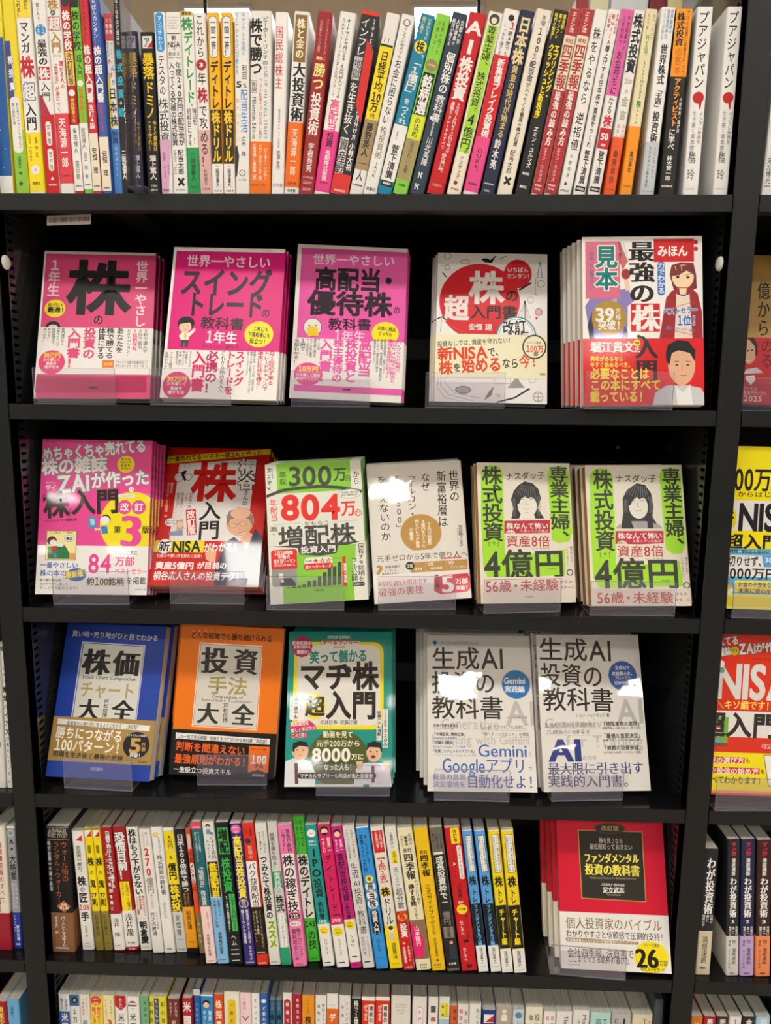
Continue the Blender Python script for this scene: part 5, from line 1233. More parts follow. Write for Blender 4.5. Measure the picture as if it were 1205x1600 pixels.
([1,"",[0.3401,0.012,0.2562],0.0605,16.7,209.9,148,461],"white spine with fine black title over a cool grey band",[["T","世界最高の",130,2079,130,1812,37,459,"m",-1,1],["T","資産運用会社",87,2079,87,1763,37,459,"m",-1,1],["T","インベスコが明かす",42,2079,42,1739,33,459,"m",-1,1],["T","世界株式",84,1702,84,1258,84,2,"S",-1,1],["T","「王道」",84,1233,84,971,84,2,"S",-1,1],["T","投資術",84,966,84,604,84,2,"S",-1,1],["B",460,2,622],["T","インベスコ・アセット",117,566,117,208,33,2,"m",-1,1],["T","マネジメント株式会社",59,566,59,104,33,2,"m",-1,1],["T","ダイヤモンド社",25,58,142,58,19,2,"b",-1,0]]),
([1,"",[0.3632,0.012,0.2558],0.032,18.9,208.3,148,465],"orange over black spine with orange and white title",[["P",462,[0,1345,188,1345,188,2081,0,2081]],["T","株式投資",66,2041,66,1677,94,2,"S",-1,1],["T","の基本",75,1664,75,1369,79,463,"b",-1,1],["T","プロの投資に投資する「コバンザメ投資」",142,2065,142,996,38,2,"m",-1,1],["T","アクティビスト",94,1332,94,795,79,464,"k",-1,1],["T","に学べ",85,770,85,529,79,10,"b",-1,1],["T","の始め方・儲け方",151,1121,151,720,34,10,"m",-1,1],["T","鈴木賢一郎",85,466,85,184,68,10,"m",-1,1],["T","朝日新聞出版",19,119,151,119,25,10,"b",-1,0]]),
([1,"",[0.3915,0.012,0.2554],0.0123,18.4,210.4,148,467],"white spine with a dripping red disc, nearer the orange topped one",[["T","プアジャパン",83,2057,83,1211,120,2,"m",-1,1],["C",466,92,1115,66,66],["P",466,[92,1081,138,1081,129,988,114,988]],["T","インフレ世界を",138,960,138,595,48,2,"r",-1,1],["T","生き抜く資本戦略",64,970,64,462,52,2,"r",-1,1],["T","橘玲",74,538,74,158,92,2,"r",-1,1],["T","ブックマン社",18,90,129,90,21,13,"b",-1,0]]),
([1,"",[0.4276,0.012,0.2553],0.0058,17.6,210.3,148,467],"white spine with a dripping red disc, last in the top row",[["T","プアジャパン",79,2056,79,1211,114,2,"m",-1,1],["C",466,88,1114,63,63],["P",466,[88,1081,132,1081,123,988,109,988]],["T","インフレ世界を",132,960,132,595,46,2,"r",-1,1],["T","生き抜く資本戦略",62,970,62,463,49,2,"r",-1,1],["T","橘玲",70,539,70,159,88,2,"r",-1,1],["T","ブックマン社",18,92,123,92,20,13,"b",-1,0]]),
([5,"",[-0.4454,0.0174,-0.7927],0.008,32.9,199.0,130,473],"thick black spine with a copper diamond and brown band",[["T","A RANDOM",41,1934,288,1934,61,468,"m",-1,0],["T","WALK DOWN",25,1888,304,1888,62,468,"m",-1,0],["T","WALL STREET",16,1842,313,1842,53,468,"m",-1,0],["P",468,[10,1785,319,1785,319,1790,10,1790]],["P",468,[10,1968,319,1968,319,1973,10,1973]],["T","ウォール街の",247,1757,247,1126,99,469,"r",-1,1],["T","ランダム・ウォーカー",138,1757,138,789,92,469,"r",-1,1],["T","株式投資の不滅の真理",33,1765,33,974,49,470,"b",-1,1],["P",471,[204,831,303,738,204,636,99,738]],["T","原著",163,763,245,763,47,10,"b",-1,0],["T","第13版",138,712,270,712,48,10,"b",-1,0],["B",472,2,636],["T","バートン・マルキール",181,577,181,88,66,10,"b",-1,1],["T","井手正介 訳",82,577,82,294,46,10,"m",-1,1],["T","日本経済新聞出版",49,67,247,67,28,10,"b",-1,0]]),
([5,"",[-0.404,0.0231,-0.793],-0.0347,17.6,189.1,128,475],"white spine with a red number and red flag emblem",[["P",10,[18,1726,150,1726,150,1841,18,1841]],["P",474,[53,1742,150,1825,150,1729]],["T","北浜流一郎の、",79,1660,79,1209,71,2,"b",-1,1],["T","株",88,1176,88,1024,127,2,"k",-1,1],["T","の",88,1021,88,923,74,2,"b",-1,1],["T","匠",88,920,88,762,127,2,"k",-1,1],["T","108",13,685,163,685,99,474,"b",-1,0],["T","手",88,609,88,463,127,2,"k",-1,1],["T","北浜流一郎",88,395,88,205,39,2,"m",-1,1],["T","アスカ",53,102,123,102,27,2,"b",-1,0],["T","ビジネス",40,58,137,58,28,2,"b",-1,0]]),
([5,"",[-0.3834,0.0226,-0.793],-0.0453,11.4,194.0,128,104],"slim yellow spine with khaki foot, beside the white one with a red number",[["P",476,[0,1916,113,1916,113,1938,0,1938]],["P",10,[11,1801,102,1801,102,1908,11,1908]],["P",474,[34,1809,102,1900,102,1809]],["P",476,[34,1553,79,1553,79,1677,34,1677]],["T","株",57,1519,57,1319,91,2,"k",-1,1],["T","の",57,1311,57,1185,57,2,"b",-1,1],["T","鬼",57,1160,57,984,85,2,"k",-1,1],["T","77",17,891,97,891,79,2,"k",-1,0],["T","則",57,840,57,721,85,2,"k",-1,1],["B",477,2,636],["T","石井勝利",57,576,57,233,57,478,"m",-1,1],["T","アスカ",28,112,85,112,22,478,"b",-1,0]]),
([5,"",[-0.3708,0.0231,-0.793],-0.0494,11.3,195.0,128,104],"slim yellow spine with khaki foot, beside the red and white ones",[["P",476,[0,1916,113,1916,113,1948,0,1948]],["P",10,[11,1801,102,1801,102,1908,11,1908]],["P",474,[34,1809,102,1900,102,1809]],["P",476,[34,1553,79,1553,79,1677,34,1677]],["T","株",57,1520,57,1319,91,2,"k",-1,1],["T","の",57,1311,57,1185,57,2,"b",-1,1],["T","鬼",57,1160,57,983,85,2,"k",-1,1],["T","77",17,890,96,890,79,2,"k",-1,0],["T","則",57,840,57,721,85,2,"k",-1,1],["B",477,2,636],["T","石井勝利",57,576,57,233,57,478,"m",-1,1],["T","アスカ",28,112,85,112,22,478,"b",-1,0]]),
([5,"",[-0.3564,0.0226,-0.793],-0.0601,16.0,196.2,128,479],"red spine with two slanting white titles, white foot",[["T","日経平均は10万円に達する！",96,1907,96,940,67,10,"k",2,1],["T","インフレで資産を倍に",48,1593,48,635,42,10,"k",2,1],["B",278,16,597],["T","浅井 隆",80,532,80,232,88,2,"s",-1,1],["T","第二海援隊",24,86,104,86,18,2,"b",-1,0]]),
([5,"",[-0.3394,0.0245,-0.793],-0.0632,18.4,196.4,128,479],"red spine with big white outlined title and yellow tag",[["T","恐慌目前！",92,1882,92,1133,151,10,"k",2,1],["P",104,[18,641,157,641,157,1102,18,1102]],["T","2年以内に二つの標準が",120,1082,120,658,48,2,"m",-1,1],["T","やってくる！",55,1082,55,845,44,2,"m",-1,1],["B",278,57,641],["T","浅井隆",92,599,92,230,114,2,"s",-1,1],["T","第二海援隊",37,123,147,123,25,2,"b",-1,0],["T","第二海援隊",46,22,138,22,21,10,"b",-1,0]]),
([5,"",[-0.3184,0.0254,-0.793],-0.0721,17.1,195.9,128,475],"white spine with one bold black title and bold author name",[["T","株はもう下がらない",85,1924,85,888,119,2,"k",-1,1],["T","誰も止められない",133,879,133,556,41,27,"b",-1,1],["T","世界的金融",85,879,85,658,41,27,"b",-1,1],["T","インフレの衝撃",41,871,41,573,41,27,"b",-1,1],["P",48,[1,513,170,513,170,518,1,518]],["T","朝倉慶",85,470,85,108,116,2,"k",-1,1],["T","ビジネス社",34,48,136,48,24,2,"b",-1,0]]),
([5,"",[-0.2988,0.0212,-0.793],-0.0689,16.2,196.2,128,481],"white spine with red digits stacked above grey characters",[["T","狭いのは",105,1915,105,1701,36,47,"m",-1,1],["T","だけでない",57,1915,57,1684,32,47,"m",-1,1],["T","270",81,1684,81,1219,113,480,"k",-1,1],["T","億円",81,1211,81,951,101,164,"k",-1,1],["T","手に入れた",81,942,81,714,42,2,"r",-1,1],["T","竹之内教博",65,655,65,270,65,2,"m",-1,1],["T","バカでも評価",122,663,122,373,32,47,"m",-1,1]]),
([5,"",[-0.2818,0.0219,-0.793],-0.0673,16.0,199.2,128,484],"white spine with a gold ring mark and thin grey author name",[["C",482,64,1874,35,35],["C",483,64,1874,24,24],["T","会計業界が絶対やらない",104,1833,104,1569,32,47,"m",-1,1],["T","株式投資の教科書",88,1560,88,934,80,2,"m",-1,1],["T","足立武志",80,816,80,552,54,52,"r",-1,1],["T","河出書房",44,60,116,60,21,2,"b",-1,0]]),
([5,"",[-0.2648,0.0238,-0.793],-0.0706,15.8,197.5,128,486],"grey spine with yellow rounded panels and black lower title",[["P",10,[0,1932,157,1932,157,1973,0,1973]],["R",104,13,1619,152,1921],["T","5万円",87,1858,87,1652,79,2,"b",-1,1],["R",104,6,1093,155,1610],["T","1",55,1511,103,1511,54,2,"k",-1,0],["T","億円",79,1428,79,1160,118,2,"k",-1,1],["P",485,[0,653,157,653,157,1085,0,1085]],["T","株式投",79,1076,79,662,134,104,"k",-1,1],["T","安恒理",79,611,79,260,71,2,"m",-1,1],["T","ビジネス",32,200,126,200,27,2,"b",-1,0],["T","ぱる出版",32,44,126,44,27,2,"b",-1,0]]),
([5,"",[-0.2483,0.0232,-0.793],-0.0708,15.8,196.3,128,489],"black spine with white title over amber band, navy foot",[["T","日米100倍株で勝つ",79,1883,79,968,98,10,"b",-1,1],["T","株の本質を見抜いて",103,959,103,748,35,487,"m",-1,1],["T","勝利を掴む",55,959,55,748,35,487,"m",-1,1],["B",488,80,740],["T","朝香友博",79,680,79,373,71,2,"m",-1,1],["T","秀和出版",40,175,119,175,23,457,"b",-1,0]]),
([5,"",[-0.2301,0.0226,-0.793],-0.0804,7.8,196.9,128,494],"narrow orange spine squeezed between the black one and the teal one",[["P",490,[16,1664,66,1664,66,1894,16,1894]],["T","投資",39,1647,39,1432,55,491,"m",-1,1],["R",10,16,1131,70,1448],["T","メンタル",39,1432,39,1131,47,2,"k",-1,1],["T","C",12,1039,66,1039,63,491,"b",-1,0],["B",492,7,642],["T","田口智子",39,522,39,145,31,493,"m",-1,1]]),
([5,"",[-0.2155,0.0046,-0.793],-0.0748,14.8,219.8,148,497],"teal spine with a rose cap and pale pink foot",[["P",495,[0,2086,147,2086,147,2196,0,2196]],["T","経済的自由",22,2118,125,2118,24,10,"b",-1,0],["T","マーケティング理論で",96,2046,96,1739,30,10,"m",-1,1],["T","月に31・8万円が入ってくる",52,2046,52,1593,32,10,"m",-1,1],["T","「強配当」株投資",74,1552,74,911,74,10,"m",-1,1],["B",496,2,899],["T","長期株式投資",74,468,74,113,44,2,"m",-1,1],["T","特徴戦略は「上昇株で」",96,819,96,535,27,495,"m",-1,1],["T","KADOKAWA",30,42,118,42,22,2,"b",-1,0]]),
([5,"",[-0.1989,0.0048,-0.793],-0.0791,16.7,220.1,148,502],"white spine with a tiny cartoon man, black title box and pale blue foot",[["C",498,83,2137,33,33],["C",499,83,2113,25,25],["P",500,[50,2016,117,2016,108,2088,58,2088]],["T","年に471万円",125,2048,125,1628,57,2,"b",-1,1],["T","入ってくる",58,1936,58,1644,50,2,"m",-1,1],["P",2,[17,1051,163,1051,163,1596,17,1596]],["T","鉄壁配当",92,1579,92,1054,120,104,"k",-1,1],["B",501,2,1041],["T","早期リタイア計画",58,1005,58,572,43,2,"m",-1,1],["T","経費ゼロの",117,1005,117,755,40,2,"m",-1,1],["T","長期株式投資",83,504,83,150,53,2,"b",-1,1],["T","KADOKAWA",33,65,133,65,25,2,"b",-1,0]]),
([5,"",[-0.1807,0.0044,-0.793],-0.0763,18.7,219.9,148,505],"black spine with green blocks and green title",[["P",503,[22,1717,172,1717,172,2120,22,2120]],["T","増配",97,2104,97,1733,135,2,"k",-1,1],["T","株投資",94,1668,94,1129,135,503,"b",-1,1],["P",504,[90,522,168,522,168,1104,90,1104]],["T","1075万円もらう",131,1096,131,530,60,2,"b",-1,1],["T","1・5億円の投資家が教える！",52,1079,52,514,37,10,"m",-1,1],["T","ヘム",94,472,94,295,79,10,"m",-1,1],["P",10,[37,227,150,227,150,236,37,236]],["T","KADOKAWA",37,160,150,160,28,10,"b",-1,0],["P",10,[37,58,150,58,150,66,37,66]]]),
([5,"",[-0.1593,0.004,-0.793],-0.0795,16.1,220.8,148,509],"purple spine with yellow outlined title and pink badge",[["P",10,[0,2196,160,2196,160,2206,0,2206]],["C",506,80,2105,68,68],["T","知識ゼロ",40,2129,121,2129,23,10,"b",-1,0],["T","から",48,2073,113,2073,37,10,"b",-1,0],["T","高配当株投資",80,2009,80,1048,119,507,"k",-1,1],["C",508,80,965,68,68],["C",509,80,965,58,58],["T","実践入門",80,1023,80,907,64,508,"b",-1,1],["T","配当収入月50万円の",113,874,113,339,42,10,"b",-1,1],["T","億リーマンの投資術",48,874,48,339,42,10,"b",-1,1],["T","なのなの",105,306,105,69,45,10,"m",-1,1],["T","KADOKAWA",24,38,137,38,28,10,"b",-1,0]]),
([5,"",[-0.1417,0.004,-0.793],-0.0839,16.4,220.6,148,515],"orange red spine with white title box over a black band",[["T","投資家",115,2134,115,2006,41,2,"m",-1,1],["T","バク",57,2134,57,2038,41,2,"m",-1,1],["C",510,65,1933,43,43],["T","賢職の",82,1861,82,1659,65,511,"m",-1,1],["P",512,[8,921,151,921,151,1626,8,1626]],["T","バク益高配当",82,1602,82,921,108,2,"m",-1,1],["B",513,176,913],["T","サラリーマン投資家が",123,863,123,277,33,514,"m",-1,1],["T","ほったらかしで爆益",74,863,74,496,33,10,"m",-1,1],["T","資産形成を実現した",33,863,33,362,29,514,"m",-1,1],["T","KADOKAWA",25,206,139,206,28,10,"b",-1,0],["T","KADOKAWA",25,37,139,37,28,10,"b",-1,0]]),
([5,"",[-0.1239,0.0054,-0.793],-0.0842,16.0,220.2,148,518],"grey white spine ending in large lime katakana",[["T","1000円から",112,2082,112,1744,38,2,"m",-1,1],["T","大きく増やす！",56,2074,56,1735,38,2,"m",-1,1],["T","つみたて株投資の",80,1711,80,725,99,2,"k",-1,1],["T","ススメ",88,700,88,272,115,516,"k",517,1],["T","KADOKAWA",32,48,128,48,24,2,"b",-1,0]]),
([5,"",[-0.1065,0.006,-0.793],-0.0834,13.8,222.0,148,522],"silver spine with green square and green foot",[["T","結果を勝ち取る！",55,2064,55,1494,69,2,"m",-1,1],["P",519,[3,1206,135,1206,135,1467,3,1467]],["T","実践",69,1458,69,1206,94,10,"m",-1,1],["T","の",76,1197,76,1116,55,2,"r",-1,1],["T","株式",69,1097,69,842,110,2,"k",-1,1],["P",520,[1,659,137,659,137,742,1,742]],["P",10,[28,280,110,280,110,806,28,806]],["T","ファンダメンタルズ",69,787,69,289,52,2,"r",-1,1],["P",519,[0,2,137,2,137,280,0,280]],["T","KADOKAWA",34,19,103,19,17,521,"b",-1,0]]),
([5,"",[-0.0894,0.004,-0.793],-0.0949,19.6,218.8,148,524],"bubblegum pink spine with white title box",[["T","資産が劇的",137,2133,137,1771,63,2,"m",-1,1],["T","に増える！",68,2125,68,1789,59,2,"m",-1,1],["P",523,[23,862,186,862,186,1753,23,1753]],["T","株の稼ぎ技",98,1735,98,862,157,2,"b",-1,1],["R",2,20,743,176,840],["T","225",39,792,157,792,78,10,"b",-1,0],["R",10,20,633,176,706],["T","使える",39,670,157,670,45,2,"m",-1,0],["T","株テクニック",133,605,133,143,70,2,"m",-1,1],["T","最新総まとめ",68,596,68,87,67,2,"m",-1,1],["T","KADOKAWA",49,31,147,31,24,2,"b",-1,0]]),
([5,"",[-0.0688,0.0135,-0.793],-0.0971,16.5,226.6,148,527],"bright green and white spine standing taller than its neighbours",[["T","初めてでも",112,2204,112,1794,56,2,"m",-1,1],["T","うまくいく！",53,2204,53,1732,53,2,"m",-1,1],["P",525,[0,694,165,694,165,1687,0,1687]],["T","株のデイトレ",83,1678,83,694,136,2,"k",-1,1],["T","145",8,601,157,601,98,2,"b",-1,0],["T","の技",91,499,91,200,119,2,"b",-1,1],["T","KADOKAWA",33,50,132,50,25,526,"b",-1,0]]),
([5,"",[-0.0472,0.0061,-0.793],-0.1161,16.7,218.9,148,530],"turquoise textbook spine with a round egg face",[["C",528,84,2064,60,60],["C",529,84,2055,47,47],["T","^ω^",54,2064,113,2064,31,2,"b",-1,0],["T","世界一",29,1940,138,1940,42,10,"b",-1,0],["T","やさしい",25,1890,142,1890,34,10,"b",-1,0],["T","IPO",84,1851,84,1386,134,2,"k",-1,1],["T","投資",84,1377,84,1078,125,2,"b",-1,1],["T","の",84,1078,84,1023,42,2,"m",-1,1],["T","教科書",84,1020,84,740,84,2,"b",-1,1],["T","1年生",25,703,142,703,52,10,"b",-1,0],["B",206,2,667],["C",104,84,565,60,60],["T","知らなくても",42,584,125,584,16,2,"b",-1,0],["T","教える",50,538,117,538,26,2,"b",-1,0],["T","カブスル",84,436,84,185,50,2,"m",-1,1],["T","▰▰",33,64,117,64,48,2,"k",-1,0]]),
([5,"",[-0.0271,0.0046,-0.793],-0.1251,17.9,221.5,148,533],"crimson textbook spine with a bearded face",[["C",99,89,2124,64,64],["C",531,89,2106,46,46],["P",99,[45,2089,134,2089,107,2045,71,2045]],["T","世界一",129,2018,129,1779,54,10,"b",-1,1],["T","やさしい",54,2018,54,1779,50,10,"b",-1,1],["T","デイトレード",89,1761,89,868,89,532,"b",-1,1],["T","の教科書",27,822,152,822,36,532,"b",-1,0],["T","1年生",22,740,156,740,60,10,"b",-1,0],["B",206,2,675],["C",104,89,565,71,71],["T","チャート",49,593,129,593,23,2,"b",-1,0],["T","実践で",54,547,125,547,27,2,"b",-1,0],["T","ＲょーへＩ",89,454,89,195,50,2,"m",-1,1],["T","▰▰",36,83,125,83,51,2,"k",-1,0]]),
([5,"",[-0.0069,0.004,-0.793],-0.1319,15.4,219.7,148,535],"magenta textbook spine with a short haired face",[["C",38,77,2100,52,52],["C",531,77,2077,42,42],["T","世界一",111,2003,111,1808,43,10,"b",-1,1],["T","やさしい",49,2003,49,1808,40,10,"b",-1,1],["T","高配当株投資",77,1790,77,1044,96,532,"b",-1,1],["T","の教科書",77,1044,77,779,65,532,"b",-1,1],["B",206,95,770],["C",104,77,688,65,65],["T","お金も",42,710,112,710,27,2,"b",-1,0],["T","商品も",42,666,112,666,27,2,"b",-1,0],["T","ショウ",77,541,77,319,59,2,"m",-1,1],["T","▰▰",39,189,116,189,44,2,"k",-1,0],["T","▰▰",39,58,116,58,44,534,"k",-1,0]]),
([5,"",[0.0105,0.0049,-0.793],-0.1383,16.7,220.7,148,537],"pale grey textbook spine with thin black title",[["T","生成AIで収益最大化",117,2144,117,1718,33,52,"m",-1,1],["T","プロンプト活用例満載！",50,2144,50,1664,33,52,"m",-1,1],["T","生成",84,1638,84,1395,104,2,"r",-1,1],["T","AI",33,1323,134,1323,99,2,"r",-1,0],["T","投資",84,1251,84,997,110,2,"r",-1,1],["T","の",84,988,84,924,50,2,"r",-1,1],["T","教科書",84,915,84,538,110,2,"r",-1,1],["T","実践的入門書。",59,492,59,167,50,536,"r",-1,1],["T","AIの力を最大限に引き出す",120,501,120,167,30,13,"r",-1,1],["T","▰▰",33,102,117,102,48,2,"k",-1,0]]),
([5,"",[0.0294,0.004,-0.793],-0.1388,17.4,220.8,148,540],"sky blue spine with white cloud behind black title",[["P",10,[0,2186,173,2186,173,2206,0,2206]],["T","ほったらかしで",113,2084,113,1640,45,2,"b",-1,1],["T","年間2000万円",56,2084,56,1515,49,2,"b",-1,1],["C",538,87,1407,56,56],["T","超",61,1407,113,1407,60,2,"k",-1,0],["C",10,87,1290,73,73],["C",10,87,1154,73,73],["C",10,87,1018,73,73],["T","高当株",87,1362,87,955,95,2,"b",-1,1],["R",2,31,537,148,936],["T","投資入門",90,918,90,551,78,10,"b",-1,1],["T","かんち",87,478,87,255,59,2,"m",-1,1],["T","ダイヤモンド社",35,162,139,162,17,539,"b",-1,0],["T","ダイヤモンド社",35,32,139,32,17,539,"b",-1,0]]),
([5,"",[0.0495,0.0053,-0.793],-0.1406,17.9,220.5,148,546],"white quiz book spine with red brackets over yellow foot",[["P",541,[18,1806,161,1806,161,2143,18,2143]],["T","10万円で始める！",125,2125,125,1851,43,10,"m",-1,1],["T","小型株集中投資！",72,2125,72,1851,39,10,"m",-1,1],["T","【1問1答】",90,1780,90,1296,107,541,"b",-1,1],["C",542,90,1205,72,72],["T","株",90,1277,90,1133,122,2,"k",-1,1],["T","ドリル",90,1105,90,694,111,2,"b",-1,1],["P",417,[0,2,179,2,179,676,0,676]],["C",543,90,603,39,39],["C",498,90,639,32,32],["P",544,[54,455,125,455,116,556,63,556]],["T","遠藤洋",98,409,98,139,64,2,"m",-1,1],["T","ダイヤモンド社",36,74,143,74,18,545,"b",-1,0]]),
([5,"",[0.0687,0.0042,-0.793],-0.1365,15.7,221.8,148,549],"white spine over deep red with a yellow disc",[["T","2億貯けた",79,2139,79,1883,47,2,"m",-1,1],["P",104,[47,1651,126,1651,126,1847,47,1847]],["T","ほぼ５億",87,1838,87,1660,47,2,"m",-1,1],["T","低リスク",79,1598,79,1275,71,2,"r",-1,1],["T","超分散",87,1275,87,958,94,2,"m",-1,1],["P",547,[0,2,157,2,157,921,0,921]],["C",548,79,830,66,66],["T","株",79,903,79,766,94,547,"k",-1,1],["T","投資",79,729,79,509,98,10,"k",-1,1],["C",548,55,417,19,19],["T","長期投資派",47,361,47,101,38,10,"b",-1,1],["T","お金持ちの",110,380,110,120,31,10,"b",-1,1],["T","すばる舎",31,36,126,36,27,10,"b",-1,0]]),
([5,"",[0.0869,0.004,-0.793],-0.1414,21.1,220.3,148,552],"cream spine with a magenta blot on brown",[["T","伝説の",165,2108,165,1931,55,2,"m",-1,1],["T","編集長",106,2081,106,1922,51,2,"b",-1,1],["T","が教える",51,2090,51,1914,42,47,"m",-1,1],["T","会社",42,1860,169,1860,73,2,"b",-1,0],["T","四季報",106,1816,106,1414,131,2,"S",-1,1],["T","のココだけ見て",165,1405,165,1017,55,2,"m",-1,1],["T","得する株",89,1342,89,999,84,2,"k",-1,1],["T","だけ買え",106,989,106,798,46,2,"m",-1,1],["P",550,[0,171,211,171,211,789,0,789]],["P",551,[0,762,116,652,169,468,127,199,0,199]],["T","山本隆行",84,697,84,375,76,10,"m",-1,1],["T","東洋経済",53,78,158,78,30,2,"b",-1,0],["T","731330",53,37,158,37,35,2,"b",-1,0]]),
([5,"",[0.1093,0.004,-0.793],-0.1384,19.3,221.0,148,553],"plain golden yellow spine with small black title",[["T","会社",39,1841,154,1841,67,2,"b",-1,0],["T","四季報",97,1805,97,1467,116,2,"S",-1,1],["T","公式",97,1350,97,1188,66,2,"m",-1,1],["T","ガイドブック",97,1188,97,715,81,2,"m",-1,1],["T","改訂版",97,706,97,568,39,545,"m",-1,1],["T","会社四季報編集部 編",97,513,97,143,39,2,"m",-1,1],["T","東洋経済",34,87,140,87,31,545,"b",-1,0],["T","714120",39,46,135,46,32,545,"b",-1,0]]),
([5,"",[0.1309,0.004,-0.793],-0.1372,17.7,221.6,148,558],"olive grey and black spine with a tiny suited man",[["T","バリュー投資",138,2130,138,1892,39,2,"m",-1,1],["T","の億り人が",88,2130,88,1892,39,2,"m",-1,1],["T","教える",44,2130,44,1998,39,2,"m",-1,1],["P",10,[18,1813,141,1813,141,1848,18,1848]],["P",554,[9,723,168,723,168,1804,9,1804]],["T","成長投資枠で",88,1786,88,1123,110,10,"b",-1,1],["T","━",53,1078,124,1078,81,10,"b",-1,0],["T","億円",88,942,88,723,106,555,"b",-1,1],["P",554,[0,40,176,40,176,723,0,723]],["P",555,[18,521,159,521,159,695,18,695]],["T","完全攻略",88,686,88,530,53,2,"b",-1,1],["C",556,106,447,25,25],["P",557,[62,188,168,188,150,411,71,411]],["T","幻冬舎",35,114,141,114,41,10,"b",-1,0]]),
([5,"",[0.1515,0.0048,-0.793],-0.1368,22.1,221.5,148,560],"pure red spine with a yellow tab and yellow oval",[["R",417,77,1970,199,2208],["T","改訂版",137,2181,137,1997,53,2,"b",-1,1],["R",10,137,1428,199,1944],["T","はじめてでも大丈夫",168,1926,168,1445,35,2,"m",-1,1],["T","はっしゃんの",77,1908,77,1445,35,559,"m",-1,1],["T","3",55,1669,99,1669,51,10,"b",-1,0],["T","「四季報」",110,1410,110,1085,66,559,"b",-1,1],["T","速読！",66,1076,154,1076,34,10,"b",-1,0],["C",417,110,967,75,75],["T","マネ株",61,967,160,967,38,2,"k",-1,0],["T","はっしゃん。",77,794,77,538,49,10,"b",-1,1],["T","勝つ10倍高",154,885,154,501,44,559,"m",-1,1],["T","はっしゃん。",77,372,77,131,44,10,"b",-1,1],["P",349,[77,446,154,446,154,492,77,492]],["P",349,[77,47,154,47,154,103,77,103]]]),
([5,"",[0.1754,0.0044,-0.793],-0.1368,13.9,219.5,148,565],"sky blue drill spine beside the pure red one",[["P",10,[0,2183,138,2183,138,2193,0,2193]],["P",2,[36,1556,119,1556,119,2112,36,2112]],["P",561,[42,1565,114,1565,114,2104,42,2104]],["T","1980億円超を運用した",97,2090,97,1576,24,2,"m",-1,1],["T","伝説のファンドマネジャーの",58,2090,58,1576,24,2,"m",-1,1],["T","株",69,1504,69,1343,100,2,"k",-1,1],["T","トレ",69,1307,69,1082,72,2,"k",-1,1],["P",562,[3,424,136,424,136,1073,3,1073]],["T","ファンダメンタルズ編",69,1055,69,424,56,563,"k",-1,1],["P",564,[0,2,138,2,138,415,0,415]],["T","窪田真之",69,387,69,128,47,2,"m",-1,1],["T","ダイヤモンド社",21,81,118,81,16,2,"b",-1,0]]),
([5,"",[0.1928,0.0051,-0.793],-0.1389,14.8,219.5,148,565],"sky blue drill spine beside the yellow drill ones",[["P",10,[0,2183,147,2183,147,2193,0,2193]],["P",2,[38,1556,127,1556,127,2113,38,2113]],["P",561,[44,1565,121,1565,121,2104,44,2104]],["T","1980億円超を運用した",103,2090,103,1576,25,2,"m",-1,1],["T","伝説のファンドマネジャーの",62,2090,62,1576,25,2,"m",-1,1],["T","株",74,1504,74,1343,106,2,"k",-1,1],["T","トレ",74,1307,74,1081,77,2,"k",-1,1],["P",562,[3,424,145,424,145,1072,3,1072]],["T","ファンダメンタルズ編",74,1054,74,424,59,563,"k",-1,1],["P",564,[0,2,147,2,147,414,0,414]],["T","窪田真之",74,387,74,127,50,2,"m",-1,1],["T","ダイヤモンド社",22,81,126,81,17,2,"b",-1,0]]),
([5,"",[0.2088,0.0046,-0.793],-0.1243,15.4,220.0,148,567],"yellow and black drill spine beside the sky blue drill ones",[["P",10,[0,2188,154,2188,154,2198,0,2198]],["P",2,[40,1552,136,1552,136,2130,40,2130]],["P",561,[46,1561,130,1561,130,2122,46,2122]],["T","1980億円超を運用した",108,2104,108,1574,26,2,"m",-1,1],["T","伝説のファンドマネジャーの",65,2104,65,1574,26,2,"m",-1,1],["T","株",77,1494,77,1333,111,2,"k",-1,1],["T","トレ",77,1297,77,1072,80,2,"k",-1,1],["P",489,[3,378,148,378,148,1053,3,1053]],["T","チャート編",77,999,77,433,77,566,"k",-1,1],["P",564,[0,2,154,2,154,369,0,369]],["T","窪田真之",77,341,77,82,52,2,"m",-1,1],["T","ダイヤモンド社",23,36,131,36,18,2,"b",-1,0]]),
([5,"",[0.2262,0.0047,-0.793],-0.1217,16.9,220.3,148,567],"yellow and black drill spine, last before the empty gap",[["P",10,[0,2191,168,2191,168,2201,0,2201]],["P",2,[44,1556,148,1556,148,2133,44,2133]],["P",561,[51,1565,142,1565,142,2125,51,2125]],["T","1980億円超を運用した",118,2107,118,1577,29,2,"m",-1,1],["T","伝説のファンドマネジャーの",71,2107,71,1577,29,2,"m",-1,1],["T","株",84,1497,84,1336,121,2,"k",-1,1],["T","トレ",84,1300,84,1075,88,2,"k",-1,1],["P",489,[3,382,162,382,162,1057,3,1057]],["T","チャート編",84,1003,84,438,84,566,"k",-1,1],["P",564,[0,2,168,2,168,373,0,373]],["T","窪田真之",84,345,84,86,57,2,"m",-1,1],["T","ダイヤモンド社",25,40,143,40,19,2,"b",-1,0]]),
([6,"",[-0.4444,0.022,-1.0535],0.0,16.3,187.2,128,569],"white spine above blue, first in the bottom row",[["T","お金が増える",114,1800,114,1601,49,2,"m",-1,1],["T","堀える",49,1800,49,1601,49,2,"m",-1,1],["P",568,[0,1089,163,1089,163,1582,0,1582]],["T","米国株",82,1559,82,1089,98,10,"k",-1,1]]),
([6,"",[-0.4277,0.022,-1.0535],0.0,14.4,186.2,128,39],"white spine with blue head and dark disc",[["P",570,[0,1677,144,1677,144,1860,0,1860]],["C",2,79,1773,51,51],["T","月",58,1773,101,1773,50,10,"b",-1,0],["T","1万円から",72,1652,72,965,65,2,"b",-1,1]]),
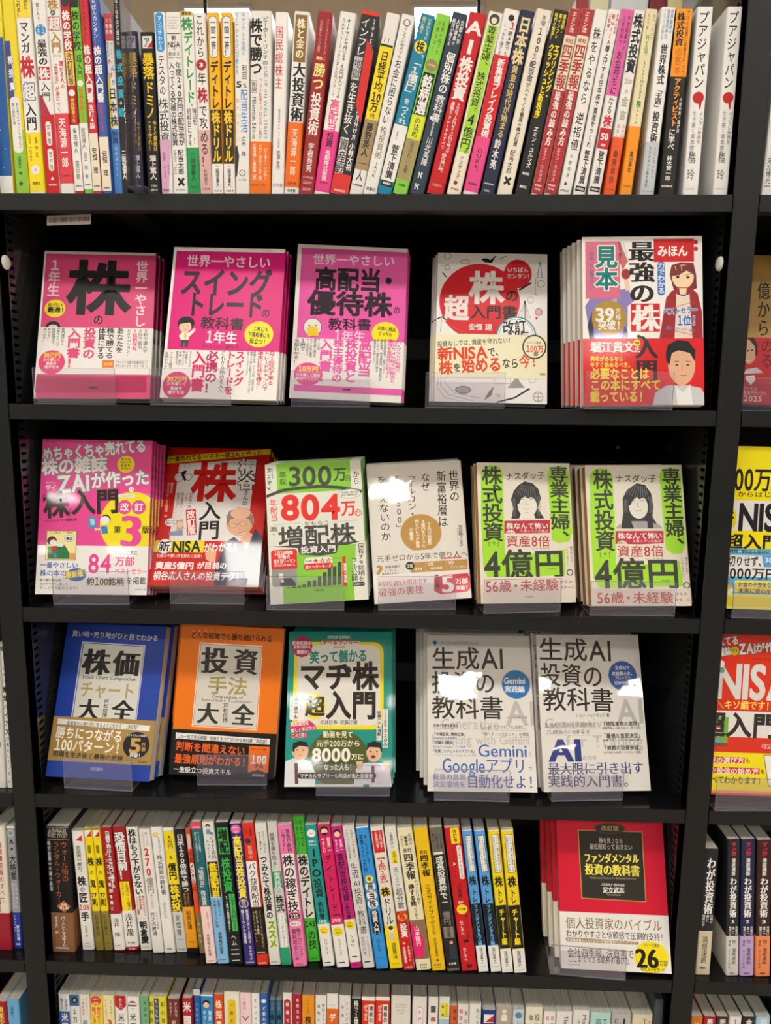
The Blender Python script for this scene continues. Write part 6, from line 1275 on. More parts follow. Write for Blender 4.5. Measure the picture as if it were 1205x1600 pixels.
([6,"",[-0.4128,0.022,-1.0535],0.0,15.2,187.4,128,572],"white spine with thin rose columns",[["T","ストレスフリー",110,1843,110,1522,33,571,"m",-1,1],["T","の資産運用",53,1811,53,1522,33,571,"m",-1,1],["T","投資",76,1490,76,1101,76,2,"m",-1,1]]),
([6,"",[-0.3969,0.022,-1.0535],0.0,18.2,185.8,128,575],"yellow spine with a crimson badge",[["C",573,91,1779,76,76],["T","初めて",45,1801,136,1801,35,574,"b",-1,0],["T","知識",55,1734,127,1734,42,574,"b",-1,0],["T","眠ながら",127,1673,127,1400,62,573,"b",-1,1],["T","稼げる",55,1673,55,1400,62,573,"b",-1,1]]),
([6,"",[-0.3781,0.022,-1.0535],0.0,16.8,187.1,128,578],"cream spine with tiny multicoloured lettering and a red digit",[["T","リアルガチ！",126,1808,126,1503,40,576,"m",-1,1],["T","たった2人気の",50,1808,50,1503,34,577,"m",-1,1],["T","3",50,1423,134,1423,96,474,"b",-1,0]]),
([6,"",[-0.3599,0.022,-1.0535],0.0,18.2,187.8,128,419],"white spine with a red shield at its head",[["P",83,[9,1876,172,1876,172,1703,91,1623,9,1703]],["T","負けない",91,1831,91,1655,47,10,"m",-1,1],["T","米国株",91,1591,91,1089,100,2,"m",-1,1]]),
([6,"",[-0.341,0.022,-1.0535],0.0,17.9,186.9,128,206],"white spine with a dark red globe",[["C",579,80,1726,64,64],["P",580,[27,1758,134,1758,139,1726,21,1726]],["P",580,[25,1700,136,1700,125,1671,36,1671]],["T","米国株",80,1607,80,1097,98,2,"m",-1,1]]),
([6,"",[-0.3218,0.022,-1.0535],0.0,12.8,187.5,128,582],"sage green spine between the white globe one and yellow one",[["T","米国株とETF",77,1812,77,1103,44,581,"m",-1,1]]),
([6,"",[-0.3078,0.022,-1.0535],0.0,25.8,188.3,128,584],"yellow green spine with a blue column",[["P",126,[72,1111,142,1111,142,1851,72,1851]],["T","もっともシンプルな",108,1835,108,1111,52,583,"m",-1,1],["T","初心者入門",201,1819,201,1143,57,2,"m",-1,1],["T","超特急入門",31,1819,31,1143,52,2,"m",-1,1]]),
([6,"",[-0.281,0.022,-1.0535],0.0,18.0,184.3,128,585],"dark brown spine among paler ones",[["T","マンガで",126,1795,126,1540,47,76,"m",-1,1],["T","わかる！",54,1795,54,1540,43,76,"m",-1,1],["T","超図解",90,1507,90,1152,61,76,"m",-1,1]]),
([6,"",[-0.2587,0.022,-1.0535],0.0,14.4,186.7,128,586],"dark red spine with heavy white title",[["T","米国株",72,1835,72,1160,115,10,"k",-1,1]]),
([6,"",[-0.2439,0.03,-1.0535],0.0,10.2,195.0,128,588],"slim taller blue spine with a white head",[["P",10,[0,1845,101,1845,101,1948,0,1948]],["T","いちばんカンタン",51,1732,51,1052,41,587,"m",-1,1]]),
([6,"",[-0.2308,0.022,-1.0535],0.0,18.5,194.1,128,589],"sky blue textbook spine with a cartoon face",[["P",10,[0,1915,184,1915,184,1939,0,1939]],["C",38,83,1788,59,59],["C",531,83,1763,46,46],["T","世界一",133,1680,133,1398,55,10,"b",-1,1],["T","やさしい",55,1680,55,1333,52,10,"b",-1,1]]),
([6,"",[-0.2115,0.022,-1.0535],0.0,14.8,194.7,128,591],"orange red spine with pale heavy title",[["T","株探最強",74,1868,74,1178,98,590,"b",-1,1]]),
([6,"",[-0.1963,0.022,-1.0535],0.0,23.3,200.2,148,594],"ivory spine with a yellow lobe",[["R",592,58,1186,174,1875],["T","一番わかる",116,1843,116,1186,47,593,"m",-1,1]]),
([6,"",[-0.1725,0.022,-1.0535],0.0,16.4,199.3,128,596],"blush pink spine with a black chevron",[["T","一億円！",66,1930,66,1612,46,595,"m",-1,1],["P",2,[33,1612,82,1548,132,1612,132,1592,82,1522,33,1592]]]),
([6,"",[-0.1555,0.022,-1.0535],0.0,12.2,198.3,128,598],"narrow white spine with maroon column",[["T","まんがで読む株",61,1919,61,1199,37,597,"m",-1,1]]),
([6,"",[-0.1425,0.022,-1.0535],0.0,11.3,198.7,128,599],"cobalt spine with white lettering",[["C",98,57,1861,34,34],["T","ど素人が始める",57,1781,57,1172,45,10,"b",-1,1]]),
([6,"",[-0.1307,0.03,-1.0535],0.0,9.4,180.5,128,601],"dark blue spine set back, nearer the cobalt one",[["T","アス",47,1757,47,1639,38,600,"b",-1,1],["T","株投資",47,1597,47,1128,66,2,"k",-1,1]]),
([6,"",[-0.1207,0.03,-1.0535],0.0,9.7,180.9,128,601],"dark blue spine set back, nearer the white one with red oval",[["T","アス",49,1761,49,1642,39,600,"b",-1,1],["T","株投資",49,1601,49,1131,68,2,"k",-1,1]]),
([6,"",[-0.1088,0.022,-1.0535],0.0,13.5,201.6,148,278],"white spine with a deep red oval panel",[["R",602,20,1217,115,1905],["T","相場で勝つ",67,1883,67,1217,46,10,"b",-1,1]]),
([6,"",[-0.095,0.022,-1.0535],0.0,13.8,198.9,128,603],"wine red spine with fine white lettering",[["T","高配当株の教科書",83,1942,83,1191,41,10,"m",-1,1]]),
([6,"",[-0.0804,0.022,-1.0535],0.0,18.3,197.9,128,605],"amber spine with one black kanji",[["T","ファンダ",92,1916,92,1678,44,604,"m",-1,1],["T","株",92,1646,92,1486,101,2,"b",-1,1]]),
([6,"",[-0.0606,0.022,-1.0535],0.0,16.3,198.6,128,606],"white spine with two black columns, beside the amber one",[["T","年利2000万円",118,1860,118,1237,42,2,"m",-1,1],["T","福岡の太郎",49,1860,49,1301,39,2,"m",-1,1]]),
([6,"",[-0.0437,0.022,-1.0535],0.0,16.9,202.4,148,278],"white spine above orange",[["T","∿∿∿",34,1834,135,1834,39,607,"m",-1,0],["P",608,[0,1243,168,1243,168,1771,0,1771]],["T","デジ",84,1748,84,1243,93,10,"k",-1,1]]),
([6,"",[-0.0254,0.022,-1.0535],0.0,16.9,199.9,128,318],"white spine with thin red columns, beside the black one",[["T","ランドが読めれば",115,1904,115,1218,40,609,"m",-1,1],["T","常勝マネ",51,1872,51,1314,40,609,"m",-1,1]]),
([6,"",[-0.0072,0.022,-1.0535],0.0,14.1,194.8,128,610],"black spine with white lettering in the bottom row",[["T","株で1億円作る",70,1920,70,1224,70,10,"b",-1,1]]),
([6,"",[0.0077,0.022,-1.0535],0.0,20.2,199.6,128,612],"red spine with a white text column, beside the black spine",[["P",10,[0,1926,201,1926,201,1994,0,1994]],["P",611,[101,1263,182,1263,182,1863,101,1863]],["T","積極的な投資",141,1844,141,1263,57,2,"b",-1,1],["T","ができる",61,1854,61,1584,57,10,"b",-1,1]]),
([6,"",[0.0285,0.022,-1.0535],0.0,20.5,200.3,148,612],"red spine with a white text column, beside the wide pale spine",[["P",10,[0,1934,204,1934,204,2001,0,2001]],["P",611,[102,1272,184,1272,184,1871,102,1871]],["T","積極的な投資",143,1852,143,1272,57,2,"b",-1,1],["T","ができる",61,1861,61,1591,57,10,"b",-1,1]]),
([6,"",[0.0512,0.022,-1.0535],0.0,28.5,202.9,148,613],"wide pale spine with small grey lettering",[["T","The Number",57,1880,228,1880,34,47,"r",-1,0],["T","An Investor",57,1833,228,1833,31,47,"r",-1,0],["T","who Won",78,1786,207,1786,36,47,"r",-1,0],["T","a Life",93,1738,193,1738,33,47,"r",-1,0]]),
([6,"",[0.0825,0.022,-1.0535],0.0,20.9,202.3,148,310],"off-white spine with a pink outlined lozenge",[["R",614,63,1292,157,1849],["R",615,69,1292,151,1837],["T","たがやす",109,1818,109,1356,46,616,"m",-1,1]]),
([6,"",[0.1057,0.022,-1.0535],0.0,14.5,203.0,148,310],"off-white spine with a red digit and grey stamp",[["P",13,[36,1762,109,1762,109,1873,36,1873]],["T","8",36,1651,109,1651,83,617,"k",-1,0]]),
([6,"",[0.1216,0.022,-1.0535],0.0,15.3,203.6,148,620],"pale spine with a yellow tag",[["R",618,15,1689,138,1926],["T","エンジェル",107,1910,107,1695,31,2,"m",-1,1],["T","株 桐",54,1894,54,1695,34,2,"b",-1,1],["P",619,[0,1306,153,1306,153,1657,0,1657]]]),
([6,"",[0.1378,0.022,-1.0535],0.0,10.6,188.4,128,621],"shorter rust orange spine in the bottom row",[["T","黄金を見る",64,1852,64,1280,42,2,"m",-1,1]]),
([6,"",[0.1489,0.022,-1.0535],0.0,16.2,192.0,128,623],"white spine with red and black columns",[["T","福音投資術",48,1857,48,1285,52,622,"m",-1,1],["T","あなたの",121,1841,121,1285,55,2,"m",-1,1]]),
([6,"",[0.1659,0.022,-1.0535],0.0,17.3,192.7,128,606],"white spine with green grey lettering",[["T","安心な株投資",121,1864,121,1292,52,624,"m",-1,1]]),
([6,"",[0.1851,0.022,-1.0535],0.0,19.5,183.3,128,625],"deep blue spine with white and red flag mark",[["P",10,[23,1618,166,1618,166,1761,23,1761]],["P",474,[39,1634,166,1751,166,1634]],["T","資産",97,1586,97,1331,97,10,"b",-1,1]]),
([6,"",[0.205,0.022,-1.0535],0.0,23.6,188.5,128,626],"taupe spine with a white figure",[["C",132,118,1822,33,33],["P",132,[71,1658,165,1658,153,1769,83,1769]]]),
([6,"",[0.2293,0.022,-1.0535],0.0,16.9,186.2,128,628],"ice blue spine with a small globe",[["C",627,85,1761,51,51],["T","L・マネ",85,1691,85,1348,58,2,"r",-1,1]]),
([6,"",[0.248,0.022,-1.0535],0.0,24.9,191.1,128,630],"ivory spine with deep green columns",[["T","投資に",170,1816,170,1357,75,629,"m",-1,1],["T","強い",80,1816,80,1484,65,629,"m",-1,1]]),
([6,"",[0.2746,0.022,-1.0535],0.0,17.4,184.7,128,278],"white spine with two red columns",[["T","世界口",122,1793,122,1429,52,631,"m",-1,1],["T","読いて",52,1793,52,1429,49,631,"m",-1,1]]),
([6,"",[0.2929,0.022,-1.0535],0.0,23.2,185.5,128,318],"pale grey white spine beside the one with red columns",[["T","The PV",139,1786,139,1437,70,13,"m",-1,1]]),
([6,"",[0.3174,0.022,-1.0535],0.0,23.5,188.3,128,632],"pale grey white spine beside the mint one",[["T","Money",164,1810,164,1447,66,13,"m",-1,1],["T","タク",82,1763,82,1447,52,13,"m",-1,1]]),
([6,"",[0.3425,0.022,-1.0535],0.0,29.5,185.2,128,634],"pale mint spine in the bottom row",[["T","図解1",118,1742,118,1457,83,633,"m",-1,1],["T","THE",207,1758,207,1457,77,633,"b",-1,1]]),
([6,"",[0.3729,0.022,-1.0535],0.0,28.4,184.8,128,635],"mid grey spine with heavy black capitals",[["T","JUMP",170,1785,170,1278,142,2,"k",-1,1],["T","にたい",71,1785,71,1405,68,2,"m",-1,1]]),
([6,"",[0.4032,0.022,-1.0535],0.0,28.9,184.3,128,637],"beige spine, last in the bottom row",[["T","THE",173,1796,173,1417,98,636,"r",-1,1],["T","1人",245,1780,245,1480,58,636,"m",-1,1]]),
([4,"L",[-0.4931,0.0132,-0.5342],0.0238,8.3,199.8,128,638],"white spine with heavy black title, next to the side frame in the neighbouring bay",[["T","世界は",41,1794,41,1532,37,2,"m",-1,1],["T","認知バイアス",41,1513,41,773,62,2,"k",-1,1],["T","が動かしている",41,773,41,172,41,2,"m",-1,1],["T","☊",21,94,62,94,47,2,"b",-1,0]]),
([4,"L",[-0.5082,0.0127,-0.534],0.029,13.6,205.2,148,639],"cropped pale spine at the very edge of the neighbouring bay",[["T","世界経済",68,1643,68,502,68,13,"m",-1,1]]),
([5,"L",[-0.5046,0.0216,-0.7929],0.0044,12.5,195.0,128,643],"silver grey spine with a ring and deep blue band in the neighbouring bay",[["P",10,[0,1917,125,1917,125,1948,0,1948]],["C",95,63,1838,53,53],["C",640,63,1838,35,35],["T","A",25,1704,100,1704,87,2,"S",-1,0],["T","I",44,1591,81,1591,43,2,"S",-1,0],["T","大格差",63,1501,63,1103,94,2,"b",-1,1],["T","終わる世界の未来",44,1058,44,643,28,641,"m",-1,1],["T","仕事が変わる",88,1058,88,643,25,641,"m",-1,1],["B",642,2,585],["T","鈴木久雄",75,388,75,130,43,10,"b",-1,1],["T","日本大学教授",38,551,38,271,20,10,"m",-1,1],["T","新書",31,72,94,72,36,10,"b",-1,0]]),
([5,"L",[-0.5279,0.0184,-0.7927],0.0126,21.3,196.5,128,645],"cream spine with a maroon band in the neighbouring bay",[["B",644,2,592],["T","経済書前線のすべて",128,1730,128,754,64,344,"m",-1,1],["T","教養講座",53,1075,53,615,85,2,"m",-1,1]]),
([6,"L",[-0.5229,0.022,-1.0535],0.0,18.4,174.7,128,647],"light blue spine at the foot of the neighbouring bay",[["T","図解で",74,1629,74,1434,48,646,"m",-1,1]]),
([6,"L",[-0.5416,0.022,-1.0535],0.0,17.8,170.8,128,648],"dark red spine at the foot of the neighbouring bay",[["T","資産形成",89,1622,89,1232,89,33,"b",-1,1]]),
([1,"R",[0.485,0.012,0.2558],0.0301,19.0,207.2,148,649],"white spine beyond the side frame at the end of the top row",[["T","河北博光",57,442,57,147,61,2,"m",-1,1],["T","東洋経済",24,119,90,119,19,2,"b",-1,0]]),
([5,"R",[0.4832,0.012,-0.793],-0.0078,20.1,194.7,128,651],"black spine with white title and cream band, standing apart in the neighbouring bay",[["T","わが投資術",111,1814,111,952,121,450,"S",-1,1],["T","市場は",165,941,165,804,40,10,"m",-1,1],["T","誰に",113,941,113,825,40,10,"m",-1,1],["T","微笑むか",60,941,60,762,40,10,"m",-1,1],["B",650,2,688],["T","清原達郎",100,613,100,175,84,2,"s",-1,1],["T","講談社",50,110,151,110,39,2,"b",-1,0]]),
([5,"R",[0.5261,0.012,-0.793],-0.0671,17.3,209.9,148,654],"black comic spine with a light grey band in the neighbouring bay",[["T","マンガ",86,2053,86,1843,69,652,"k",-1,1],["T","清原達郎",86,1812,86,1544,55,10,"b",-1,1],["T","わが投資術",86,1524,86,908,95,450,"S",-1,1],["T","1",61,845,112,845,60,10,"S",-1,0],["T","市場は",138,771,138,622,35,10,"m",-1,1],["T","誰に",95,771,95,644,35,10,"m",-1,1],["T","微笑むか",52,771,52,601,35,10,"m",-1,1],["B",653,2,618],["T","作・清原達郎",104,559,104,173,59,2,"m",-1,1],["T","漫画・ウエイツ大内",43,559,43,109,31,2,"m",-1,1],["T","講談社",52,33,121,33,27,2,"b",-1,0]]),
([5,"R",[0.5457,0.012,-0.793],-0.0705,19.1,210.4,148,656],"navy comic spine with a lilac band in the neighbouring bay",[["T","マンガ",95,2058,95,1848,76,652,"k",-1,1],["T","清原達郎",95,1817,95,1550,61,10,"b",-1,1],["T","わが投資術",95,1529,95,914,105,450,"S",-1,1],["T","2",67,850,124,850,66,10,"S",-1,0],["T","市場は",153,776,153,628,38,10,"m",-1,1],["T","誰に",105,776,105,649,38,10,"m",-1,1],["T","微笑むか",57,776,57,607,38,10,"m",-1,1],["B",655,2,624],["T","作・清原達郎",114,564,114,180,65,2,"m",-1,1],["T","漫画・ウエイツ大内",48,564,48,115,34,2,"m",-1,1],["T","講談社",57,40,134,40,29,2,"b",-1,0]]),
([5,"R",[0.5675,0.012,-0.793],-0.0715,20.2,210.0,148,658],"dark maroon comic spine with a salmon band in the neighbouring bay",[["T","マンガ",101,2064,101,1854,81,652,"k",-1,1],["T","清原達郎",101,1823,101,1556,65,10,"b",-1,1],["T","わが投資術",101,1535,101,920,111,450,"S",-1,1],["T","3",71,857,131,857,70,10,"S",-1,0],["T","市場は",162,783,162,635,40,10,"m",-1,1],["T","誰に",111,783,111,656,40,10,"m",-1,1],["T","微笑むか",61,783,61,614,40,10,"m",-1,1],["B",657,2,631],["T","作・清原達郎",121,571,121,187,69,2,"m",-1,1],["T","漫画・ウエイツ大内",50,571,50,122,36,2,"m",-1,1],["T","講談社",61,47,141,47,31,2,"b",-1,0]]),
([6,"R",[0.4875,0.022,-1.0535],0.0,16.9,183.7,128,659],"orange spine at the foot of the neighbouring bay past the side frame",[["T","株",85,1801,85,1532,85,10,"b",-1,1]]),
([6,"R",[0.5058,0.022,-1.0535],0.0,17.4,184.4,128,660],"crimson spine at the foot of the neighbouring bay past the side frame",[["T","高配当",87,1808,87,1539,87,10,"b",-1,1]]),
([6,"R",[0.5241,0.022,-1.0535],0.0,16.9,185.1,128,661],"dark brown spine at the foot of the neighbouring bay past the side frame",[["T","図説",85,1815,85,1546,85,10,"b",-1,1]]),
([6,"R",[0.5424,0.022,-1.0535],0.0,17.3,185.8,128,130],"white spine at the foot of the neighbouring bay past the side frame",[["T","1億",87,1822,87,1553,87,662,"b",-1,1]]),
([6,"R",[0.5616,0.022,-1.0535],0.0,17.3,186.5,128,663],"charcoal spine at the foot of the neighbouring bay past the side frame",[["T","金の",87,1829,87,1561,87,10,"b",-1,1]]),
([6,"R",[0.5807,0.022,-1.0535],0.0,20.0,187.2,128,664],"pale blue spine at the foot of the neighbouring bay past the side frame",[["T","投資",100,1837,100,1568,100,10,"b",-1,1]]),
]

# ------------------------------------------------------------------ lettering
_gs = bpy.data.scenes.new('glyph_scene')          # scratch scene for turning characters into outlines, removed at the end
_tc = bpy.data.curves.new('glyph_source', 'FONT'); _to = bpy.data.objects.new('glyph_source', _tc); _gs.collection.objects.link(_to)
# weight: (how far the strokes are thickened, sideways doubling for brush-like faces), in em
WT = {'r': (0.0, 0), 'm': (0.010, 0), 'b': (0.021, 0), 'k': (0.034, 0), 's': (-1, 0.012), 'S': (0.006, 0.04)}
GL = {}
def outline(ch, res):
    key = (ch, res)
    g = GL.get(key)
    if g is None:
        _tc.body = '１' if ch == '1' else ch; _tc.resolution_u = res
        vl = _gs.view_layers[0]; vl.update()
        me = bpy.data.meshes.new_from_object(_to.evaluated_get(vl.depsgraph))
        n = len(me.vertices); v = np.zeros(n * 3); me.vertices.foreach_get('co', v); v = v.reshape(-1, 3)[:, :2]
        me.calc_loop_triangles(); t = np.zeros(len(me.loop_triangles) * 3, dtype=np.int64); me.loop_triangles.foreach_get('vertices', t)
        bpy.data.meshes.remove(me)
        g = (v, t.reshape(-1, 3)); GL[key] = g
    return g
def glyph(ch, w, res):
    """triangles of a character; w > 0 thickens it with a narrow strip laid along every outline edge"""
    key = (ch, round(w, 3), res)
    g = GL.get(key)
    if g is None:
        v, t = outline(ch, res)
        if w > 0 and len(t):
            e = np.vstack([t[:, [0, 1]], t[:, [1, 2]], t[:, [2, 0]]]); es = np.sort(e, axis=1)
            _, inv, cnt = np.unique(es, axis=0, return_inverse=True, return_counts=True)
            e = e[cnt[inv.ravel()] == 1]
            a, b = v[e[:, 0]], v[e[:, 1]]; d = b - a; L = np.hypot(d[:, 0], d[:, 1])[:, None]; ok = L[:, 0] > 1e-5
            a, b, d, L = a[ok], b[ok], d[ok], L[ok]; d = d / L; nn = np.column_stack([-d[:, 1], d[:, 0]]) * w; ex = d * w * .75
            q = np.stack([a - ex - nn, b + ex - nn, b + ex + nn, a - ex + nn], 1).reshape(-1, 2); k = np.arange(len(a))[:, None] * 4 + len(v)
            zj = np.repeat(-(.0005 + (np.arange(len(a)) * .618 % 1) * .0045), 4)       # strips lie a few micrometres lower, never in one plane
            v = np.column_stack([np.vstack([v, q]), np.concatenate([np.zeros(len(v)), zj])]); t = np.vstack([t, k + [0, 1, 2], k + [0, 2, 3]])
        else: v = np.column_stack([v, np.zeros(len(v))])
        g = (v, t); GL[key] = g
    return g
ROT = set('ー―〜（）「」『』【】［］｛｝…‥━-−=()[]~〔〕')
HALF = set('！、。・・’')
SMALL = set('ぁぃぅぇぉっゃゅょァィゥェォッャュョ')
def adv(ch):
    if ch in HALF: return 0.62
    if ord(ch) < 256:
        if ch == ' ': return 0.34
        v, _ = outline(ch, 1)
        return (v[:, 0].max() - v[:, 0].min() if len(v) else 0.3) + 0.11
    return 1.0
class Print:
    """collects flat print (text, patches) in face coordinates (mm) and stacks overlapping items by layer"""
    STEP = 0.00002
    def __init__(self, w=None, h=None): self.w = w; self.h = h; self.V = []; self.F = []; self.M = []; self.mats = []; self.n = 0; self.boxes = []; self.base = 0.00006; self.top = 0
    def mi(self, m):
        if m not in self.mats: self.mats.append(m)
        return self.mats.index(m)
    def layer(self, x0, y0, x1, y1):
        L = 0
        for (a, b, c, d, l) in self.boxes:
            if a < x1 and c > x0 and b < y1 and d > y0 and l >= L: L = l + 1
        self.boxes.append((x0, y0, x1, y1, L)); self.top = max(self.top, L)
        return self.base + L * self.STEP
    def add(self, v2, tri, off, mat, zj=0.0):
        if self.w is not None and len(v2):          # print ends at the trimmed edge of the sheet
            X = v2[:, 0]; Y = v2[:, 1]
            if X.min() < .15 or X.max() > self.w - .15 or Y.min() < .15 or Y.max() > self.h - .15:
                tx, ty = X[tri], Y[tri]
                keep = ~((tx.max(1) < .15) | (tx.min(1) > self.w - .15) | (ty.max(1) < .15) | (ty.min(1) > self.h - .15)); tri = tri[keep]
                if not len(tri): return
                v2 = np.column_stack([np.clip(v2[:, 0], .15, self.w - .15), np.clip(v2[:, 1], .15, self.h - .15)])
        self.V.append(np.column_stack([v2, np.full(len(v2), off * 1000) + zj])); self.F.append(tri + self.n); self.n += len(v2)
        self.M.append(np.full(len(tri), self.mi(mat)))
    def poly(self, pts, mat):
        p = np.array(pts, float).reshape(-1, 2)
        off = self.layer(p[:, 0].min(), p[:, 1].min(), p[:, 0].max(), p[:, 1].max())
        from mathutils.geometry import tessellate_polygon
        t = np.array(tessellate_polygon([[Vector((x, y, 0)) for x, y in p]]), dtype=np.int64)
        if len(t) == 0: return
        a = p[t[:, 1]] - p[t[:, 0]]; b = p[t[:, 2]] - p[t[:, 0]]; cr = a[:, 0] * b[:, 1] - a[:, 1] * b[:, 0]
        t[cr < 0] = t[cr < 0][:, ::-1]
        self.add(p, t, off, mat)
    def text(self, s, p0, p1, size, mat, wt, omat, vert):
        p0 = np.array(p0, float); p1 = np.array(p1, float); d = p1 - p0; L = np.hypot(*d) + 1e-9; d = d / L
        side = False
        if vert and all(ord(c) < 256 for c in s) and sum(c.isalpha() for c in s) > 4: vert = 0; side = True
        up = np.array([-d[1], d[0]])
        if vert: up = -d
        x0, x1 = sorted((p0[0], p1[0])); y0, y1 = sorted((p0[1], p1[1])); hs = size / 2
        bb = (x0 - (hs if vert or side else 0), y0 - (0 if vert or side else hs), x1 + (hs if vert or side else 0), y1 + (0 if vert or side else hs))
        off_o = self.layer(*bb) if omat is not None else 0
        off_t = self.layer(*bb)
        o, sh = WT[wt]; res = 1 if size < 6 else (2 if size < 18 else 4); o = max(o, 0)
        passes = ([(omat, max(o, 0) + 0.05, 0, off_o)] if omat is not None else []) + [(mat, o, k, off_t) for k in ((-sh, 0, sh) if sh > .02 else ((-sh, sh) if sh else (0,)))]
        if vert:
            n = len(s); pitch = L / n; right = np.array([-d[1], d[0]])
            for i, ch in enumerate(s):
                if ch == ' ': continue
                c = p0 + d * pitch * (i + .5); em_y = min(pitch * 1.04, size * 1.5); em_x = size
                if ord(ch) < 256: em_x = size * 1.15
                rot = ch in ROT
                for ip, (m_, oo, sx, off) in enumerate(passes):
                    v, t = glyph(ch, oo, res)
                    if not len(v): continue
                    gx = v[:, 0] + sx; gy = v[:, 1] - .38
                    if ord(ch) < 256: gx = gx - (v[:, 0].min() + v[:, 0].max()) / 2
                    else: gx = gx - .5
                    if ch in '、。': gx = gx + .55; gy = gy + .55
                    if ch in SMALL: gx = gx + .06; gy = gy + .08
                    if rot: q = c + np.outer(gx, d) * em_y + np.outer(-gy, -right) * em_x if False else c + np.outer(gx, d) * em_y + np.outer(gy, right) * em_x
                    else: q = c + np.outer(gx, right) * em_x + np.outer(gy, -d) * em_y
                    self.add(q, t, off, m_, v[:, 2] - .0055 * (ip % 3))
        else:
            A = [adv(c) for c in s]; tot = sum(A); k = L / tot; x = 0
            for ch, a in zip(s, A):
                if ch != ' ':
                    c = p0 + d * k * (x + a / 2)
                    for ip, (m_, oo, sx, off) in enumerate(passes):
                        v, t = glyph(ch, oo, res)
                        if len(v):
                            if ord(ch) < 256: gx = v[:, 0] - (v[:, 0].min() + v[:, 0].max()) / 2
                            elif ch in '！・': gx = v[:, 0] - (v[:, 0].min() + v[:, 0].max()) / 2
                            elif ch in '、。': gx = v[:, 0] - .3
                            else: gx = v[:, 0] - .5
                            gy = v[:, 1] - (.365 if ord(ch) < 256 else .38)
                            ksz = size * (1.2 if ord(ch) < 256 else 1)
                            self.add(c + np.outer(gx + sx, d) * k + np.outer(gy, up) * ksz, t, off, m_, v[:, 2] - .0055 * (ip % 3))
                x += a
    def build(self, name, parent, fr=None):
        if not self.V: return None
        V = np.vstack(self.V) / 1000.0; F = np.vstack(self.F); M = np.concatenate(self.M)
        if fr is None: P = np.column_stack([V[:, 0], -V[:, 2], V[:, 1]])
        else:
            o, ax, nn = (np.array(q, float) for q in fr)
            P = o + np.outer(V[:, 0], ax) + np.outer(V[:, 1], (0, 0, 1)) + np.outer(V[:, 2], nn)
        me = bpy.data.meshes.new(name); me.vertices.add(len(P)); me.vertices.foreach_set('co', P.ravel())
        me.loops.add(F.size); me.loops.foreach_set('vertex_index', F.ravel().astype(np.int32))
        me.polygons.add(len(F)); me.polygons.foreach_set('loop_start', np.arange(0, F.size, 3, dtype=np.int32)); me.polygons.foreach_set('loop_total', np.full(len(F), 3, dtype=np.int32))
        for m in self.mats: me.materials.append(m)
        me.polygons.foreach_set('material_index', M.astype(np.int32)); me.update(calc_edges=True)
        return new_obj(name, me, parent)

# ------------------------------------------------------------------ books
def upath(kind, w, t, d, off=0.0, r=0.0009):
    """outer outline of a folded cover, in plan. kind: 'r' / 'l' spine at the side of a face-out book, 's' spine towards the viewer"""
    def arc(cx, cy, a0, a1, n=3): return [(cx + (r + off) * math.cos(math.radians(a0 + (a1 - a0) * i / n)), cy + (r + off) * math.sin(math.radians(a0 + (a1 - a0) * i / n))) for i in range(n + 1)]
    if kind == 'r': return [(0, -off)] + arc(w - r, r, -90, 0) + arc(w - r, t - r, 0, 90) + [(0, t + off)]
    if kind == 'l': return [(w, -off)] + arc(r, r, 270, 180) + arc(r, t - r, 180, 90) + [(w, t + off)]
    rr = r
    r = min(0.0022, w * .28)
    return [(-off, d)] + arc(r, r, 180, 270, 4) + arc(w - r, r, 270, 360, 4) + [(w + off, d)]
def shell(name, kind, w, t, d, z0, z1, off, th, mats, parent):
    P = upath(kind, w, t, d, off); Q = upath(kind, w, t, d, off - th); n = len(P)
    V = [(x, y, z0) for x, y in P] + [(x, y, z1) for x, y in P] + [(x, y, z0) for x, y in Q] + [(x, y, z1) for x, y in Q]
    F, MI = [], []
    for i in range(n - 1):
        m = 0
        if kind in 'rl': m = 1 if 1 <= i < n - 2 else 0
        F += [(i, i + 1, n + i + 1, n + i), (2 * n + i + 1, 2 * n + i, 3 * n + i, 3 * n + i + 1), (n + i, n + i + 1, 3 * n + i + 1, 3 * n + i), (i + 1, i, 2 * n + i, 2 * n + i + 1)]
        MI += [m, 0, 0, 0]
    F += [(0, n, 3 * n, 2 * n), (n - 1, 3 * n - 1, 4 * n - 1, 2 * n - 1)]; MI += [0, 0]
    o = mesh_obj(name, V, F, mats, parent, MI)
    bm = bmesh.new(); bm.from_mesh(o.data); bmesh.ops.recalc_face_normals(bm, faces=bm.faces); bm.to_mesh(o.data); bm.free()
    return o
